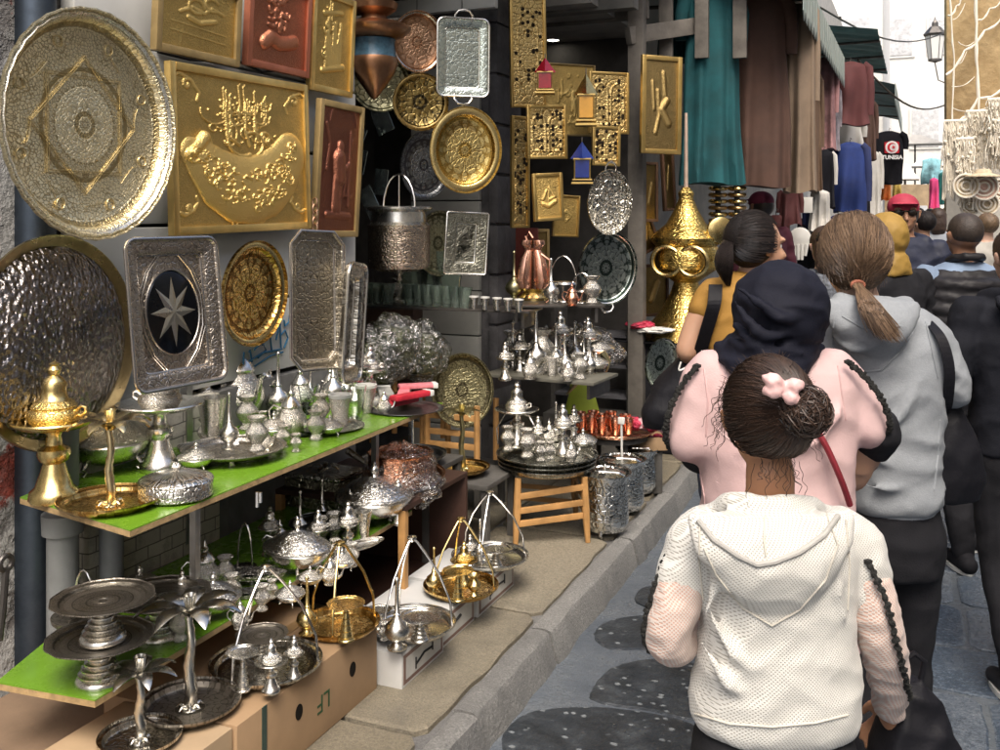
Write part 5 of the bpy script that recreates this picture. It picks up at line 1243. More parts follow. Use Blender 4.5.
# olive bag hanging
tag(MB().rings([[(x*w_,y*d_,z) for x,y in [(math.cos(a),math.sin(a)) for a in [i*PI/8 for i in range(16)]]] for w_,d_,z in ((.06,.02,.24),(.075,.03,.2),(.09,.05,.1),(.12,.06,0),(.12,.06,-.01))]).build('lime_lampshade',M('lime_cloth',(.34,.42,.05),.6,var=.2),loc=P(582,412,6.3)),'lime green lampshade standing behind the copper tea tray','lampshade')
# olive shade stands on a dark stand
tag(MB().box((0,0,0),(.6,.3,.75),.01).build('dark_counter',m_darkwall,loc=P(588,413,6.3)-Vector((0,-.12,.39))),'dark counter under the lime lampshade at the back of the alcove','counter')
# bent brass horn shapes
for i,(a_,b_,l) in enumerate((((566,395),(576,372),'curved polished horn handle below the pale shelf, left one'),((606,372),(602,352),'curved polished horn handle right of the pale shelf'))):
    A=P(a_[0],a_[1],5.6); B=P(b_[0],b_[1],5.6); Mi=(A+B)/2+Vector((.03,0,0))
    tag(MB().tube([A,A*.6+Mi*.4,Mi,B*.6+Mi*.4,B],[.004,.01,.014,.018,.02],10).build('horn',metal('dull_brass',(.45,.42,.25))),l,'horn')
def pail(label,px,py,w,h):
    q=onh(px,py,PV); k=depth(q)/F; o=thing('pail',label,'pail',q); w*=k/2; h*=k
    MB().lathe([(0,h*.08),(w*.75,h*.08),(w*.8,h*.12),(w*.92,h*.2),(w*.90,h*.5),(w*.86,h*.78),(w*.93,h*.86),(w*1.0,h*.9),(w*1.02,h*.93),(w*.95,h*.93),(w*.82,h*.8),(w*.8,h*.3),(0,h*.22)],36).build('body',engraved('engraved_pail',(.80,.80,.77),(.25,.25,.23),'cyl',38,8,0,.6,.12,dd=.004,dk=.4),o)
    MB().lathe([(0,h*.86),(w*.8,h*.88),(w*.8,h*.91),(w*.3,h*.97),(w*.06,h*.98),(w*.08,h*1.02),(0,h*1.05)],30).build('lid',m_silver,o)
    for i in range(3):
        a=i*2*PI/3+.6; MB().tube([(w*.7*math.cos(a),w*.7*math.sin(a),h*.12),(w*.78*math.cos(a),w*.78*math.sin(a),h*.05),(w*.66*math.cos(a),w*.66*math.sin(a),0)],[.014,.01,.007],8).build('foot',m_silver,o)
    MB().tube([(-w*.95,0,h*.85),(-w*.7,-w*.5,h*.98),(0,-w*.8,h*1.0),(w*.7,-w*.5,h*.98),(w*.95,0,h*.85)],.006,6).build('bail_handle',m_steel,o)
pail('nearest engraved silver pail with a foot, on the pavement by the stool',605,533,52,66)
pail('second engraved silver pail, right behind the nearest one',622,512,48,58)
pail('farthest engraved silver pail in the row behind the copper tray',637,494,42,50)
q=onh(622,470,.34); sc2=thing('long_spoon','long white-handled ladle standing in the second pail','ladle',(q.x,q.y,.36))
MB().tube([(0,0,0),(.0,-.01,.22)],.006,8).build('handle',m_white,sc2); MB().box((0,-.01,.235),(.035,.02,.035),.005).build('tag',m_white,sc2)
# ------------------------------------------------ big brass vase on its table
q=P(686,338,6.5); k=6.5/F
o=thing('brass_urn','large ornate brass urn with domed lid and tall spire beside the woman in mustard','urn',q)
m_urn=engraved('urn_brass',(.86,.62,.20),(.26,.15,.03),'cyl',55,8,0,.5,.25,dd=.004)
MB().lathe([(0,0),(46*k,0),(44*k,4*k),(26*k,26*k),(16*k,44*k),(12*k,56*k),(20*k,62*k)],40).build('flared_foot',m_urn,o)
MB().lathe([(20*k,62*k),(32*k,70*k),(34*k,84*k),(30*k,92*k),(34*k,96*k),(35*k,100*k)],40).build('body',m_urn,o)
MB().lathe([(35*k,100*k),(30*k,106*k),(20*k,114*k),(12*k,128*k),(7*k,140*k),(8*k,145*k),(4*k,150*k),(0,152*k)],40).build('lid',m_urn,o)
MB().tube([(0,0,150*k),(0,0,225*k)],[2.2*k,1.6*k],8).build('spire',M('pale_spire',(.66,.50,.40),.4,.3),o)
for s in(-1,1):
    MB().tube([(s*16*k,-28*k,(82+12*math.sin(a))*k) if False else (s*13*k+14*k*math.cos(a),-30*k,78*k+14*k*math.sin(a)) for a in [i*PI/10 for i in range(20)]],2.4*k,8,closed=True).build('ring_handle',m_gold,o)
MB().at(36*k,-10*k,108*k,rot=basis(60).to_4x4()).lathe([(0,4*k),(8*k,4*k),(13*k,2*k),(14*k,0),(0,0)],24).build('gold_disc',m_gold,o)
t=thing('cloth_table','dark-skirted stall table under the large brass urn','table',(q.x,q.y,PV)); zz=q.z-PV
MB().box((0,0,zz/2-.005),(.55,.5,zz-.012),.01).build('skirt',M('black_cloth',(.015,.015,.018),.9,bump=.3),t)
MB().box((-.1,0,zz-.006),(.85,.6,.010),.003).build('table_top',M('black_cloth',(.015,.015,.018),.9),t)
round_tray('round silver-rimmed engraved tray leaning against the dark table below the urn',660,363,5.9,34,52,engraved('patterned_dark_oval',(.6,.6,.6),(.1,.1,.1)),.12,.02,yaw=40,rim=m_silver)
plastic_bag('crumpled red and white cloth heap on the table edge left of the urn',P(641,325,6.35),.09,.08,.03,31).data.materials[0]=m_rf
plastic_bag('white crumpled paper on the table left of the urn',P(655,330,6.3),.12,.08,.02,32).data.materials[0]=m_white
# stacks of bangles / coils behind the hair
for i,x in enumerate((718,737)):
    o=thing('bangle_stack',['left','right'][i]+' tall stack of gold bangles hanging under the brown gowns','bangles',P(x,240,6.9))
    for j in range(9):
        z=j*.045; MB().tube([(.055*math.cos(a),.055*math.sin(a),z+.004*math.sin(a*2)) for a in [w_*PI/8 for w_ in range(16)]],.013,8,closed=True).build('bangle',metal('bangle_gold',(.62,.42,.20),.25,.4) if j%2 else m_gold,o)
    MB().tube([(0,0,-.02),(0,0,.5)],.02,8).build('rod',m_darkwall,o)
# ============================================================= left stalls further up the street
far=thing('stall_row','row of dark open stall fronts along the left side beyond the metalware shop','building',(0,0,0))
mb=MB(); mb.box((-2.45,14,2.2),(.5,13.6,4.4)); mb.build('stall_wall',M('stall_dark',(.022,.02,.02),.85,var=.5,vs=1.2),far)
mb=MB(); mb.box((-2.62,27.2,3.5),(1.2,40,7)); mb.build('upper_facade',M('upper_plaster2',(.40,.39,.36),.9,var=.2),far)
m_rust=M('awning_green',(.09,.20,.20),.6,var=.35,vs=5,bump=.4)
g=N('corrugated_sheet'); c=g.co('Object'); s=g.n('ShaderNodeSeparateXYZ'); g.l(c,s.inputs[0])
nz=g.noise(c,7,5,.6); g.set(Base_Color=g.mix(nz,(.20,.28,.27),(.48,.52,.48)),Roughness=.55,Metallic=.3); m_corr=g.mat
def awning(label,x0,x1,y0,y1,z0,z1,mat,val=None,wave=.012,nw=60):
    """sloping sheet from the wall (x0,z0) out to the street edge (x1,z1), y0..y1, with a fringe"""
    o=thing('awning',label,'awning',((x0+x1)/2,(y0+y1)/2,min(z0,z1)))
    c=Vector(o.location); mb=MB()
    def f(u,v): y=y0+(y1-y0)*u; return Vector((x0+(x1-x0)*v,y,z0+(z1-z0)*v+wave*math.sin(u*nw)-.04*math.sin(PI*v)*0))-c
    mb.grid(f,nw*2,3); mb.grid(lambda u,v: f(u,v)-Vector((0,0,.012)),nw*2,3); mb.build('roof_sheet',mat,o)
    if val:
        mb=MB(); n=int((y1-y0)/.09)
        for i in range(n):
            y=y0+(y1-y0)*(i+.5)/n; q_=Vector((x1+.004*(i%2),y,z1-.12))-c; hw=(y1-y0)/n*.48; mb.add([q_+Vector((xx,yy,zz)) for xx in(-.003,.003) for yy,zz in((-hw,.14),(hw,.14),(hw,-.09),(0,-.15),(-hw,-.09))],[(0,1,2,3,4),(9,8,7,6,5),(0,5,6,1),(1,6,7,2),(2,7,8,3),(3,8,9,4),(4,9,5,0)])
        mb.build('fringe',val,o)
    for i in range(3):
        y=y0+(y1-y0)*(i+.5)/3; a=Vector((x0,y,z0-.35))-c; b=Vector((x1,y,z1-.03))-c; MB().tube([a,b],.015,6).build('strut',m_iron,o)
    return o
def awn_pts(a,b,ta,tb):
    return P(*a,ta),P(*b,tb)
A,B=P(783,-8,6.3),P(858,52,9.6)
awning('near awning with a pale corrugated fringe over the hanging gowns',-2.3,(A.x+B.x)/2,A.y,B.y,3.55,3.16,m_rust,m_corr)
awning('second awning of dark blue-green sheet beyond the fringed one',-2.3,-.38,10.2,13.4,3.75,3.45,m_rust,None)
awning('third, farthest dark awning with a ragged fringe by the black T-shirt',-2.3,-.30,13.8,19,3.9,3.35,m_rust,m_corr)
# garments -----------------------------------------------------------------
def cloth(name,col,var=.2,rough=.85,bs=180):
    return M(name,col,rough,var=var,vs=5,bump=.25,bs=bs)
def robe(label,px,ytop,ybot,t,w,mat,yaw=30,sleeve=True,folds=7,name='hanging_robe',cat='robe',wtop=.8,wbot=1.0,thick=.10,smat=None,slen=.55,seed=0,group=None,hanger=True,neck=None):
    top=P(px,ytop,t); k=t/F; H=(ybot-ytop)*k; W=w*k/2; o=thing(name,label,cat,(top.x,top.y,top.z-H),rot=(0,0,R(yaw)),group=group)
    q=random.Random(seed); ph=[q.uniform(0,6) for _ in range(4)]; rings=[]
    n=64
    for i in range(29):
        u=i/28; z=H*(1-u)
        if u<.07: ww=W*wtop*(.28+.72*math.sin(PI/2*u/.07)); th=thick*.35
        else: ww=W*(wtop+(wbot-wtop)*(u-.07)/.93); th=thick*(.45+.5*u)
        r=[]
        for j in range(n):
            a=2*PI*j/n; fold=1+.42*u**.7*math.sin(folds*a+ph[0]+1.6*u)+.16*u*math.sin(folds*1.7*a+ph[1]+2*u)+.35*noise.noise((ww*math.cos(a)*9+ph[1],u*2.5,ph[2]))
            r.append((ww*math.cos(a)*(1+.03*math.sin(9*u+ph[2])), th*math.sin(a)*fold*(1+.0)-.02*math.sin(5*u+ph[3]), z+ (.012*math.sin(3*a+ph[0]) if i==28 else 0)))
        rings.append(r)
    MB().rings(rings).build('body_cloth',mat,o,ang=80)
    if sleeve:
        for s in(-1,1):
            L_=H*slen if slen<1 else slen
            pts=[(s*W*wtop*.82,0,H*.955),(s*W*(wtop+.10),.0,H*.90),(s*W*(wtop+.22),.01,H*.955-L_*.5),(s*W*(wtop+.20),.02,H*.955-L_)]
            mb=MB(); mb.m=Matrix.Diagonal((1,.8,1,1)); mb.tube(pts,[W*.22,W*.25,W*.22,W*.20],14); mb.build('sleeve',smat or mat,o,ang=80)
    if hanger: MB().tube([(0,0,H*.98),(0,0,H*1.03),(.015,0,H*1.045),(.0,0,H*1.06)],.004,5).build('hanger_hook',m_iron,o)
    if neck: MB().lathe([(W*.25,H*.985),(W*.3,H*1.0),(W*.22,H*1.01)],20,sy=.4).build('collar',neck,o)
    return o
teal=cloth('teal_cloth',(.008,.075,.085),.35); brown=cloth('brown_cloth',(.085,.045,.032),.25); beige=cloth('beige_cloth',(.27,.20,.14),.2); tan=cloth('tan_cloth',(.15,.095,.06))
navy=cloth('navy_cloth',(.02,.03,.10)); blue=cloth('royal_cloth',(.012,.03,.14),.3); maroon=cloth('maroon_cloth',(.10,.03,.03)); black=cloth('black_cloth2',(.012,.012,.016),.3); white=cloth('white_cloth',(.6,.58,.54),.12)
robe('long teal gown hanging from the stall frame, left of the brown gown',712,-20,184,6.7,66,teal,24,folds=9,wtop=.7,seed=1,slen=.25)
robe('dark teal garment hanging behind the stall frame, above the dark picture',683,-30,60,7.2,50,teal,24,folds=5,seed=2,sleeve=False)
robe('long plain brown gown hanging right of the teal gown',762,-16,187,6.9,58,brown,18,folds=6,wtop=.8,seed=3,slen=.3)
robe('darker brown gown showing behind the plain brown one',786,-10,186,7.4,34,tan,10,folds=5,seed=4,slen=.35)
robe('long beige gown with open front, outermost in the gown row',800,-8,192,7.1,32,beige,8,folds=6,seed=5,slen=.5)
robe('pale striped shirt hanging behind the beige gown under the awning',824,58,150,9.2,24,cloth('check_cloth',(.30,.16,.16),.7),10,folds=5,seed=6,name='hanging_shirt',cat='shirt')
robe('dark maroon jacket hanging above the royal blue sweater',850,62,125,9.8,38,maroon,10,folds=4,seed=7,name='hanging_jacket',cat='jacket',slen=.8)
robe('cream shirt hanging between the maroon jacket and blue sweater',848,118,150,10.2,30,white,8,folds=4,seed=8,name='hanging_shirt',cat='shirt')
robe('royal blue sweater with navy sleeves hanging under the maroon jacket',850,142,212,9.6,34,blue,5,folds=4,seed=9,name='hanging_sweater',cat='sweater',slen=.8,smat=navy,wbot=.95)
robe('black and white knit top hanging left of the royal blue sweater',824,150,208,9.0,22,black,12,folds=5,seed=10,name='hanging_blouse',cat='blouse',smat=white)
robe('navy dress with a white panel hanging behind the knit top',838,150,205,10.4,26,navy,12,folds=5,seed=11,name='hanging_dress',cat='dress')
robe('white lace top hanging right of the royal blue sweater',871,150,215,12.5,20,white,0,folds=5,seed=12,name='hanging_blouse',cat='blouse')
# black T-shirt with the red flag
ts=robe('black T-shirt with a red flag print above the man in the red cap',889,131,184,13.2,27,black,-2+19,folds=3,seed=13,name='hanging_tshirt',cat='t-shirt',slen=.30,wtop=1.0,wbot=.95,thick=.12)
k=13.2/F; W=27*k/2; H=53*k; z=H*.68
fy=-.115
m_tred=M('print_red',(.62,.02,.04),.6,bump=0); m_twht=M('print_white',(.85,.85,.85),.6,bump=0)
Xr=Matrix.Rotation(R(90),4,'X')
MB().at(0,fy-.012,z,rot=Xr).box((0,0,0),(W*1.05,H*.22,.012),.02).build('flag_patch',m_tred,ts)
MB().at(0,fy-.018,z,rot=Xr).lathe([(0,.005),(.085,.005),(.085,0)],28).build('white_disc',m_twht,ts)
cres=[(.06*math.cos(R(a)),.06*math.sin(R(a))) for a in range(40,321,14)]+[(.017+.048*math.cos(R(a)),.048*math.sin(R(a))) for a in range(310,49,-14)]
MB().at(0,fy-.025,z,rot=Xr).prism(cres,0,.004).build('crescent',m_tred,ts,smooth=False)
star=[((.03 if i%2==0 else .012)*math.cos(PI/5*i+PI)+.018,(.03 if i%2==0 else .012)*math.sin(PI/5*i+PI)) for i in range(10)]
MB().at(0,fy-.025,z,rot=Xr).prism(star,0,.005).build('star',m_tred,ts,smooth=False)
text('TUNISIA',.072,m_twht,'lettering',ts,(0,fy-.03,H*.49),(R(90),0,0),.001,bold=.003)
# sconce-like white hand mirrors and patterned bags under the gowns
for i,(x,y,l) in enumerate(((800,238,'white hand-shaped ornament hanging under the beige gown'),(800,205,'small white lettered sign board above the hand ornament'),(820,215,'white fringed knit hanging edge by the navy clothes'))):
    c=P(x,y,7.8+i*.3)
    if i==0:
        o=thing('hand_ornament',l,'ornament',c); MB().at(0,0,0,rot=Xr).lathe([(0,.01),(.07,.008),(.085,0),(0,-.01)],24).build('palm',m_white,o)
        for s in (-.05,-.017,.017,.05): MB().tube([(s,0,-.05),(s*.8,0,-.19+abs(s))],[.018,.012],8).build('finger',m_white,o)
    elif i==1:
        o=thing('sign_board',l,'sign',c); MB().box((0,0,0),(.20,.02,.13),.004).build('board',m_white,o)
    else: robe(l,x,190,232,8.4,22,white,6,folds=9,seed=40,name='hanging_knit',cat='knitwear',sleeve=False)
for i,x in enumerate((776,812,838)):
    robe(['black lace dress on a mannequin form behind the hijab','dark floral dress hanging near the ponytail woman','dark jacket hanging low behind the ponytail woman'][i],x,215,330,8.0+i*.8,34,[maroon,black,navy][i],10,folds=5,seed=50+i,name='hanging_dress',cat='dress',sleeve=False)
# ============================================================= far end and right side
m_pale=M('sunlit_white_wall',(.80,.79,.75),.9,var=.06,vs=1,bump=.1,bs=5)
m_win=M('far_window_dark',(.60,.61,.62),.3)
def house(label,x0,x1,y0,y1,h,wins,mat=m_pale):
    o=thing('far_house',label,'building',((x0+x1)/2,y0,0)); MB().box((0,(y1-y0)/2,h/2),(x1-x0,y1-y0,h)).build('wall',mat,o)
    MB().box((0,(y1-y0)/2-.1,h+.1),(x1-x0+.3,y1-y0+.2,.2)).build('roof_edge',mat,o)
    for (x,z,w_,hh) in wins:
        f=MB().box((x,-.02,z),(w_+.2,.08,hh+.2)).build('window',mat,o); MB().box((x,-.07,z),(w_,.03,hh)).build('pane',m_win,f)
    return o
house('bright white house closing the far end of the street',-6,3.2,44,52,17,[(-.2,5,1,1.5),(1.6,5.2,1,1.5),(-2.2,6,1,1.5),(.6,9,1,1.5),(2.2,9,.9,1.4)])
house('second pale house on the left beyond the stall awnings',-5,-1.05,32,40,11,[(1.2,7,.8,1.3),(.3,7,.8,1.3),(1.2,9.4,.8,1.2)])
house('pale house on the right side beyond the tan pillar',1.35,6,26,34,9.5,[(-1.8,5.6,.7,1.4),(-1.8,3.2,.7,1.2),(-.9,6.5,.7,1.3)])
# right pillar
g=N('tan_rough_wall'); c=g.co('Object'); nz=g.noise(c,5,8,.7); v=g.voro(c,14,'F1')
g.set(Base_Color=g.mix(g.ramp(nz,[(.3,0.),(.7,1.)]),(.30,.20,.09),(.52,.38,.20)),Roughness=.95,Normal=g.bump(g.math('ADD',nz,g.math('MULTIPLY',v,.3)),.8,.02)); m_tan=g.mat
pl=thing('stone_pillar','rough tan stone wall corner hung with white macrame on the right','wall',(P(946,100,12).x,P(946,100,12).y,0))
MB().box((1.2,.5,3.4),(2.4,1.0,6.8),.03).build('stone_face',m_tan,pl)
MB().box((1.2,-.03,1.2),(2.4,.1,2.4),.01).build('white_boarding',M('stall_white',(.60,.57,.50),.8,var=.2),pl)
m_cord=M('cream_cord',(.78,.72,.60),.9,var=.12,bs=300)
rg=random.Random(21)
def cordpath(pts,t,r,label,name='cord_garland'):
    V=[P(x,y,t) for x,y in pts]; out=[]
    for i in range(len(V)-1):
        for q in range(6):
            u=q/6; v=V[i]*(1-u)+V[i+1]*u; v.z-=.05*math.sin(PI*u); out.append(v+Vector([rg.uniform(-.006,.006)]*3))
    out.append(V[-1]); mb=MB(); mb.tube(out,[r*(.5+.15*math.sin(i*1.9)) for i in range(len(out))],7); return tag(mb.build(name,m_cord),label,'cord')
tP=11.7
cordpath([(950,-5),(954,60),(952,130)],tP,.02,'left vertical cream cord on the tan wall')
cordpath([(976,-5),(977,70),(980,140)],tP,.035,'thick middle vertical cream cord on the tan wall')
cordpath([(946,75),(965,50),(985,30),(1006,12)],tP,.028,'cream cord swagged up to the right across the tan wall')
cordpath([(960,120),(978,98),(1006,86)],tP,.03,'lower cream cord swag above the macrame fringe')
cordpath([(948,15),(957,5),(962,-6)],tP,.02,'short cream cord at the top left of the tan wall')
cordpath([(978,20),(990,8),(1004,-4)],tP,.02,'short cream cord at the top right of the tan wall')
for i in range(5): cordpath([(950+rg.uniform(0,8),20+i*22),(962+rg.uniform(0,30),10+i*24+rg.uniform(-8,8))],tP,.010,['first','second','third','fourth','fifth'][i]+' thin frayed cord from the top on the tan wall')
# macrame fringes
def fringe(label,px,py,t,w,h,n,seed,spread=.2):
    q=random.Random(seed); o=thing('macrame_hanging',label,'wall hanging',P(px,py,t)); k=t/F; mb=MB()
    n=int(n*3.2)
    for i in range(n):
        x=(i/n-.5)*w*k+q.uniform(-.01,.01); L_=h*k*q.uniform(.45,1); pts=[(x,q.uniform(-.03,.03),0)]; dr=q.uniform(-1,1)*spread*w*k*.35
        for j in range(1,8): pts.append((x+dr*(j/7)**1.4+q.uniform(-1,1)*.012,q.uniform(-.05,.03),-L_*j/7))
        mb.tube(pts,[.0055]*7+[.009],4)
    mb.build('cords',m_cord,o); MB().tube([(-w*k/2,0,.01),(w*k/2,0,.01)],.022,8).build('rod',m_cord,o)
    mb=MB()
    for i in range(7):
        x=(i/6-.5)*w*k*.9; mb.at(x,-.04,-h*k*q.uniform(.15,.5)).lathe([(0,-.02),(.015,-.015),(.02,0),(.015,.015),(0,.02)],10)
    mb.build('knots',m_cord,o); return o
fringe('bushy cream macrame hanging on the right of the tan wall',988,112,11.4,40,62,46,1,.6)
fringe('narrow cream macrame hanging at the left of the tan wall',955,122,11.3,20,80,26,2,.5)
fringe('pink-tinted macrame hanging above the vest man',965,140,11.2,16,70,18,3,.4)
fringe('low wide macrame fringe at the far right edge above the hats',1002,100,11.2,26,60,30,4,.7)
# round woven trays and hats
m_straw=M('straw_weave',(.58,.48,.33),.85,var=.25,vs=30,bump=.6,bs=70); m_strawp=M('straw_pink',(.60,.40,.32),.85,var=.25,vs=30,bump=.6)
for i,(x,y,d_,m_,l) in enumerate(((983,176,30,m_straw,'straw hat seen from the side, highest of the woven goods'),(984,187,26,m_strawp,'round pinkish woven tray in the middle of the woven goods'),(966,186,24,m_straw,'round cream woven tray left of the pinkish one'),(987,204,22,m_straw,'lower round woven tray with a ring border'),(1001,190,22,m_strawp,'woven tray cut by the right frame edge'),(970,206,18,m_straw,'small woven plate below the cream tray'))):
    t=11.0+.05*i; k=t/F; o=thing('woven_tray' if i else 'straw_hat',l,'woven tray' if i else 'hat',P(x,y,t)); r=d_*k/2
    if i==0: MB().lathe([(0,r*.5),(r*.4,r*.46),(r*.52,r*.3),(r*.55,.03),(r*1.15,0),(r*1.15,-.012),(r*.5,.0),(0,.0)],36,sy=.8).build('crown_and_brim',m_,o)
    else:
        MB().lathe([(0,0),(r*.7,.0),(r,.035),(r,.02),(r*.7,-.015),(0,-.015)],36).build('woven_disc',m_,o); mb=MB()
        for q in (.35,.68,.97): mb.tube([(r*q*math.cos(a),r*q*math.sin(a),.012+(.02 if q>.9 else 0)) for a in [w_*PI/14 for w_ in range(28)]],.012,6,closed=True)
        mb.build('woven_rings',m_cord,o); pose(o,P(x,y,t),basis(88,0,0))
# street lamp
q=P(935,60,20); k=20/F
lp=thing('wall_lantern','old iron street lantern on a bracket against the white sky','lantern',q)
g=N('lantern_glass'); g.set(Base_Color=(.8,.8,.76),Roughness=.2); 
MB().lathe([(6*k,0),(9*k,24*k)],6).build('glass_body',g.mat,lp,smooth=False)
MB().lathe([(10*k,24*k),(11*k,26*k),(5*k,33*k),(3*k,34*k),(3*k,37*k),(1*k,40*k),(0,44*k)],6).build('cap',m_iron,lp,smooth=False)
mb=MB()
for i in range(6):
    a=i*PI/3; mb.tube([(6*k*math.cos(a),6*k*math.sin(a),0),(9*k*math.cos(a),9*k*math.sin(a),24*k)],.4*k,5)
mb.lathe([(0,-3*k),(6.5*k,-1*k),(6.5*k,1*k)],6); mb.build('iron_ribs',m_iron,lp)
MB().tube([(0,0,-3*k),(3*k,2*k,-20*k),(16*k,6*k,-26*k),(22*k,8*k,-22*k)],.7*k,6).build('bracket',m_iron,lp)
# market clutter at the far end : parasols, awnings, cloth
for i,(x,y,w_,h_,t,col,l) in enumerate(((905,172,26,16,22,(.62,.60,.55),'white market canopy beyond the black T-shirt'),(928,160,30,14,25,(.70,.68,.64),'second, higher white market canopy in the distance'),(915,140,52,10,30,(.66,.64,.60),'long white distant awning across the street end'),(938,176,14,12,18,(.10,.12,.14),'small dark tent flap next to the macrame'))):
    k=t/F; o=thing('market_canopy',l,'canopy',P(x,y,t)); MB().rings([[(-w_*k/2,-.6,-h_*k/2),(w_*k/2,-.6,-h_*k/2),(w_*k/2,.6,-h_*k/2),(-w_*k/2,.6,-h_*k/2)],[(-w_*k*.1,-.1,h_*k/2),(w_*k*.1,-.1,h_*k/2),(w_*k*.1,.1,h_*k/2),(-w_*k*.1,.1,h_*k/2)]]).build('cloth_top',M('canopy_%d'%i,col,.8,var=.1),o,smooth=False)
    MB().tube([(0,0,-h_*k/2),(0,0,-P(x,y,t).z)],.03,6).build('pole',m_iron,o)
robe('blue and white striped cloth hanging like a flag in the distance',932,158,184,17,22,cloth('stripe_blue',(.25,.50,.58),.8),-2,sleeve=False,folds=5,seed=60,name='hanging_cloth',cat='cloth')
robe('bright pink dress hanging in the distance left of the macrame',934,178,208,16,10,cloth('hot_pink',(.80,.08,.25)),0,sleeve=False,folds=4,seed=61,name='hanging_dress',cat='dress')
robe('dark green cloth hanging beside the bright pink dress',944,172,204,16.5,12,cloth('bottle_green',(.02,.14,.13)),0,sleeve=False,folds=4,seed=62,name='hanging_cloth',cat='cloth')
robe('orange scarf hanging below the black T-shirt',886,182,200,15,10,cloth('orange_cloth',(.75,.20,.04)),0,sleeve=False,folds=4,seed=63,name='hanging_scarf',cat='scarf')
robe('yellow scarf hanging right of the orange one in the distance',897,180,200,15.4,9,cloth('yellow_cloth',(.70,.50,.12)),0,sleeve=False,folds=4,seed=64,name='hanging_scarf',cat='scarf')
dq=P(912,205,21); fs=thing('market_booth','brown wooden booth far up the street under the white canopy','booth',(dq.x,dq.y,0))
MB().box((0,.4,1.15),(1.1,.8,2.3),.02).build('booth_body',M('booth_wood',(.30,.22,.13),.7,var=.3),fs); MB().box((0,-.02,1.5),(.6,.06,.7)).build('booth_window',m_win,fs)
dq=P(900,190,24); 

awning('unseen dark canopy sheet added to shade the metalware shop entrance',-2.45,-1.35,3.6,7.4,3.75,3.45,m_rust,None)  # out of view, added to darken the shop and alcove below

for i,(x,y,w_,h_,t,yw,rl,l) in enumerate(((650,192,14,60,6.5,30,0,'narrow brown framed picture hanging under the tall dark relief on the post'),(668,176,12,70,6.9,35,4,'thin pale-edged frame standing beside the urn spire'),(646,232,16,40,6.6,40,24,'tilted dark framed picture leaning left of the brass urn'),(655,290,26,52,6.8,40,0,'dark empty framed panel behind the brass urn foot'))):
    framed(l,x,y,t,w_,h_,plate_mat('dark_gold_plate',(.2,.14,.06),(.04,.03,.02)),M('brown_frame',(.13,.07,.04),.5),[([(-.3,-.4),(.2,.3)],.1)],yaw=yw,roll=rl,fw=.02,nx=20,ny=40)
for i,(x,y0,y1,t,w_,m_,l) in enumerate(((812,70,190,8.3,20,tan,'camel coat half hidden between the beige gown and striped shirt'),(832,85,150,9.6,16,cloth('dot_cloth',(.22,.20,.22),.9),'small dotted blouse hanging under the fringed awning'),(866,100,160,11.2,20,brown,'brown jacket hanging behind the maroon one'),(815,196,240,8.6,20,navy,'navy shawl hanging under the camel coat'),(862,165,215,11.4,16,black,'black cardigan at the right of the royal blue sweater'),(790,190,225,8.0,22,maroon,'wine shawl hanging below the beige gown'))):
    robe(l,x,y0,y1,t,w_,m_,10,folds=5,seed=90+i,name='hanging_garment',cat='garment',slen=.6)

more=[(505,380,36,'bu','silver burner at the front left corner of the pale shelf'),(530,379,26,'te','small silver teapot in the front row of the pale shelf'),(541,372,40,'va','tall flared silver vase between the sprinklers of the pale shelf'),(568,381,22,'te','silver teapot at the front right of the pale shelf'),(580,379,24,'va','engraved silver vase at the front right of the pale shelf'),(588,364,44,'bu','silver burner at the back right of the pale shelf'),(560,364,50,'bu','tall silver burner at the back middle of the pale shelf'),(512,363,30,'va','silver vase at the back left of the pale shelf')]
for x,y,h,kd,l in more:
    put({'bu':lambda l: make_burner(l,dish=.24),'te':make_teapot,'va':make_vase}[kd](l),x,y,zC,h,rz=(x*5)%80)
for x,y,h,kd,l in [(527,457,26,'va','silver goblet at the front left of the stool trays'),(574,441,34,'bu','small silver burner at the back right of the stool trays'),(556,440,36,'sp','silver sprinkler at the back of the stool trays'),(571,461,20,'te','tiny silver teapot at the front right of the stool trays'),(541,461,18,'va','low silver cup in front of the middle censer on the stool trays'),(508,450,22,'va','small silver pot at the far left rim of the stool trays')]:
    put({'bu':lambda l: make_burner(l,dish=.24),'te':make_teapot,'va':make_vase,'sp':make_sprinkler}[kd](l),x,y,zt,h,rz=(x*5)%80)

tag(MB().tube([P(858,60,10)+(P(948,104,14)-P(858,60,10))*(i/12)-Vector((0,0,.25*math.sin(PI*i/12))) for i in range(13)],.012,6).build('overhead_cable',M('black_rubber',(.02,.02,.02))),'sagging dark cable crossing the white sky from the awning to the tan wall','cable')
tag(MB().tube([P(800,-5,9)+(P(950,30,16)-P(800,-5,9))*(i/12)-Vector((0,0,.3*math.sin(PI*i/12))) for i in range(13)],.010,6).build('overhead_cable',M('black_rubber',(.02,.02,.02))),'upper thin cable crossing the white sky near the street lantern','cable')
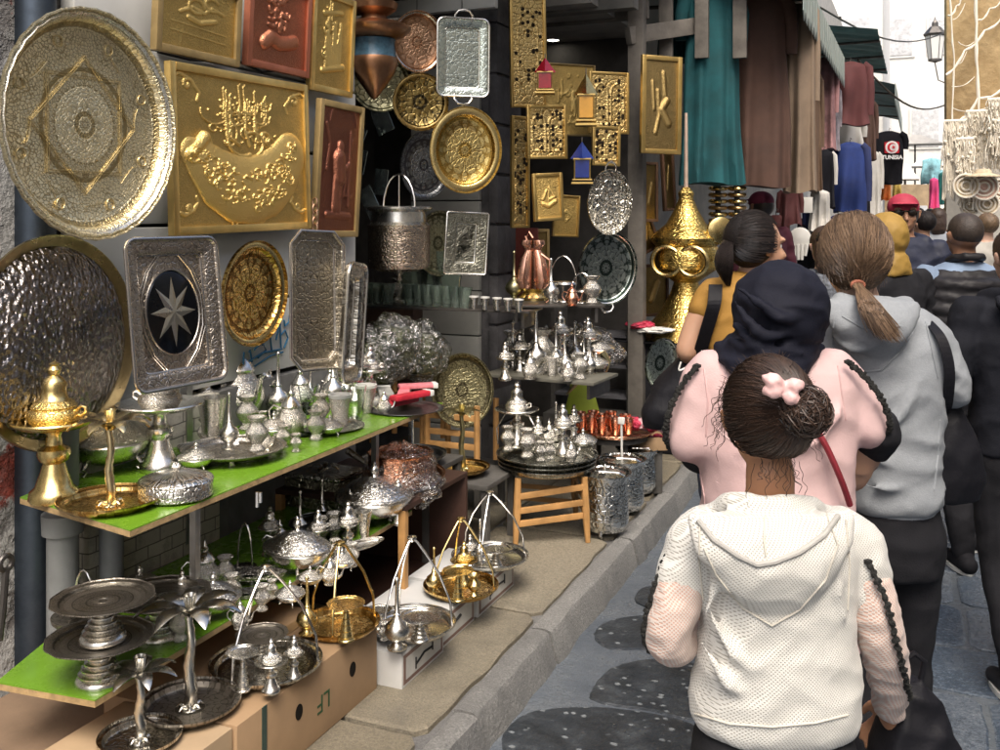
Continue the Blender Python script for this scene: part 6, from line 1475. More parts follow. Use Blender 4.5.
# ============================================================= PEOPLE
def remesh(mb, name, mat, parent, voxel=.008, smooth=6, wr=None, mats=None, assign=None):
    """fuse overlapping closed lofts into one continuous skin, then push it about with fold noise"""
    me=bpy.data.meshes.new('tmp'); me.from_pydata([tuple(v) for v in mb.v],[],mb.f)
    bm=bmesh.new(); bm.from_mesh(me); bmesh.ops.recalc_face_normals(bm,faces=bm.faces[:]); bm.to_mesh(me); bm.free()
    o=bpy.data.objects.new(name,me); COL.objects.link(o)
    r=o.modifiers.new('r','REMESH'); r.mode='VOXEL'; r.voxel_size=voxel; r.use_smooth_shade=True
    s=o.modifiers.new('s','SMOOTH'); s.iterations=smooth; s.factor=.5
    dg=bpy.context.evaluated_depsgraph_get(); dg.update()
    m2=bpy.data.meshes.new_from_object(o.evaluated_get(dg)); o.modifiers.clear(); o.data=m2; bpy.data.meshes.remove(me); m2.name=name
    if wr:
        n=len(m2.vertices); co=np.empty(n*3); m2.vertices.foreach_get('co',co); co=co.reshape(-1,3)
        no=np.empty(n*3); m2.vertex_normals.foreach_get('vector',no); no=no.reshape(-1,3)
        d=np.array([wr(Vector(c)) for c in co]); co+=no*d[:,None]; m2.vertices.foreach_set('co',co.ravel())
    m2.materials.clear()
    for m in (mats or [mat]): m2.materials.append(m)
    if assign:
        for p in m2.polygons: p.material_index=assign(p.center)
    m2.shade_smooth(); m2.update(); o.parent=parent; return o
def wrinkle(amp=.006,fx=9,fz=16,seed=0,sharp=1.0,shear=.6):
    s=Vector((seed*3.1,seed*1.7,seed*.9))
    def f(c):
        a=noise.noise(Vector((c.x*fx+c.z*fx*shear,c.y*fx,c.z*fz))+s)
        b=noise.noise(Vector((c.x*fx*1.3-c.z*fx*shear*1.5,c.y*fx,c.z*fz*.8))+s*2)
        return amp*((1-abs(a)*3.2)*.6+(1-abs(b)*3.0)*.4-.25)+amp*.15*noise.noise(c*60)
    return f
class Fig:
    def __init__(s,label,pxc,t,rz=None,gz=.008,group=None,name='person'):
        s.t=t; s.X0=(pxc-500)/F*t; q=P(pxc,HZ,t); s.gz=gz
        s.o=thing(name,label,'person',(q.x,q.y,gz),rot=(0,0,TH if rz is None else rz),group=group)
    def p(s,px,py,dy=0.0):
        d=s.t+dy; return Vector(((px-500)/F*d-s.X0, dy, EYE-(py-HZ)/F*d-s.gz))
    def k(s): return s.t/F
def ell(mb,c,r,rot=None,n=20,m=14):
    c=Vector(c); rings=[]
    for i in range(1,m):
        ph=PI*i/m; q=[]
        for j in range(n):
            a=2*PI*j/n; v=Vector((r[0]*math.sin(ph)*math.cos(a),r[1]*math.sin(ph)*math.sin(a),-r[2]*math.cos(ph)))
            q.append(c+(rot@v if rot is not None else v))
        rings.append(q)
    mb.rings(rings)
def torso(mb,rows,ex=2.4,n=36):
    rings=[]
    for (c,w,d) in rows:
        q=[]
        for j in range(n):
            a=2*PI*j/n; ca,sa=math.cos(a),math.sin(a)
            q.append((c[0]+w*math.copysign(abs(ca)**(2/ex),ca), c[1]+d*math.copysign(abs(sa)**(2/ex),sa), c[2]))
        rings.append(q)
    mb.rings(rings)
def spl(pts,rad,sub=5):
    P_=[Vector(p) for p in pts]; out=[];rr_=[]
    n=len(P_)
    for i in range(n-1):
        p0,p1,p2,p3=P_[max(0,i-1)],P_[i],P_[i+1],P_[min(n-1,i+2)]
        for q in range(sub):
            t=q/sub; out.append(.5*((2*p1)+(-p0+p2)*t+(2*p0-5*p1+4*p2-p3)*t*t+(-p0+3*p1-3*p2+p3)*t**3)); rr_.append(rad[i]*(1-t)+rad[i+1]*t)
    out.append(P_[-1]); rr_.append(rad[-1]); return out,rr_
def limb(mb,pts,rad,n=16,balls=True):
    a,b=spl(pts,rad); mb.tube(a,b,n)
    if balls:
        ell(mb,pts[0],(rad[0],)*3,n=12,m=8); ell(mb,pts[-1],(rad[-1],)*3,n=12,m=8)
def hand(mb,wrist,d,nrm,s=1.0,curl=.6,side=1):
    """palm, four unequal fingers bent at the knuckles, thumb leaving the side; d = pointing direction, nrm = back of hand"""
    d=Vector(d).normalized(); nrm=(Vector(nrm)-d*Vector(nrm).dot(d)).normalized(); x=d.cross(nrm).normalized()*side; w=Vector(wrist)
    rings=[]
    for u,wd,th in ((-.01,.027,.02),(.02,.033,.018),(.05,.040,.016),(.085,.041,.013)):
        c=w+d*u*s; rings.append([c+x*math.cos(a)*wd*s+nrm*math.sin(a)*th*s for a in [i*PI/8 for i in range(16)]])
    mb.rings(rings)
    for i,(off,L_) in enumerate(((-.030,.072),(-.010,.080),(.011,.075),(.030,.058))):
        b=w+(d*.070+x*off)*s; dd=d.copy(); pts=[b]; ang=0
        for seg in (.1,.42,.30,.24):
            ang=curl*.55 if seg!=.1 else 0
            dd=(dd*math.cos(ang)-nrm*math.sin(ang)).normalized(); nn=nrm
            pts.append(pts[-1]+dd*L_*seg*s)
        mb.tube(pts,[.0098*s,.0095*s,.009*s,.0082*s,.0065*s],9)
    t0=w+(d*.018-x*.024)*s; mb.tube([t0,t0+(d*.026-x*.022-nrm*.008)*s,t0+(d*.052-x*.026-nrm*.02)*s,t0+(d*.072-x*.020-nrm*.028)*s],[.013*s,.011*s,.0095*s,.007*s],9)
def head(mb,c,s=1.0,yaw=0.0,tilt=0.0):
    """cranium, jaw, nose, brow, lips, ears ; face looks along +Y before yaw"""
    m=Matrix.Rotation(yaw,3,'Z')@Matrix.Rotation(tilt,3,'X'); c=Vector(c)
    g_=lambda x,y,z: c+m@Vector((x*s,y*s,z*s))
    ell(mb,g_(0,-.012,.02),(.074*s,.094*s,.088*s),m,24,18)
    ell(mb,g_(0,.025,-.030),(.060*s,.066*s,.078*s),m,20,14)
    ell(mb,g_(0,.058,-.082),(.027*s,.026*s,.022*s),m)          # chin
    mb.tube([g_(0,.085,.012),g_(0,.098,-.012),g_(0,.112,-.032),g_(0,.098,-.042)],[.009*s,.010*s,.014*s,.009*s],10)
    for q in(-1,1):
        ell(mb,g_(q*.033,.070,.024),(.026*s,.016*s,.010*s),m,12,8)    # brow
        ell(mb,g_(q*.034,.062,-.028),(.022*s,.022*s,.02*s),m,12,8)     # cheek
        mb.tube([g_(q*.074,.000,-.028),g_(q*.081,-.004,-.008),g_(q*.086,-.012,.014),g_(q*.080,-.022,.016),g_(q*.077,-.018,-.008),g_(q*.074,-.006,-.028)],[.006*s,.007*s,.008*s,.007*s,.007*s,.006*s],8)
    mb.tube([g_(-.022,.085,-.060),g_(0,.093,-.057),g_(.022,.085,-.060)],[.004*s,.0065*s,.004*s],8)
    mb.tube([g_(-.018,.083,-.068),g_(0,.090,-.069),g_(.018,.083,-.068)],[.004*s,.007*s,.004*s],8)
    return g_
def eyes(g_,s,parent):
    mw=M('eye_white',(.75,.72,.68),.2,bump=0); mbk=M('eye_dark',(.03,.015,.01),.1,bump=0)
    for q in(-1,1):
        mb=MB(); ell(mb,g_(q*.031,.0635,.003),(.0125*s,)*3,n=14,m=10); e=mb.build('eye',mw,parent)
        mb=MB(); ell(mb,g_(q*.031,.0718,.003),(.0056*s,)*3,n=12,m=8); mb.build('iris',mbk,e)
def skin(name,col):
    if name in _mc: return _mc[name]
    g=N(name); c=g.co('Object'); nz=g.noise(c,18,5,.6)
    g.set(Base_Color=g.mix(nz,mx(col,.85),mx(col,1.12)),Roughness=.48,Normal=g.bump(g.noise(c,220,4),.12,.002))
    g.set(Subsurface_Weight=.12); g.b.inputs['Subsurface Radius'].default_value=(.012,.005,.003); _mc[name]=g.mat; return g.mat
sk_kid=skin('skin_tan',(.46,.235,.13)); sk_a=skin('skin_olive',(.50,.29,.19)); sk_b=skin('skin_light',(.60,.38,.28)); sk_c=skin('skin_brown',(.34,.18,.11))
def hairmat(name,a,b,rough=.38):
    g=N(name); geo=g.n('ShaderNodeNewGeometry'); g.set(Base_Color=g.mix(geo.outputs['Random Per Island'],a,b),Roughness=rough)
    g.b.inputs['Specular IOR Level'].default_value=.6; return g.mat
h_kid=hairmat('dark_brown_hair',(.014,.008,.006),(.07,.038,.024),.52); h_blk=hairmat('black_hair',(.008,.007,.007),(.035,.026,.024)); h_lt=hairmat('highlighted_hair',(.05,.03,.018),(.24,.155,.095),.45); h_grey=hairmat('short_cropped_hair',(.03,.022,.018),(.10,.075,.06),.7)
def strands(mb,paths,r=.0011,sides=3,taper=.4):
    for p in paths:
        n=len(p); mb.tube(p,[r*(1-(1-taper)*i/(n-1)) for i in range(n)],sides,cap=False)
def slerp(a,b,u):
    a=a.normalized();b=b.normalized(); d=max(-1,min(1,a.dot(b))); th=math.acos(d)
    if th<1e-4: return a
    return (a*math.sin((1-u)*th)+b*math.sin(u*th))/math.sin(th)
def swept(c,rad,target,n,seed,region,steps=9,lift=.0,jit=.05,lock=0.0,part=None):
    """hair combed over the skull from random roots towards a gathering point"""
    q=random.Random(seed); out=[]; c=Vector(c); tg=Vector(target).normalized()
    while len(out)<n:
        d=Vector((q.gauss(0,1),q.gauss(0,1),q.gauss(0,1))).normalized()
        if not region(d): continue
        j1=Vector((q.uniform(-jit,jit),q.uniform(-jit,jit),q.uniform(-jit,jit))); h=q.uniform(.0,.006)+lift; ph=q.uniform(0,6); lk=noise.noise(d*6)*lock
        p=[]
        for i in range(steps+1):
            u=i/steps; v=slerp(d,(tg+j1).normalized(),u*.985)
            k=1+(h+lk)*math.sin(PI*min(1,u+.1))/max(rad)+.006*math.sin(ph+u*7)*.3
            p.append(c+Vector((v.x*rad[0],v.y*rad[1],v.z*rad[2]))*k)
        out.append(p)
    return out
def std_legs(f,mb,hip,hw,r0,shoe=True,stride=.12,spread=.09,r1=.05,foot=True):
    """two tapering legs from the hip height to the ground, one foot ahead of the other"""
    for s in(-1,1):
        y=stride*s
        limb(mb,[(hip[0]+s*hw,hip[1],hip[2]),(hip[0]+s*(hw*.98),hip[1]+y*.35+.03,hip[2]*.55),(hip[0]+s*spread,hip[1]+y*.8,hip[2]*.3),(hip[0]+s*spread,hip[1]+y,.08)],[r0,r0*.72,r1*1.15,r1*.8],14)
    return [(hip[0]+s*spread,hip[1]+stride*s) for s in(-1,1)]
def shoes(f,feet,mat,sole=None,s=1.0,rz=0):
    for x,y in feet:
        mb=MB(); limb(mb,[(x,y-.05*s,.045*s),(x,y+.06*s,.04*s),(x,y+.15*s,.028*s)],[.042*s,.040*s,.03*s],12); ell(mb,(x,y-.02*s,.06*s),(.04*s,.045*s,.05*s))
        o=remesh(mb,'shoe',mat,f.o,.006,4); MB().rings([[(x+.042*s*math.cos(a),y+.045*s+.12*s*math.sin(a),z) for a in [i*PI/10 for i in range(20)]] for z in(.0,.018*s)]).build('sole',sole or m_white,o)
def jeans(col,name): return M(name,col,.85,var=.2,vs=8,bump=.3,bs=220)
blackfab=M('black_fabric',(.017,.017,.02),.8,var=.3,vs=10,bump=.3,bs=200)
m_bag=M('black_bag_cloth',(.01,.01,.013),.55,var=.3,vs=8,bump=.3,bs=90)
# --------------------------------------------------------------- 1. the girl in the white mesh hoodie
def net_mat(name,a,hole,f=260,hs=.35,mixsk=None):
    g=N(name); s=g.n('ShaderNodeSeparateXYZ'); g.l(g.co('Object'),s.inputs[0])
    u=g.math('ADD',s.outputs[0],g.math('MULTIPLY',s.outputs[1],.6)); v=s.outputs[2]
    wv=g.noise(g.co('Object'),9,3); u=g.math('ADD',u,g.math('MULTIPLY',wv,.012))
    sn=g.math('MULTIPLY',g.math('SINE',g.math('MULTIPLY',u,float(f))),g.math('SINE',g.math('MULTIPLY',v,float(f))))
    hl=g.ramp(sn,[(hs,0.),(hs+.35,1.)])
    nz=g.noise(g.co('Object'),7,5,.6)
    g.set(Base_Color=g.mix(hl,g.mix(nz,mx(a,.88),a),hole),Roughness=.85,Normal=g.bump(g.math('SUBTRACT',1.0,hl),.6,.003)); g.b.inputs['Sheen Weight'].default_value=.2
    return g.mat
net_white=net_mat('white_net_knit',(.74,.73,.68),(.42,.40,.35),1000,.25); net_skin=net_mat('sheer_net_over_skin',(.72,.63,.57),(.60,.38,.30),950,-.05)
f=Fig('girl seen from behind in a white mesh hooded top, dark curly hair in a bun',772,1.75)
K=f.p; kk=f.k()
body=MB(); top=MB(); sl=MB(); pants=MB()
def row(py,l,r,d,dy=0): a=K(l,py,dy); b=K(r,py,dy); return ((a+b)/2,(b.x-a.x)/2,d)
# torso cloth
rows=[row(722,697,851,.102,.0),row(712,690,856,.112),row(694,691,858,.116),row(665,697,856,.112,-.004),row(630,701,852,.106,-.006),row(595,702,850,.103,-.008),row(565,698,853,.10,-.008),row(545,697,856,.094,-.004),row(528,699,850,.082,0),row(514,708,836,.066,.005),row(504,726,816,.055,.01)]
torso(top,rows,2.5)
torso(body,[(c,w*.86,d*.85) for c,w,d in rows][:-1]+[row(506,738,800,.05,.01)],2.3)
sh,el,wr_=K(701,540,0),K(669,638,-.02),K(714,628,.17)
limb(top,[K(706,533,0),K(693,548,0),K(681,588,-.012)],[.050,.052,.046])
limb(sl,[K(684,575,-.01),el,K(690,634,.08),wr_],[.046,.042,.037,.027]); remesh(sl,'sheer_sleeve',net_skin,f.o,.006,5,wrinkle(.004,18,26,5)); sl=MB()
limb(body,[K(704,536,0),K(676,628,-.01),K(694,624,.09),wr_+Vector((0,.01,0))],[.032,.024,.024,.018]); hand(body,wr_,(.3,.9,.15),(-.3,0,1),.80,.7,-1)
sh2,el2=K(852,546,0),K(880,640,-.03)
limb(top,[K(843,534,0),K(858,552,0),K(868,590,-.012)],[.050,.053,.046])
limb(sl,[K(865,575,-.01),K(879,630,-.025),K(888,672,.02),K(890,706,.08)],[.045,.042,.038,.030]); remesh(sl,'sheer_sleeve',net_skin,f.o,.006,5,wrinkle(.004,18,26,6))
limb(body,[K(848,540,0),K(876,628,-.015),K(886,672,.03),K(890,712,.09)],[.032,.025,.024,.018]); hand(body,K(890,712,.09),(0,.6,-.8),(1,0,.2),.80,.6,1)
# hood lying on the back + rolled neckline
hood=[]
for i in range(11):
    u=i/10; py=512+112*u; w=(1-u**2.0)*74+7; c=K(771+2*u,py,-.075-.030*math.sin(PI*min(1,u*.9+.1))); hood.append((c,w*kk,.034*math.sin(PI*(.12+.80*u))+.010))
torso(top,hood[::-1],2.2,30)
limb(top,[K(716,512,.03),K(735,505,-.045),K(770,508,-.075),K(806,507,-.045),K(826,514,.03)],[.018,.022,.022,.022,.018])
# soft drapery folds
for a,b,c,r in (((705,600),(735,655),(790,690),.012),((845,600),(815,650),(760,680),.011),((700,640),(730,685),(760,700),.012),((850,650),(820,690),(780,704),.012),((712,545),(716,580),(706,615),.011),((835,550),(836,585),(846,620),.011),((742,640),(775,660),(812,650),.008)):
    top.tube(spl([K(*a,-.078),K(*b,-.098),K(*c,-.098)],[r*.3,r,r*.3])[0],spl([K(*a),K(*b),K(*c)],[r*.3,r,r*.3])[1],8)
wf=wrinkle(.0045,11,15,3)
ob=remesh(top,'hooded_top',net_white,f.o,.006,7,wf)

# seams and bands
m_seam=M('cream_seam',(.56,.53,.46),.85,bump=.2); m_band=M('grey_net_band',(.42,.41,.38),.9,bump=.4,bs=300)
def surf(px,py):   # point on the back surface of the hooded top below a photo pixel
    a=K(px,py,-.6); b=K(px,py,.3); d=(b-a).normalized(); hit,loc,nr,ix=ob.ray_cast(a,d); return (loc-d*.002) if hit else None
def seam(pts,r,name,mat,sub=7,flat=None):
    q=[]
    for i in range(len(pts)-1):
        for j in range(sub):
            u=j/sub; s_=surf(pts[i][0]*(1-u)+pts[i+1][0]*u,pts[i][1]*(1-u)+pts[i+1][1]*u)
            if s_ is not None: q.append(s_)
    s_=surf(*pts[-1]); 
    if s_ is not None: q.append(s_)
    return MB().tube(q,r,8).build(name,mat,f.o)
seam([(765,516),(764,540),(766,556)],.0016,'hood_seam',m_seam)
seam([(698,520),(714,540),(738,556),(757,565),(775,562),(800,552),(824,535),(838,516)],.0048,'hood_band',m_band)
seam([(826,512),(838,545),(826,580),(800,610),(772,626),(742,608),(716,575),(704,548)],.0016,'hood_edge',m_seam)
seam([(700,520),(699,560),(703,600)],.0014,'shoulder_seam',m_seam); seam([(846,520),(850,565),(848,610)],.0014,'shoulder_seam',m_seam)
seam([(695,714),(730,724),(772,727),(815,723),(848,715)],.0018,'hem_band',m_seam)
m_lace=M('black_lace',(.03,.03,.028),.7,var=.6,vs=90,bump=.8,bs=150,bd=.01)
for pts in (((676,538,0),(661,570,-.015),(649,605,-.022),(644,634,-.02),(650,650,.0)),((868,562,-.055),(885,598,-.072),(896,640,-.072),(905,676,-.04),(910,698,.02))):
    p_,_r=spl([K(*a) for a in pts],[1]*5,5); mb=MB()
    for i in range(len(p_)): mb.at(*p_[i],rot=Matrix.Rotation(i*.9,4,'Y')).lathe([(0,-.006),(.0058,-.003),(.0062,.003),(0,.006)],7,lobes=5,la=.3)
    mb.m=Matrix.Identity(4); mb.tube(p_,.0036,8); mb.build('lace_trim',m_lace,f.o)
# neck and head : turned very slightly right
limb(body,[K(770,508,.015),K(770,492,.012),K(770,470,.01)],[.052,.043,.043])
hc=K(767,418,.012); gg=head(body,hc,.93,-.10,0)
remesh(body,'body',sk_kid,f.o,.0055,3); eyes(gg,.93,f.o)
# collar of undershirt
MB().tube(spl([K(722,508,-.0),K(740,503,-.055),K(770,504,-.07),K(800,503,-.055),K(818,508,0)],[1]*5)[0],.0065,8).build('shirt_collar',M('white_jersey',(.75,.74,.70),.8),f.o)
# hair
def kreg(d): return not (d.y>.62 and d.z<.55) and not (d.z<-.52 and d.y>-.2) and d.z>-.80
cap=MB(); ell(cap,hc+Vector((0,-.014,.018)),(.0765*.95,.096*.95,.090*.95),n=32,m=24)
bun=K(799,407,-.085); tdir=Vector(((bun.x-hc.x)/.078,(bun.y-hc.y+.014)/.097,(bun.z-hc.z-.018)/.092))
cp=cap.build('scalp_hair',M('hair_base',(.02,.012,.009),.6,bump=.4,bs=200),f.o)
hr=MB(); strands(hr,swept(hc+Vector((0,-.014,.018)),(.0775,.097,.0915),tdir,4600,2,kreg,9,.002,.16,.002),.00075)
q=random.Random(5)
for i in range(520):   # short fly-aways
    d=Vector((q.gauss(0,1),q.gauss(0,1),q.gauss(0,1))).normalized()
    if not kreg(d) or d.z<-.3: continue
    p0=hc+Vector((d.x*.078,d.y*.098-.014,d.z*.092+.018)); t_=Vector((q.gauss(0,1),q.gauss(0,1),q.gauss(0,1))).normalized()*.3+d*.6; hr.tube([p0,p0+t_*.012,p0+t_*.022+Vector((0,0,-.002))],[.0005,.0004,.0002],3,cap=False)
hr.build('combed_hair',h_kid,f.o)
# bun of curls
hb=MB()
for i in range(800):
    d=Vector((q.gauss(0,1),q.gauss(0,1),q.gauss(0,1))).normalized(); ax=Vector((q.gauss(0,1),q.gauss(0,1)-.5,q.gauss(0,1))).normalized(); r0=.036*q.uniform(.72,1.18); e1=ax.orthogonal().normalized(); e2=ax.cross(e1); off=ax*q.uniform(-.022,.022); rad_=math.sqrt(max(1e-5,r0*r0-off.length_squared)); a0=q.uniform(0,6)
    hb.tube([bun+Vector((.006,-.018,-.004))+off+(e1*math.cos(a0+j*.28)+e2*math.sin(a0+j*.28))*rad_*(1+.10*math.sin(j*.9+i)) for j in range(12)],.0010,3,cap=False)
ell(hb,bun+Vector((.006,-.018,-.004)),(.032,.029,.033)); hb.build('hair_bun',h_kid,f.o)
# loose curls at the temples and nape
for part_,cnt in (('left_temple_curls',24),('right_temple_curls',12),('nape_curls',18)):
    hc2=MB()
    for i in range(cnt):
        if 'nape' in part_: a=hc+Vector((q.uniform(-.045,.045),-.075,-.055+q.uniform(-.01,.01))); out=Vector((q.uniform(-.4,.4),-.3,-1)).normalized()
        else:
            sg=-1 if 'left' in part_ else 1; a=hc+Vector((sg*q.uniform(.062,.078),q.uniform(-.02,.05),q.uniform(-.03,.07))); out=Vector((sg*q.uniform(.15,.75),q.uniform(-.3,.2),-1)).normalized()
        L_=q.uniform(.03,.075); e1=out.orthogonal().normalized(); e2=out.cross(e1); rr0=q.uniform(.003,.006); w0=q.uniform(0,6); tn=q.uniform(1.5,3)
        hc2.tube([a+out*L_*j/16+(e1*math.cos(w0+j/16*tn*2*PI)+e2*math.sin(w0+j/16*tn*2*PI))*rr0*(j/16) for j in range(17)],[.0006]*17,3,cap=False)
    hc2.build('curls',h_kid,f.o)
# scrunchie
ps=M('pink_satin',(.78,.50,.48),.45,var=.15,vs=20,bump=.3,bs=60)
mb=MB(); R0=.036; e1=Vector((.80,.50,.10)).normalized(); nn=tdir.normalized(); e1=(e1-nn*e1.dot(nn)).normalized(); e2=nn.cross(e1)
mb.tube([bun-nn*.006+(e1*math.cos(a)+e2*math.sin(a))*R0 for a in [i*PI/20 for i in range(40)]],[.0085*(1+.25*math.sin(i*2.1)) for i in range(40)],10,closed=True)
mb.build('scrunchie',M('white_satin',(.80,.76,.72),.5,bump=.3),f.o)
mb=MB(); kn=K(782,388,-.118)
for (dx,dz) in ((-.027,.016),(.030,.006),(-.026,-.004),(.022,-.018)): limb(mb,[kn,kn+Vector((dx*.6,-.008,dz*.8)),kn+Vector((dx,-.002,dz))],[.008,.0145,.008],10)
remesh(mb,'scrunchie_bow',ps,f.o,.003,2,wrinkle(.0015,60,60,3))
# trousers and legs (mostly below the frame)
legs=MB(); wc=(row(722,697,851,.1)[0])
torso(legs,[((wc.x,0,z),w,d) for z,w,d in ((.52,.115,.10),(.60,.150,.115),(.68,.148,.11),(.742,.132,.102))],2.3)
feet=std_legs(f,legs,(wc.x,0,.60),.072,.075,stride=.12,r1=.045)
remesh(legs,'trousers',jeans((.02,.02,.022),'dark_trousers'),f.o,.009,5,wrinkle(.004,10,14,7)); shoes(f,feet,M('white_shoe',(.55,.55,.55),.5),s=.9)

# black bag in her right hand
b=thing('shopping_bag','black nylon bag hanging from the right hand of the girl in white','bag',P(914,746,1.86)); mb=MB()
torso(mb,[((0,0,z),w,d) for z,w,d in ((-.14,.07,.05),(-.08,.092,.07),(0,.085,.06),(.06,.06,.045),(.10,.035,.03),(.135,.018,.018))],2.1); remesh(mb,'sack',m_bag,b,.007,3,wrinkle(.010,14,10,9)); b.rotation_euler=(0,0,TH)
MB().tube([(-.012,0,.12),(-.02,0,.16),(0,.0,.175),(.02,0,.16),(.012,0,.12)],.006,8).build('strap',m_bag,b)
def seam_on(ob,f,pts,r,name,mat,sub=6):
    q=[]; pp=[]
    for i in range(len(pts)-1):
        for j in range(sub): u=j/sub; pp.append((pts[i][0]*(1-u)+pts[i+1][0]*u,pts[i][1]*(1-u)+pts[i+1][1]*u))
    pp.append(pts[-1])
    for x,y in pp:
        a=f.p(x,y,-.8); d=(f.p(x,y,.3)-a).normalized(); hit,loc,nr,ix=ob.ray_cast(a,d)
        if hit: q.append(loc-d*r*.3)
    if len(q)>1: return MB().tube(q,r,7).build(name,mat,f.o)
# --------------------------------------------------------------- 2. woman in pink with black hijab
f=Fig('woman in pale pink long-sleeved top and navy-black headscarf behind the girl',772,2.3); K=f.p; kk=f.k()
m_pinkc=M('pale_pink_jersey',(.60,.42,.41),.85,var=.08,vs=5,bump=.25,bs=240); m_hij=M('black_scarf_cloth',(.010,.011,.020),.75,var=.25,vs=6,bump=.25,bs=260)
body,top=MB(),MB()
rows=[row(640,686,858,.16),row(590,690,856,.155),row(540,698,852,.14,0),row(490,702,850,.128,0),row(450,700,852,.122,0),row(410,696,856,.118,0),row(385,694,858,.108,0),row(368,700,850,.092,.01),row(356,716,832,.075,.015),row(346,735,812,.06,.02)]
torso(top,rows,2.45); torso(body,[(c,w*.85,d*.85) for c,w,d in rows[1:]],2.3)
LA=[K(712,374,0),K(699,398,0),K(691,440,-.01)]; limb(top,LA,[.058,.058,.050]); limb(top,[K(691,440,-.01),K(702,441,.08),K(724,430,.17)],[.054,.048,.040])
limb(body,[K(714,380,0),K(702,405,0),K(690,440,-.0),K(702,441,.08),K(735,430,.2)],[.038,.036,.030,.030,.022]); hand(body,K(735,430,.2),(.8,.5,.3),(0,-.3,1),1.0,.6,-1)
RA=[K(830,372,0),K(849,390,0),K(868,425,-.02)]; limb(top,RA,[.058,.056,.050]); limb(top,[K(868,425,-.02),K(868,435,.06)],[.050,.045])
limb(body,[K(832,378,0),K(850,392,0),K(870,425,-.01),K(866,445,.05)],[.038,.036,.030,.022]); hand(body,K(868,440,.02),(-.25,.15,-1),(.2,-1,0),1.0,.5,1)
for a,b_,c,r in (((704,405),(730,440),(790,452),.009),((846,402),(820,440),(770,450),.009),((704,470),(740,500),(780,505),.008)):
    top.tube(spl([K(*a,-.11),K(*b_,-.128),K(*c,-.128)],[1]*3)[0],spl([K(*a),K(*b_),K(*c)],[r*.3,r,r*.3])[1],8)
remesh(top,'pink_top',m_pinkc,f.o,.009,12,wrinkle(.006,7,11,12))
otp=[c for c in f.o.children if c.name.startswith('pink_top')][0]; m_ps=M('pink_seam',(.60,.40,.39),.85,bump=.2)
seam_on(otp,f,[(704,368),(708,400),(706,436)],.002,'sleeve_seam',m_ps); seam_on(otp,f,[(838,366),(842,395),(846,420)],.002,'sleeve_seam',m_ps); seam_on(otp,f,[(700,470),(705,500),(703,530)],.0018,'side_seam',m_ps)
# black cuffs and lace line down the sleeves
for pts,r in (([K(700,452,.05),K(716,450,.12),K(728,444,.18)],[.050,.050,.044]),([K(877,431,.0),K(874,441,.04)],[.056,.052])):
    mb=MB(); limb(mb,pts,r,16); remesh(mb,'black_cuff',blackfab,f.o,.008,3,wrinkle(.004,16,20,4))
for pts in (((848,362,-.075),(866,378,-.08),(882,400,-.08),(890,424,-.07),(884,440,-.03)),((697,366,-.05),(680,388,-.05),(668,416,-.05),(666,440,-.02),(676,452,.03))):
    p_,_r=spl([K(*a) for a in pts],[1]*5,7); mb=MB()
    for i in range(len(p_)): mb.at(*p_[i],rot=Matrix.Rotation(i*.9,4,'Y')).lathe([(0,-.007),(.007,-.003),(.0075,.003),(0,.007)],7,lobes=5,la=.35)
    mb.build('lace_trim',m_lace,f.o)
hc=K(776,312,.01); gg=head(body,hc,1.0,-.1,0); limb(body,[K(774,352,.02),K(775,330,.02)],[.055,.05])
remesh(body,'body',sk_a,f.o,.007,3); eyes(gg,1.0,f.o)
hj=MB(); ell(hj,hc+Vector((.004,-.02,.010)),(.110,.122,.112),n=30,m=20)
torso(hj,[(K(768,372,-.04),.05,.085),(K(767,362,-.03),.088,.108),(K(766,352,-.015),.112,.112),(K(768,343,-.012),.108,.105),(K(774,334,-.01),.086,.098),(K(776,322,-.01),.090,.105)],2.1)
limb(hj,[K(719,348,.0),K(740,368,-.09),K(768,382,-.125),K(796,368,-.10),K(819,348,0)],[.016,.024,.03,.024,.016])
for a,b_,c in (((724,352,-.03),(758,366,-.130),(826,340,-.05)),((728,338,-.04),(766,356,-.132),(820,326,-.06)),((734,322,-.06),(758,346,-.125),(806,352,-.115)),((734,300,-.10),(765,335,-.135),(815,318,-.09)),((738,288,-.10),(785,318,-.138),(822,300,-.07))): hj.tube(spl([K(*a),K(*b_),K(*c)],[1]*3,8)[0],[.005+.008*math.sin(PI*i/16) for i in range(17)],8)
remesh(hj,'headscarf',m_hij,f.o,.0065,4,wrinkle(.0065,10,24,8,shear=.9))
legs=MB(); torso(legs,[((0,0,z),w,d) for z,w,d in ((.68,.15,.12),(.8,.18,.13),(.95,.16,.12))],2.3); feet=std_legs(f,legs,(0,0,.78),.09,.095,stride=.15,r1=.06)
remesh(legs,'trousers',blackfab,f.o,.011,5,wrinkle(.005,8,12,3)); shoes(f,feet,blackfab)
# red strap across her lower back right
MB().tube(spl([K(818,432,-.135),K(828,450,-.14),K(842,482,-.14),K(850,505,-.12)],[1]*4)[0],.007,8).build('red_strap',M('dark_red_strap',(.22,.02,.03),.5),f.o)
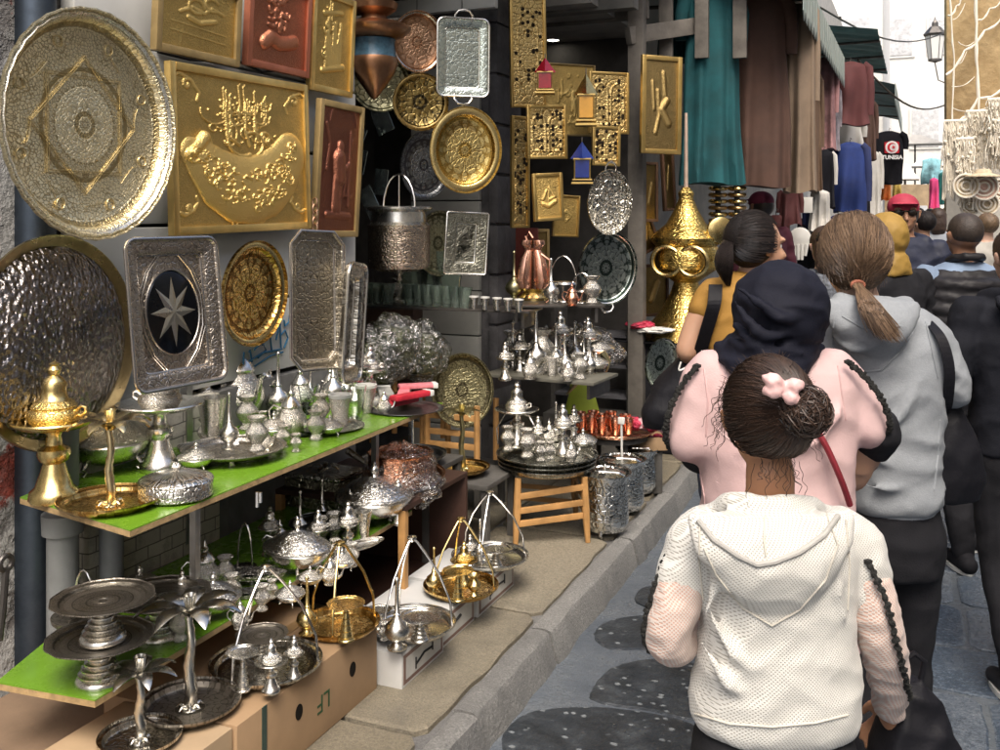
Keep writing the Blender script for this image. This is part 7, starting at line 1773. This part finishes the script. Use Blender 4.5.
# --------------------------------------------------------------- 3. woman in grey hoodie, ponytail
f=Fig('woman in a light grey hoodie with highlighted brown ponytail and black trousers',884,2.72); K=f.p; kk=f.k()
m_gh=M('grey_marl_fleece',(.27,.29,.31),.9,var=.07,vs=160,bump=.3,bs=260)
body,top=MB(),MB()
rows=[row(507,850,932,.115),row(497,843,938,.128),row(470,842,937,.128),row(435,842,938,.122),row(400,838,942,.12,0),row(365,832,946,.118,0),row(340,830,946,.108,0),row(325,836,942,.092,.01),row(312,842,926,.078,.015),row(300,850,900,.06,.02)]
torso(top,rows,2.4); torso(body,[(c,w*.85,d*.85) for c,w,d in rows],2.3)
limb(top,[K(926,334,0),K(938,354,-.0),K(953,388,-.02)],[.058,.058,.052]); limb(top,[K(953,388,-.02),K(944,396,.06),K(930,392,.16)],[.052,.046,.038])
limb(top,[K(842,334,0),K(830,370,0),K(826,405,.0)],[.066,.064,.056]); limb(top,[K(826,405,0),K(838,425,.15)],[.055,.042])
limb(body,[K(926,340,0),K(938,358,0),K(951,388,-.005),K(942,394,.07),K(922,386,.2)],[.036,.034,.028,.026,.022]); hand(body,K(922,386,.2),(-.6,.8,0),(0,0,1),1.0,.6,-1)
limb(body,[K(842,338,0),K(828,400,0),K(842,430,.18)],[.042,.038,.024]); hand(body,K(842,430,.18),(.3,.9,.1),(0,0,1),1.0,.6,1)
hd=[]
for i in range(9):
    u=i/8; py=300+60*u; w=(1-u**2.2)*45+5; hd.append((K(866+14*u,py,-.085-.035*math.sin(PI*min(1,u*.9+.1))),w*kk,.045*math.sin(PI*(.14+.78*u))+.012))
torso(top,hd[::-1],2.2,30)
limb(top,[K(828,314,.03),K(838,303,-.06),K(860,306,-.115),K(888,308,-.07),K(906,304,.02)],[.022,.028,.030,.028,.022])
for a,b_,c,r in (((826,318,-.09),(850,334,-.140),(884,330,-.15),.011),((830,332,-.10),(852,350,-.145),(892,344,-.14),.010),((836,306,-.09),(856,322,-.14),(880,318,-.14),.009),((930,350,-.09),(910,400,-.125),(880,440,-.13),.012),((940,350,-.06),(952,372,-.075),(965,378,-.06),.012),((852,480,-.12),(890,490,-.13),(930,478,-.12),.010),((846,420,-.11),(866,452,-.125),(900,470,-.125),.010)):
    top.tube(spl([K(*a),K(*b_),K(*c)],[1]*3)[0],spl([K(*a),K(*b_),K(*c)],[r*.3,r,r*.3])[1],8)
ob=remesh(top,'grey_hoodie',m_gh,f.o,.0085,10,wrinkle(.0085,8,12,22))
mb=MB(); torso(mb,[(K(891,509,0),.108,.112),(K(891,500,0),.118,.124),(K(891,494,0),.119,.124)],2.4); remesh(mb,'ribbed_hem',M('grey_rib',(.34,.36,.38),.9,bump=.6,bs=90),f.o,.008,2)
m_gs=M('grey_seam',(.27,.29,.31),.9,bump=.2)
for pts in ([(834,318),(832,345),(842,362),(862,372),(882,370),(900,352),(914,330)],[(926,322),(932,350),(938,378)],[(842,316),(866,330),(900,326)],[(940,420),(938,455),(934,490)]): seam_on(ob,f,pts,.0026,'fleece_seam',m_gs)
hc=K(853,257,.012); gg=head(body,hc,1.0,.12,0); limb(body,[K(860,306,.02),K(856,284,.015)],[.058,.05])
remesh(body,'body',sk_b,f.o,.007,3); eyes(gg,1.0,f.o)
C0=hc+Vector((0,-.014,.018)); rad=(.088,.108,.104)
cap=MB(); ell(cap,C0,(.085,.105,.100),n=30,m=20); cap.build('scalp_hair',M('hair_base_brown',(.07,.045,.028),.6,bump=.4,bs=200),f.o)
pony=K(858,285,-.095); td=Vector(((pony.x-C0.x)/rad[0],(pony.y-C0.y)/rad[1],(pony.z-C0.z)/rad[2])).normalized()
def wreg(d): return not(d.y>.55 and d.z<.5) and d.z>-.82
hr=MB(); strands(hr,swept(C0,rad,td,4200,12,wreg,9,.006,.20,.004),.0009)
q=random.Random(77)
for i in range(420):
    d=Vector((q.gauss(0,1),q.gauss(0,1),q.gauss(0,1))).normalized()
    if not wreg(d): continue
    p0=C0+Vector((d.x*rad[0],d.y*rad[1],d.z*rad[2]))*.99; L_=q.uniform(.02,.06); tt=slerp(d,td,.3)-d; v=(d*.35+tt.normalized()*.8+Vector((0,0,-.3))).normalized(); hr.tube([p0,p0+v*L_*.5+Vector((0,0,.003)),p0+v*L_-Vector((0,0,.006))],[.0009,.0007,.0003],3,cap=False)
hr.build('combed_hair',h_lt,f.o)
q=random.Random(31); tl=MB()
for i in range(650):
    a=q.uniform(0,6.28); r0=q.uniform(0,.017); p0=pony+Vector((r0*math.cos(a),.012+r0*math.sin(a)*.6,r0*math.sin(a))); sp_=q.gauss(0,.017); pts=[p0]; L_=q.uniform(.7,1.05)
    for j in range(1,9):
        u=j/8*L_; e=K(858+32*u**1.05,285+52*u,-.105-.115*min(1,u*2.4)); b_=math.sin(PI*min(.12+u*.62,1))*1.15
        pts.append(e+Vector((math.cos(a)*(.020*b_)+sp_*u*.7,math.sin(a)*.016*b_,math.sin(a)*.010*b_+.002*math.sin(i+j))))
    tl.tube(pts,[.0013,.0013,.0013,.0012,.0012,.001,.0009,.0007,.0005],3,cap=False)
tl.build('ponytail',h_lt,f.o)
MB().tube([pony+Vector((0.016*math.cos(a),0,.010*math.sin(a)+.0)) for a in [i*PI/8 for i in range(16)]],.005,8,closed=True).build('hair_tie',M('terracotta_tie',(.35,.12,.07),.7),f.o)
mb=MB(); ell(mb,hc+Vector((-.072,.055,.05)),(.012,.03,.018)); mb.build('sunglasses',M('black_plastic',(.02,.015,.012),.15),f.o)
legs=MB(); q0=K(891,510,0)
torso(legs,[((q0.x,0,z),w,d) for z,w,d in ((.66,.13,.11),(.76,.145,.12),(.86,.118,.11),(.92,.105,.10))],2.3); feet=std_legs(f,legs,(q0.x,0,.72),.068,.082,stride=.02,spread=.07,r1=.055)
remesh(legs,'trousers',blackfab,f.o,.010,5,wrinkle(.004,8,12,33)); shoes(f,feet,blackfab)
# shoulder bag
b=thing('shoulder_bag','black slouchy shoulder bag on the right side of the woman in the grey hoodie','bag',P(946,448,2.74)); b.rotation_euler=(0,0,TH); kb=2.74/F
mb=MB(); torso(mb,[((.012,0,-52*kb),30*kb,.045),((.008,0,-30*kb),34*kb,.06),((0,0,0),32*kb,.06),((-.01,0,28*kb),26*kb,.045),((-.02,0,46*kb),18*kb,.03)],2.6); remesh(mb,'bag_body',m_bag,b,.008,3,wrinkle(.008,8,9,41))
st_pts=[Vector(((px-946)*kb,dy,(448-py)*kb)) for px,py,dy in ((916,318,-.07),(920,332,-.13),(926,360,-.14),(931,395,-.10),(938,412,-.03))]
mb=MB(); pp,_=spl(st_pts,[1]*5,6); rg_=[[p+Vector((dx,-.004+dz,0)) for dx,dz in ((-.014,0),(.014,0),(.014,.005),(-.014,.005))] for p in pp]; mb.rings(rg_); mb.build('strap',m_bag,b,smooth=False)
# --------------------------------------------------------------- 4. woman in mustard, hair in a ponytail, face in profile
f=Fig('woman in mustard sleeveless top, black ponytail, face turned right in profile',748,3.3); K=f.p; kk=f.k()
m_mus=M('mustard_jersey',(.36,.19,.035),.8,var=.12,vs=6,bump=.25,bs=220)
body,top=MB(),MB()
rows=[row(470,700,798,.14),row(420,704,794,.13),row(370,706,792,.115),row(335,704,794,.11),row(305,702,796,.105),row(290,706,792,.09),row(280,716,780,.075,.01),row(272,728,768,.055,.015)]
torso(top,rows,2.4); torso(body,[(c,w*.87,d*.87) for c,w,d in rows],2.3)
limb(top,[K(712,293,0),K(703,308,0)],[.055,.052]); limb(top,[K(786,293,0),K(795,308,0)],[.055,.052])
remesh(top,'mustard_top',m_mus,f.o,.009,5,wrinkle(.006,8,12,52))
limb(body,[K(710,296,0),K(696,325,0),K(687,350,-.01)],[.046,.042,.038]); limb(body,[K(687,350,-.01),K(700,365,.1),K(722,372,.18)],[.038,.033,.025]); hand(body,K(722,372,.18),(.8,.5,.1),(0,0,1),.95,.6,-1)
limb(body,[K(788,296,0),K(800,345,0),K(790,375,.15)],[.046,.038,.025]); hand(body,K(790,375,.15),(-.3,.9,0),(0,0,1),.95,.6,1)
hc=K(757,247,.0); YW=-1.15; gg=head(body,hc,1.0,YW,.0); limb(body,[K(750,284,.01),K(754,266,.01)],[.052,.046])
remesh(body,'body',sk_a,f.o,.006,3); eyes(gg,1.0,f.o)
mR=Matrix.Rotation(YW,3,'Z'); C0=hc+mR@Vector((0,-.016,.02)); rad=(.086,.106,.100)
def mreg(d):
    l=mR.inverted()@d; return not(l.y>.35 and l.z<.55) and not(l.z<-.35 and l.y>-.15) and d.z>-.7
cap=MB(); ell(cap,C0+mR@Vector((0,-.012,.004)),(.080,.094,.095),mR,n=30,m=20); cap.build('scalp_hair',M('hair_base_black',(.012,.01,.01),.5,bump=.4,bs=200),f.o)
pony=K(730,240,-.03); td=(pony-C0).normalized()
hr=MB(); strands(hr,swept(C0,(.092,.096,.098),td,2600,22,mreg,8,.003,.12,.003),.0010); hr.build('combed_hair',h_blk,f.o)
q=random.Random(33); tl=MB()
for i in range(380):
    a=q.uniform(0,6.28); r0=q.uniform(0,.02); pts=[pony+Vector((r0*math.cos(a),r0*math.sin(a),0))]; L_=q.uniform(.8,1.05)
    for j in range(1,8):
        u=j/7*L_; e=K(728-4*math.sin(PI*u),240+44*u,-.07-.03*math.sin(PI*u)); b_=math.sin(PI*min(1,.15+u*.75))
        pts.append(e+Vector((math.cos(a)*.030*b_,math.sin(a)*.02*b_,0)))
    tl.tube(pts,[.0016]*6+[.0012,.0006],3,cap=False)
tl.build('ponytail',h_blk,f.o)
legs=MB(); torso(legs,[((0,0,z),w,d) for z,w,d in ((.68,.14,.12),(.8,.165,.13),(.95,.15,.12))],2.3); feet=std_legs(f,legs,(0,0,.78),.08,.09,stride=.12,r1=.055)
remesh(legs,'trousers',jeans((.03,.04,.07),'dark_denim'),f.o,.012,4,wrinkle(.005,8,12,3)); shoes(f,feet,blackfab)
b=thing('shoulder_bag','big black bag under the bare left arm of the woman in mustard','bag',P(678,392,3.35)); b.rotation_euler=(0,0,TH); kb=3.35/F
mb=MB(); torso(mb,[((-.05,0,-36*kb),22*kb,.05),((-.03,0,-20*kb),27*kb,.07),((0,0,5*kb),26*kb,.07),((.03,0,26*kb),18*kb,.05),((.05,0,40*kb),9*kb,.03)],2.4); remesh(mb,'bag_body',m_bag,b,.009,3,wrinkle(.009,8,9,44))
pp,_=spl([Vector(((px-678)*kb,dy,(392-py)*kb)) for px,py,dy in ((708,282,-.12),(704,300,-.16),(699,325,-.13),(694,352,-.08),(688,368,-.04))],[1]*5,6)
MB().rings([[p+Vector((dx,dz,0)) for dx,dz in ((-.022,0),(.022,0),(.022,.006),(-.022,.006))] for p in pp]).build('strap',m_bag,b,smooth=False)
pp,_=spl([Vector(((px-678)*kb,dy,(392-py)*kb)) for px,py,dy in ((694,345,-.14),(686,355,-.14),(678,362,-.13),(672,364,-.13),(674,356,-.13))],[1]*5,6)
MB().tube(pp,.003,6).build('white_cord',m_white,b)
# --------------------------------------------------------------- 5. generic walkers further up the street
def walker(label,px,t,ytop,col,head_mat=None,hair=h_blk,sk=sk_c,wide=1.0,yaw=0.0,scarf=None,cap=None,vox=.016,legsm=None,seed=1,vest=None,group=None,sleeves=None,hairlen=0,build=1.0,bag=False,stride=.16,hood=None,near=False,shoem=None,bald=False):
    H=EYE-(ytop-HZ)/F*t-.008; f=Fig(label,px,t,TH+yaw,group=group); s=H/1.66; body,top,legs=MB(),MB(),MB()
    z=lambda v:v*s
    W=.20*wide*s; D=.115*wide*s
    T=[((0,0,z(.84)),W*.86,D*1.05),((0,0,z(.95)),W*.84,D*1.0),((0,0,z(1.08)),W*.82,D),((0,0,z(1.22)),W*.93,D*1.02),((0,.0,z(1.32)),W*.97,D*.92),((0,.01,z(1.385)),W*.78,D*.72),((0,.015,z(1.42)),W*.40,D*.55)]
    torso(top,T,2.4,28); torso(body,[(c,w*.85,d*.85) for c,w,d in T],2.2,24)
    for q_ in(-1,1):
        S=(q_*W*.88,0,z(1.345)); E_=(q_*W*1.22,-.01,z(1.08)); Wr=(q_*W*1.12,.12+.06*q_,z(.88))
        limb(top,[S,E_],[.066*s,.055*s],12); limb(top,[E_,((E_[0]+Wr[0])/2,.05,z(.985)),Wr],[.055*s,.048*s,.038*s],12)
        limb(body,[S,E_,Wr],[.042*s,.035*s,.024*s],10); hand(body,Wr,(0,.35,-.9),(q_,0,0),s,.5,1 if q_<0 else -1)
    hc=Vector((0,.02,z(1.545))); gg=head(body,hc,s,0,0); limb(body,[(0,.015,z(1.38)),(0,.02,z(1.50))],[.056*s,.05*s],12)
    if hood:
        hh=[((0,-D*.95-.02*math.sin(PI*u),z(1.42-.18*u)),W*.62*(1-u*u)+.02,.04*math.sin(PI*(.15+.75*u))+.012) for u in [i/6 for i in range(7)]]; torso(top,hh[::-1],2.2,24)
        limb(top,[(-W*.55,.03,z(1.40)),(-W*.3,-D*.8,z(1.42)),(0,-D*1.05,z(1.42)),(W*.3,-D*.8,z(1.42)),(W*.55,.03,z(1.40))],[.028*s]*5,10)
    remesh(top,'jacket',col,f.o,vox*.8,4,wrinkle(.008,7,11,seed))
    if vest:
        mb=MB(); prev=None
        for i in range(9):     # quilted tubes round the body
            zz=.86+i*.058; w_=W*(1.0 if i<6 else 1.03-.08*(i-6)); rr_=[((w_+.0)*math.cos(a),(D*1.12)*math.sin(a)*(1 if i<7 else .9),z(zz)+.012*math.cos(2*a)*0+.010*math.sin(a*1)) for a in [j*PI/18 for j in range(36)]]
            mb.tube(rr_,.034*s,10,closed=True)
        torso(mb,[(c,w*1.02,d*1.06) for c,w,d in T[:-1]],2.3,28); limb(mb,[(-W*.3,.04,z(1.43)),(-W*.22,-D*.45,z(1.445)),(0,-D*.62,z(1.45)),(W*.22,-D*.45,z(1.445)),(W*.3,.04,z(1.43))],[.022*s]*5,10)
        remesh(mb,'quilted_vest',vest,f.o,.010,2,wrinkle(.005,14,26,seed+3))
    remesh(body,'body',sk,f.o,max(.0075,vox*.6),2)
    if near: eyes(gg,s,f.o)
    mb=MB()
    if scarf:
        ell(mb,hc+Vector((0,-.012,.012)),(.096*s,.112*s,.115*s),n=20,m=14); torso(mb,[((0,0,z(1.37)),.115*s,.10*s),((0,0,z(1.42)),.10*s,.10*s),((0,0,z(1.47)),.085*s,.09*s)],2.1,24); remesh(mb,'headscarf',scarf,f.o,.010,3,wrinkle(.005,12,22,seed))
    elif cap:
        ell(mb,hc+Vector((0,-.012,.035*s)),(.082*s,.100*s,.074*s),n=20,m=14); mb.rings([[(x,.08*s+y,z(1.545)+.045*s+dz) for x,y in [(-.07*s,0),(-.055*s,.06*s),(0,.085*s),(.055*s,.06*s),(.07*s,0)]] for dz in(0,.008)]); remesh(mb,'cap',cap,f.o,.008,2)
        if near:
            mb=MB(); [ell(mb,gg(q_*.032,.088,.004),(.026*s,.008*s,.018*s)) for q_ in(-1,1)]; mb.tube([gg(-.08,.02,.01),gg(-.06,.08,.012),gg(0,.096,.012),gg(.06,.08,.012),gg(.08,.02,.01)],.004*s,6); remesh(mb,'sunglasses',M('black_plastic',(.02,.015,.012),.15),f.o,.004,1)
        mb=MB(); ell(mb,hc+Vector((0,-.018,.005)),(.080*s,.096*s,.080*s),n=18,m=12); mb.build('hair',hair,f.o)
    else:
        ell(mb,hc+Vector((0,-.018*s,.028*s)),((.0775 if bald else .085)*s,(.096 if bald else .104)*s,(.086 if bald else .092)*s),n=24,m=16)
        if hairlen: torso(mb,[((0,-.05*s,z(1.50)-hairlen),.055*s,.02*s),((0,-.06*s,z(1.50)-hairlen*.6),.075*s,.035*s),((0,-.045*s,z(1.50)),.082*s,.06*s),((0,-.03*s,z(1.56)),.080*s,.07*s)],2.1,20)
        remesh(mb,'hair',M('hair_lump_'+hair.name,{'black_hair':(.015,.012,.012),'highlighted_hair':(.14,.09,.05),'short_cropped_hair':(.045,.033,.026),'dark_brown_hair':(.04,.022,.014)}[hair.name],.5,bump=.8,bs=160,var=.4,vs=60),f.o,.007,2,wrinkle(.002,40,10,seed) if not bald else None)
    torso(legs,[((0,0,z(.70)),W*.74,D*.95),((0,0,z(.82)),W*.84,D*1.02),((0,0,z(.93)),W*.78,D*.95)],2.3,24); feet=std_legs(f,legs,(0,0,z(.80)),W*.42,.090*s,stride=stride,r1=.058*s,spread=W*.42)
    remesh(legs,'trousers',legsm or blackfab,f.o,vox*.8,3,wrinkle(.005,8,12,seed+7)); shoes(f,feet,shoem or blackfab)
    return f
m_puf=M('black_quilted_nylon',(.022,.021,.023),.45,var=.15,bump=.2,bs=60)
m_blgr=M('blue_grey_jersey',(.20,.27,.38),.85); 
walker('man in a black quilted vest over blue-grey sleeves, cropped hair, seen from behind',966,4.7,212,m_blgr,hair=h_grey,sk=sk_c,vest=m_puf,vox=.011,seed=61,bald=True,near=True,wide=1.05)
m_bj=M('black_jacket_cloth',(.012,.013,.018),.8,var=.25,bump=.3,bs=200)
walker('woman in a black hooded jacket cut by the right frame edge, long brown hair',1020,3.45,226,m_bj,hair=h_kid,sk=sk_b,vox=.011,seed=62,hood=True,near=True,wide=1.05,hairlen=.06,stride=.14,shoem=M('dark_sneaker',(.03,.03,.035),.6))
m_ys=M('mustard_scarf',(.33,.20,.04),.7,var=.2,bump=.3); m_dn=M('dark_navy_jacket',(.015,.02,.045),.7,var=.3,bump=.3,bs=120)
walker('woman in black with a mustard yellow headscarf before the man in the cap',888,4.6,214,blackfab,scarf=m_ys,sk=sk_b,vox=.012,seed=63,yaw=.3)
m_rc=M('pinkish_red_cap',(.38,.03,.06),.7,var=.1)
walker('man in a red cap and dark navy jacket with sunglasses, facing the camera',903,5.6,192,m_dn,cap=m_rc,sk=sk_c,vox=.012,seed=64,yaw=PI-.25,hood=True,near=True)
walker('person with a maroon knitted hat deep in the crowd under the brown gown',762,7.6,190,M('wine_coat',(.09,.015,.03),.8),cap=M('wine_hat',(.16,.02,.05),.8),sk=sk_c,vox=.014,seed=65,yaw=.4)
walker('woman in a dark patterned coat just left of the grey-hoodie woman',826,5.2,226,M('speckled_coat',(.10,.11,.13),.8,var=.9,vs=60),hair=h_kid,sk=sk_b,vox=.013,seed=66,hairlen=.1)
G='distant walkers in the crowd'
for i,(px,t,yt,c,hm,l) in enumerate(((925,8.5,211,(.03,.03,.04),h_blk,'distant walker in a black coat left of the vest man'),(938,10.5,208,(.25,.27,.30),h_kid,'distant walker in a pale grey jacket, head near the pink dress'),(914,11,209,(.10,.02,.04),h_blk,'distant walker in a dark red top behind the man in the cap'),
    (948,13,207,(.35,.33,.30),h_kid,'distant walker in a beige coat near the tan wall'),(930,14,209,(.04,.06,.12),h_blk,'distant walker in navy in the middle of the street'),(900,13.5,210,(.45,.42,.38),h_lt,'distant fair-haired walker in a cream coat under the black T-shirt'),
    (919,17,208,(.05,.05,.05),h_blk,'smaller distant walker in black before the wooden booth'),(940,18,210,(.20,.08,.06),h_kid,'smaller distant walker in rust red by the macrame'),(872,8.2,216,(.05,.05,.06),h_kid,'walker with dark hair beside the blue sweater'),(857,9.3,214,(.30,.26,.22),h_blk,'walker in a tan coat below the blue sweater'),(988,8.4,213,(.42,.40,.36),h_lt,'walker in a pale coat near the woven goods at right'))):
    walker(l,px,t,yt,M('coat_%d'%i,c,.85,var=.2),hair=hm,sk=[sk_a,sk_b,sk_c][i%3],vox=.02,seed=70+i,group=G,yaw=random.Random(i).uniform(-.5,.5),hairlen=.12 if i%2 else 0,wide=.95+.05*(i%3))
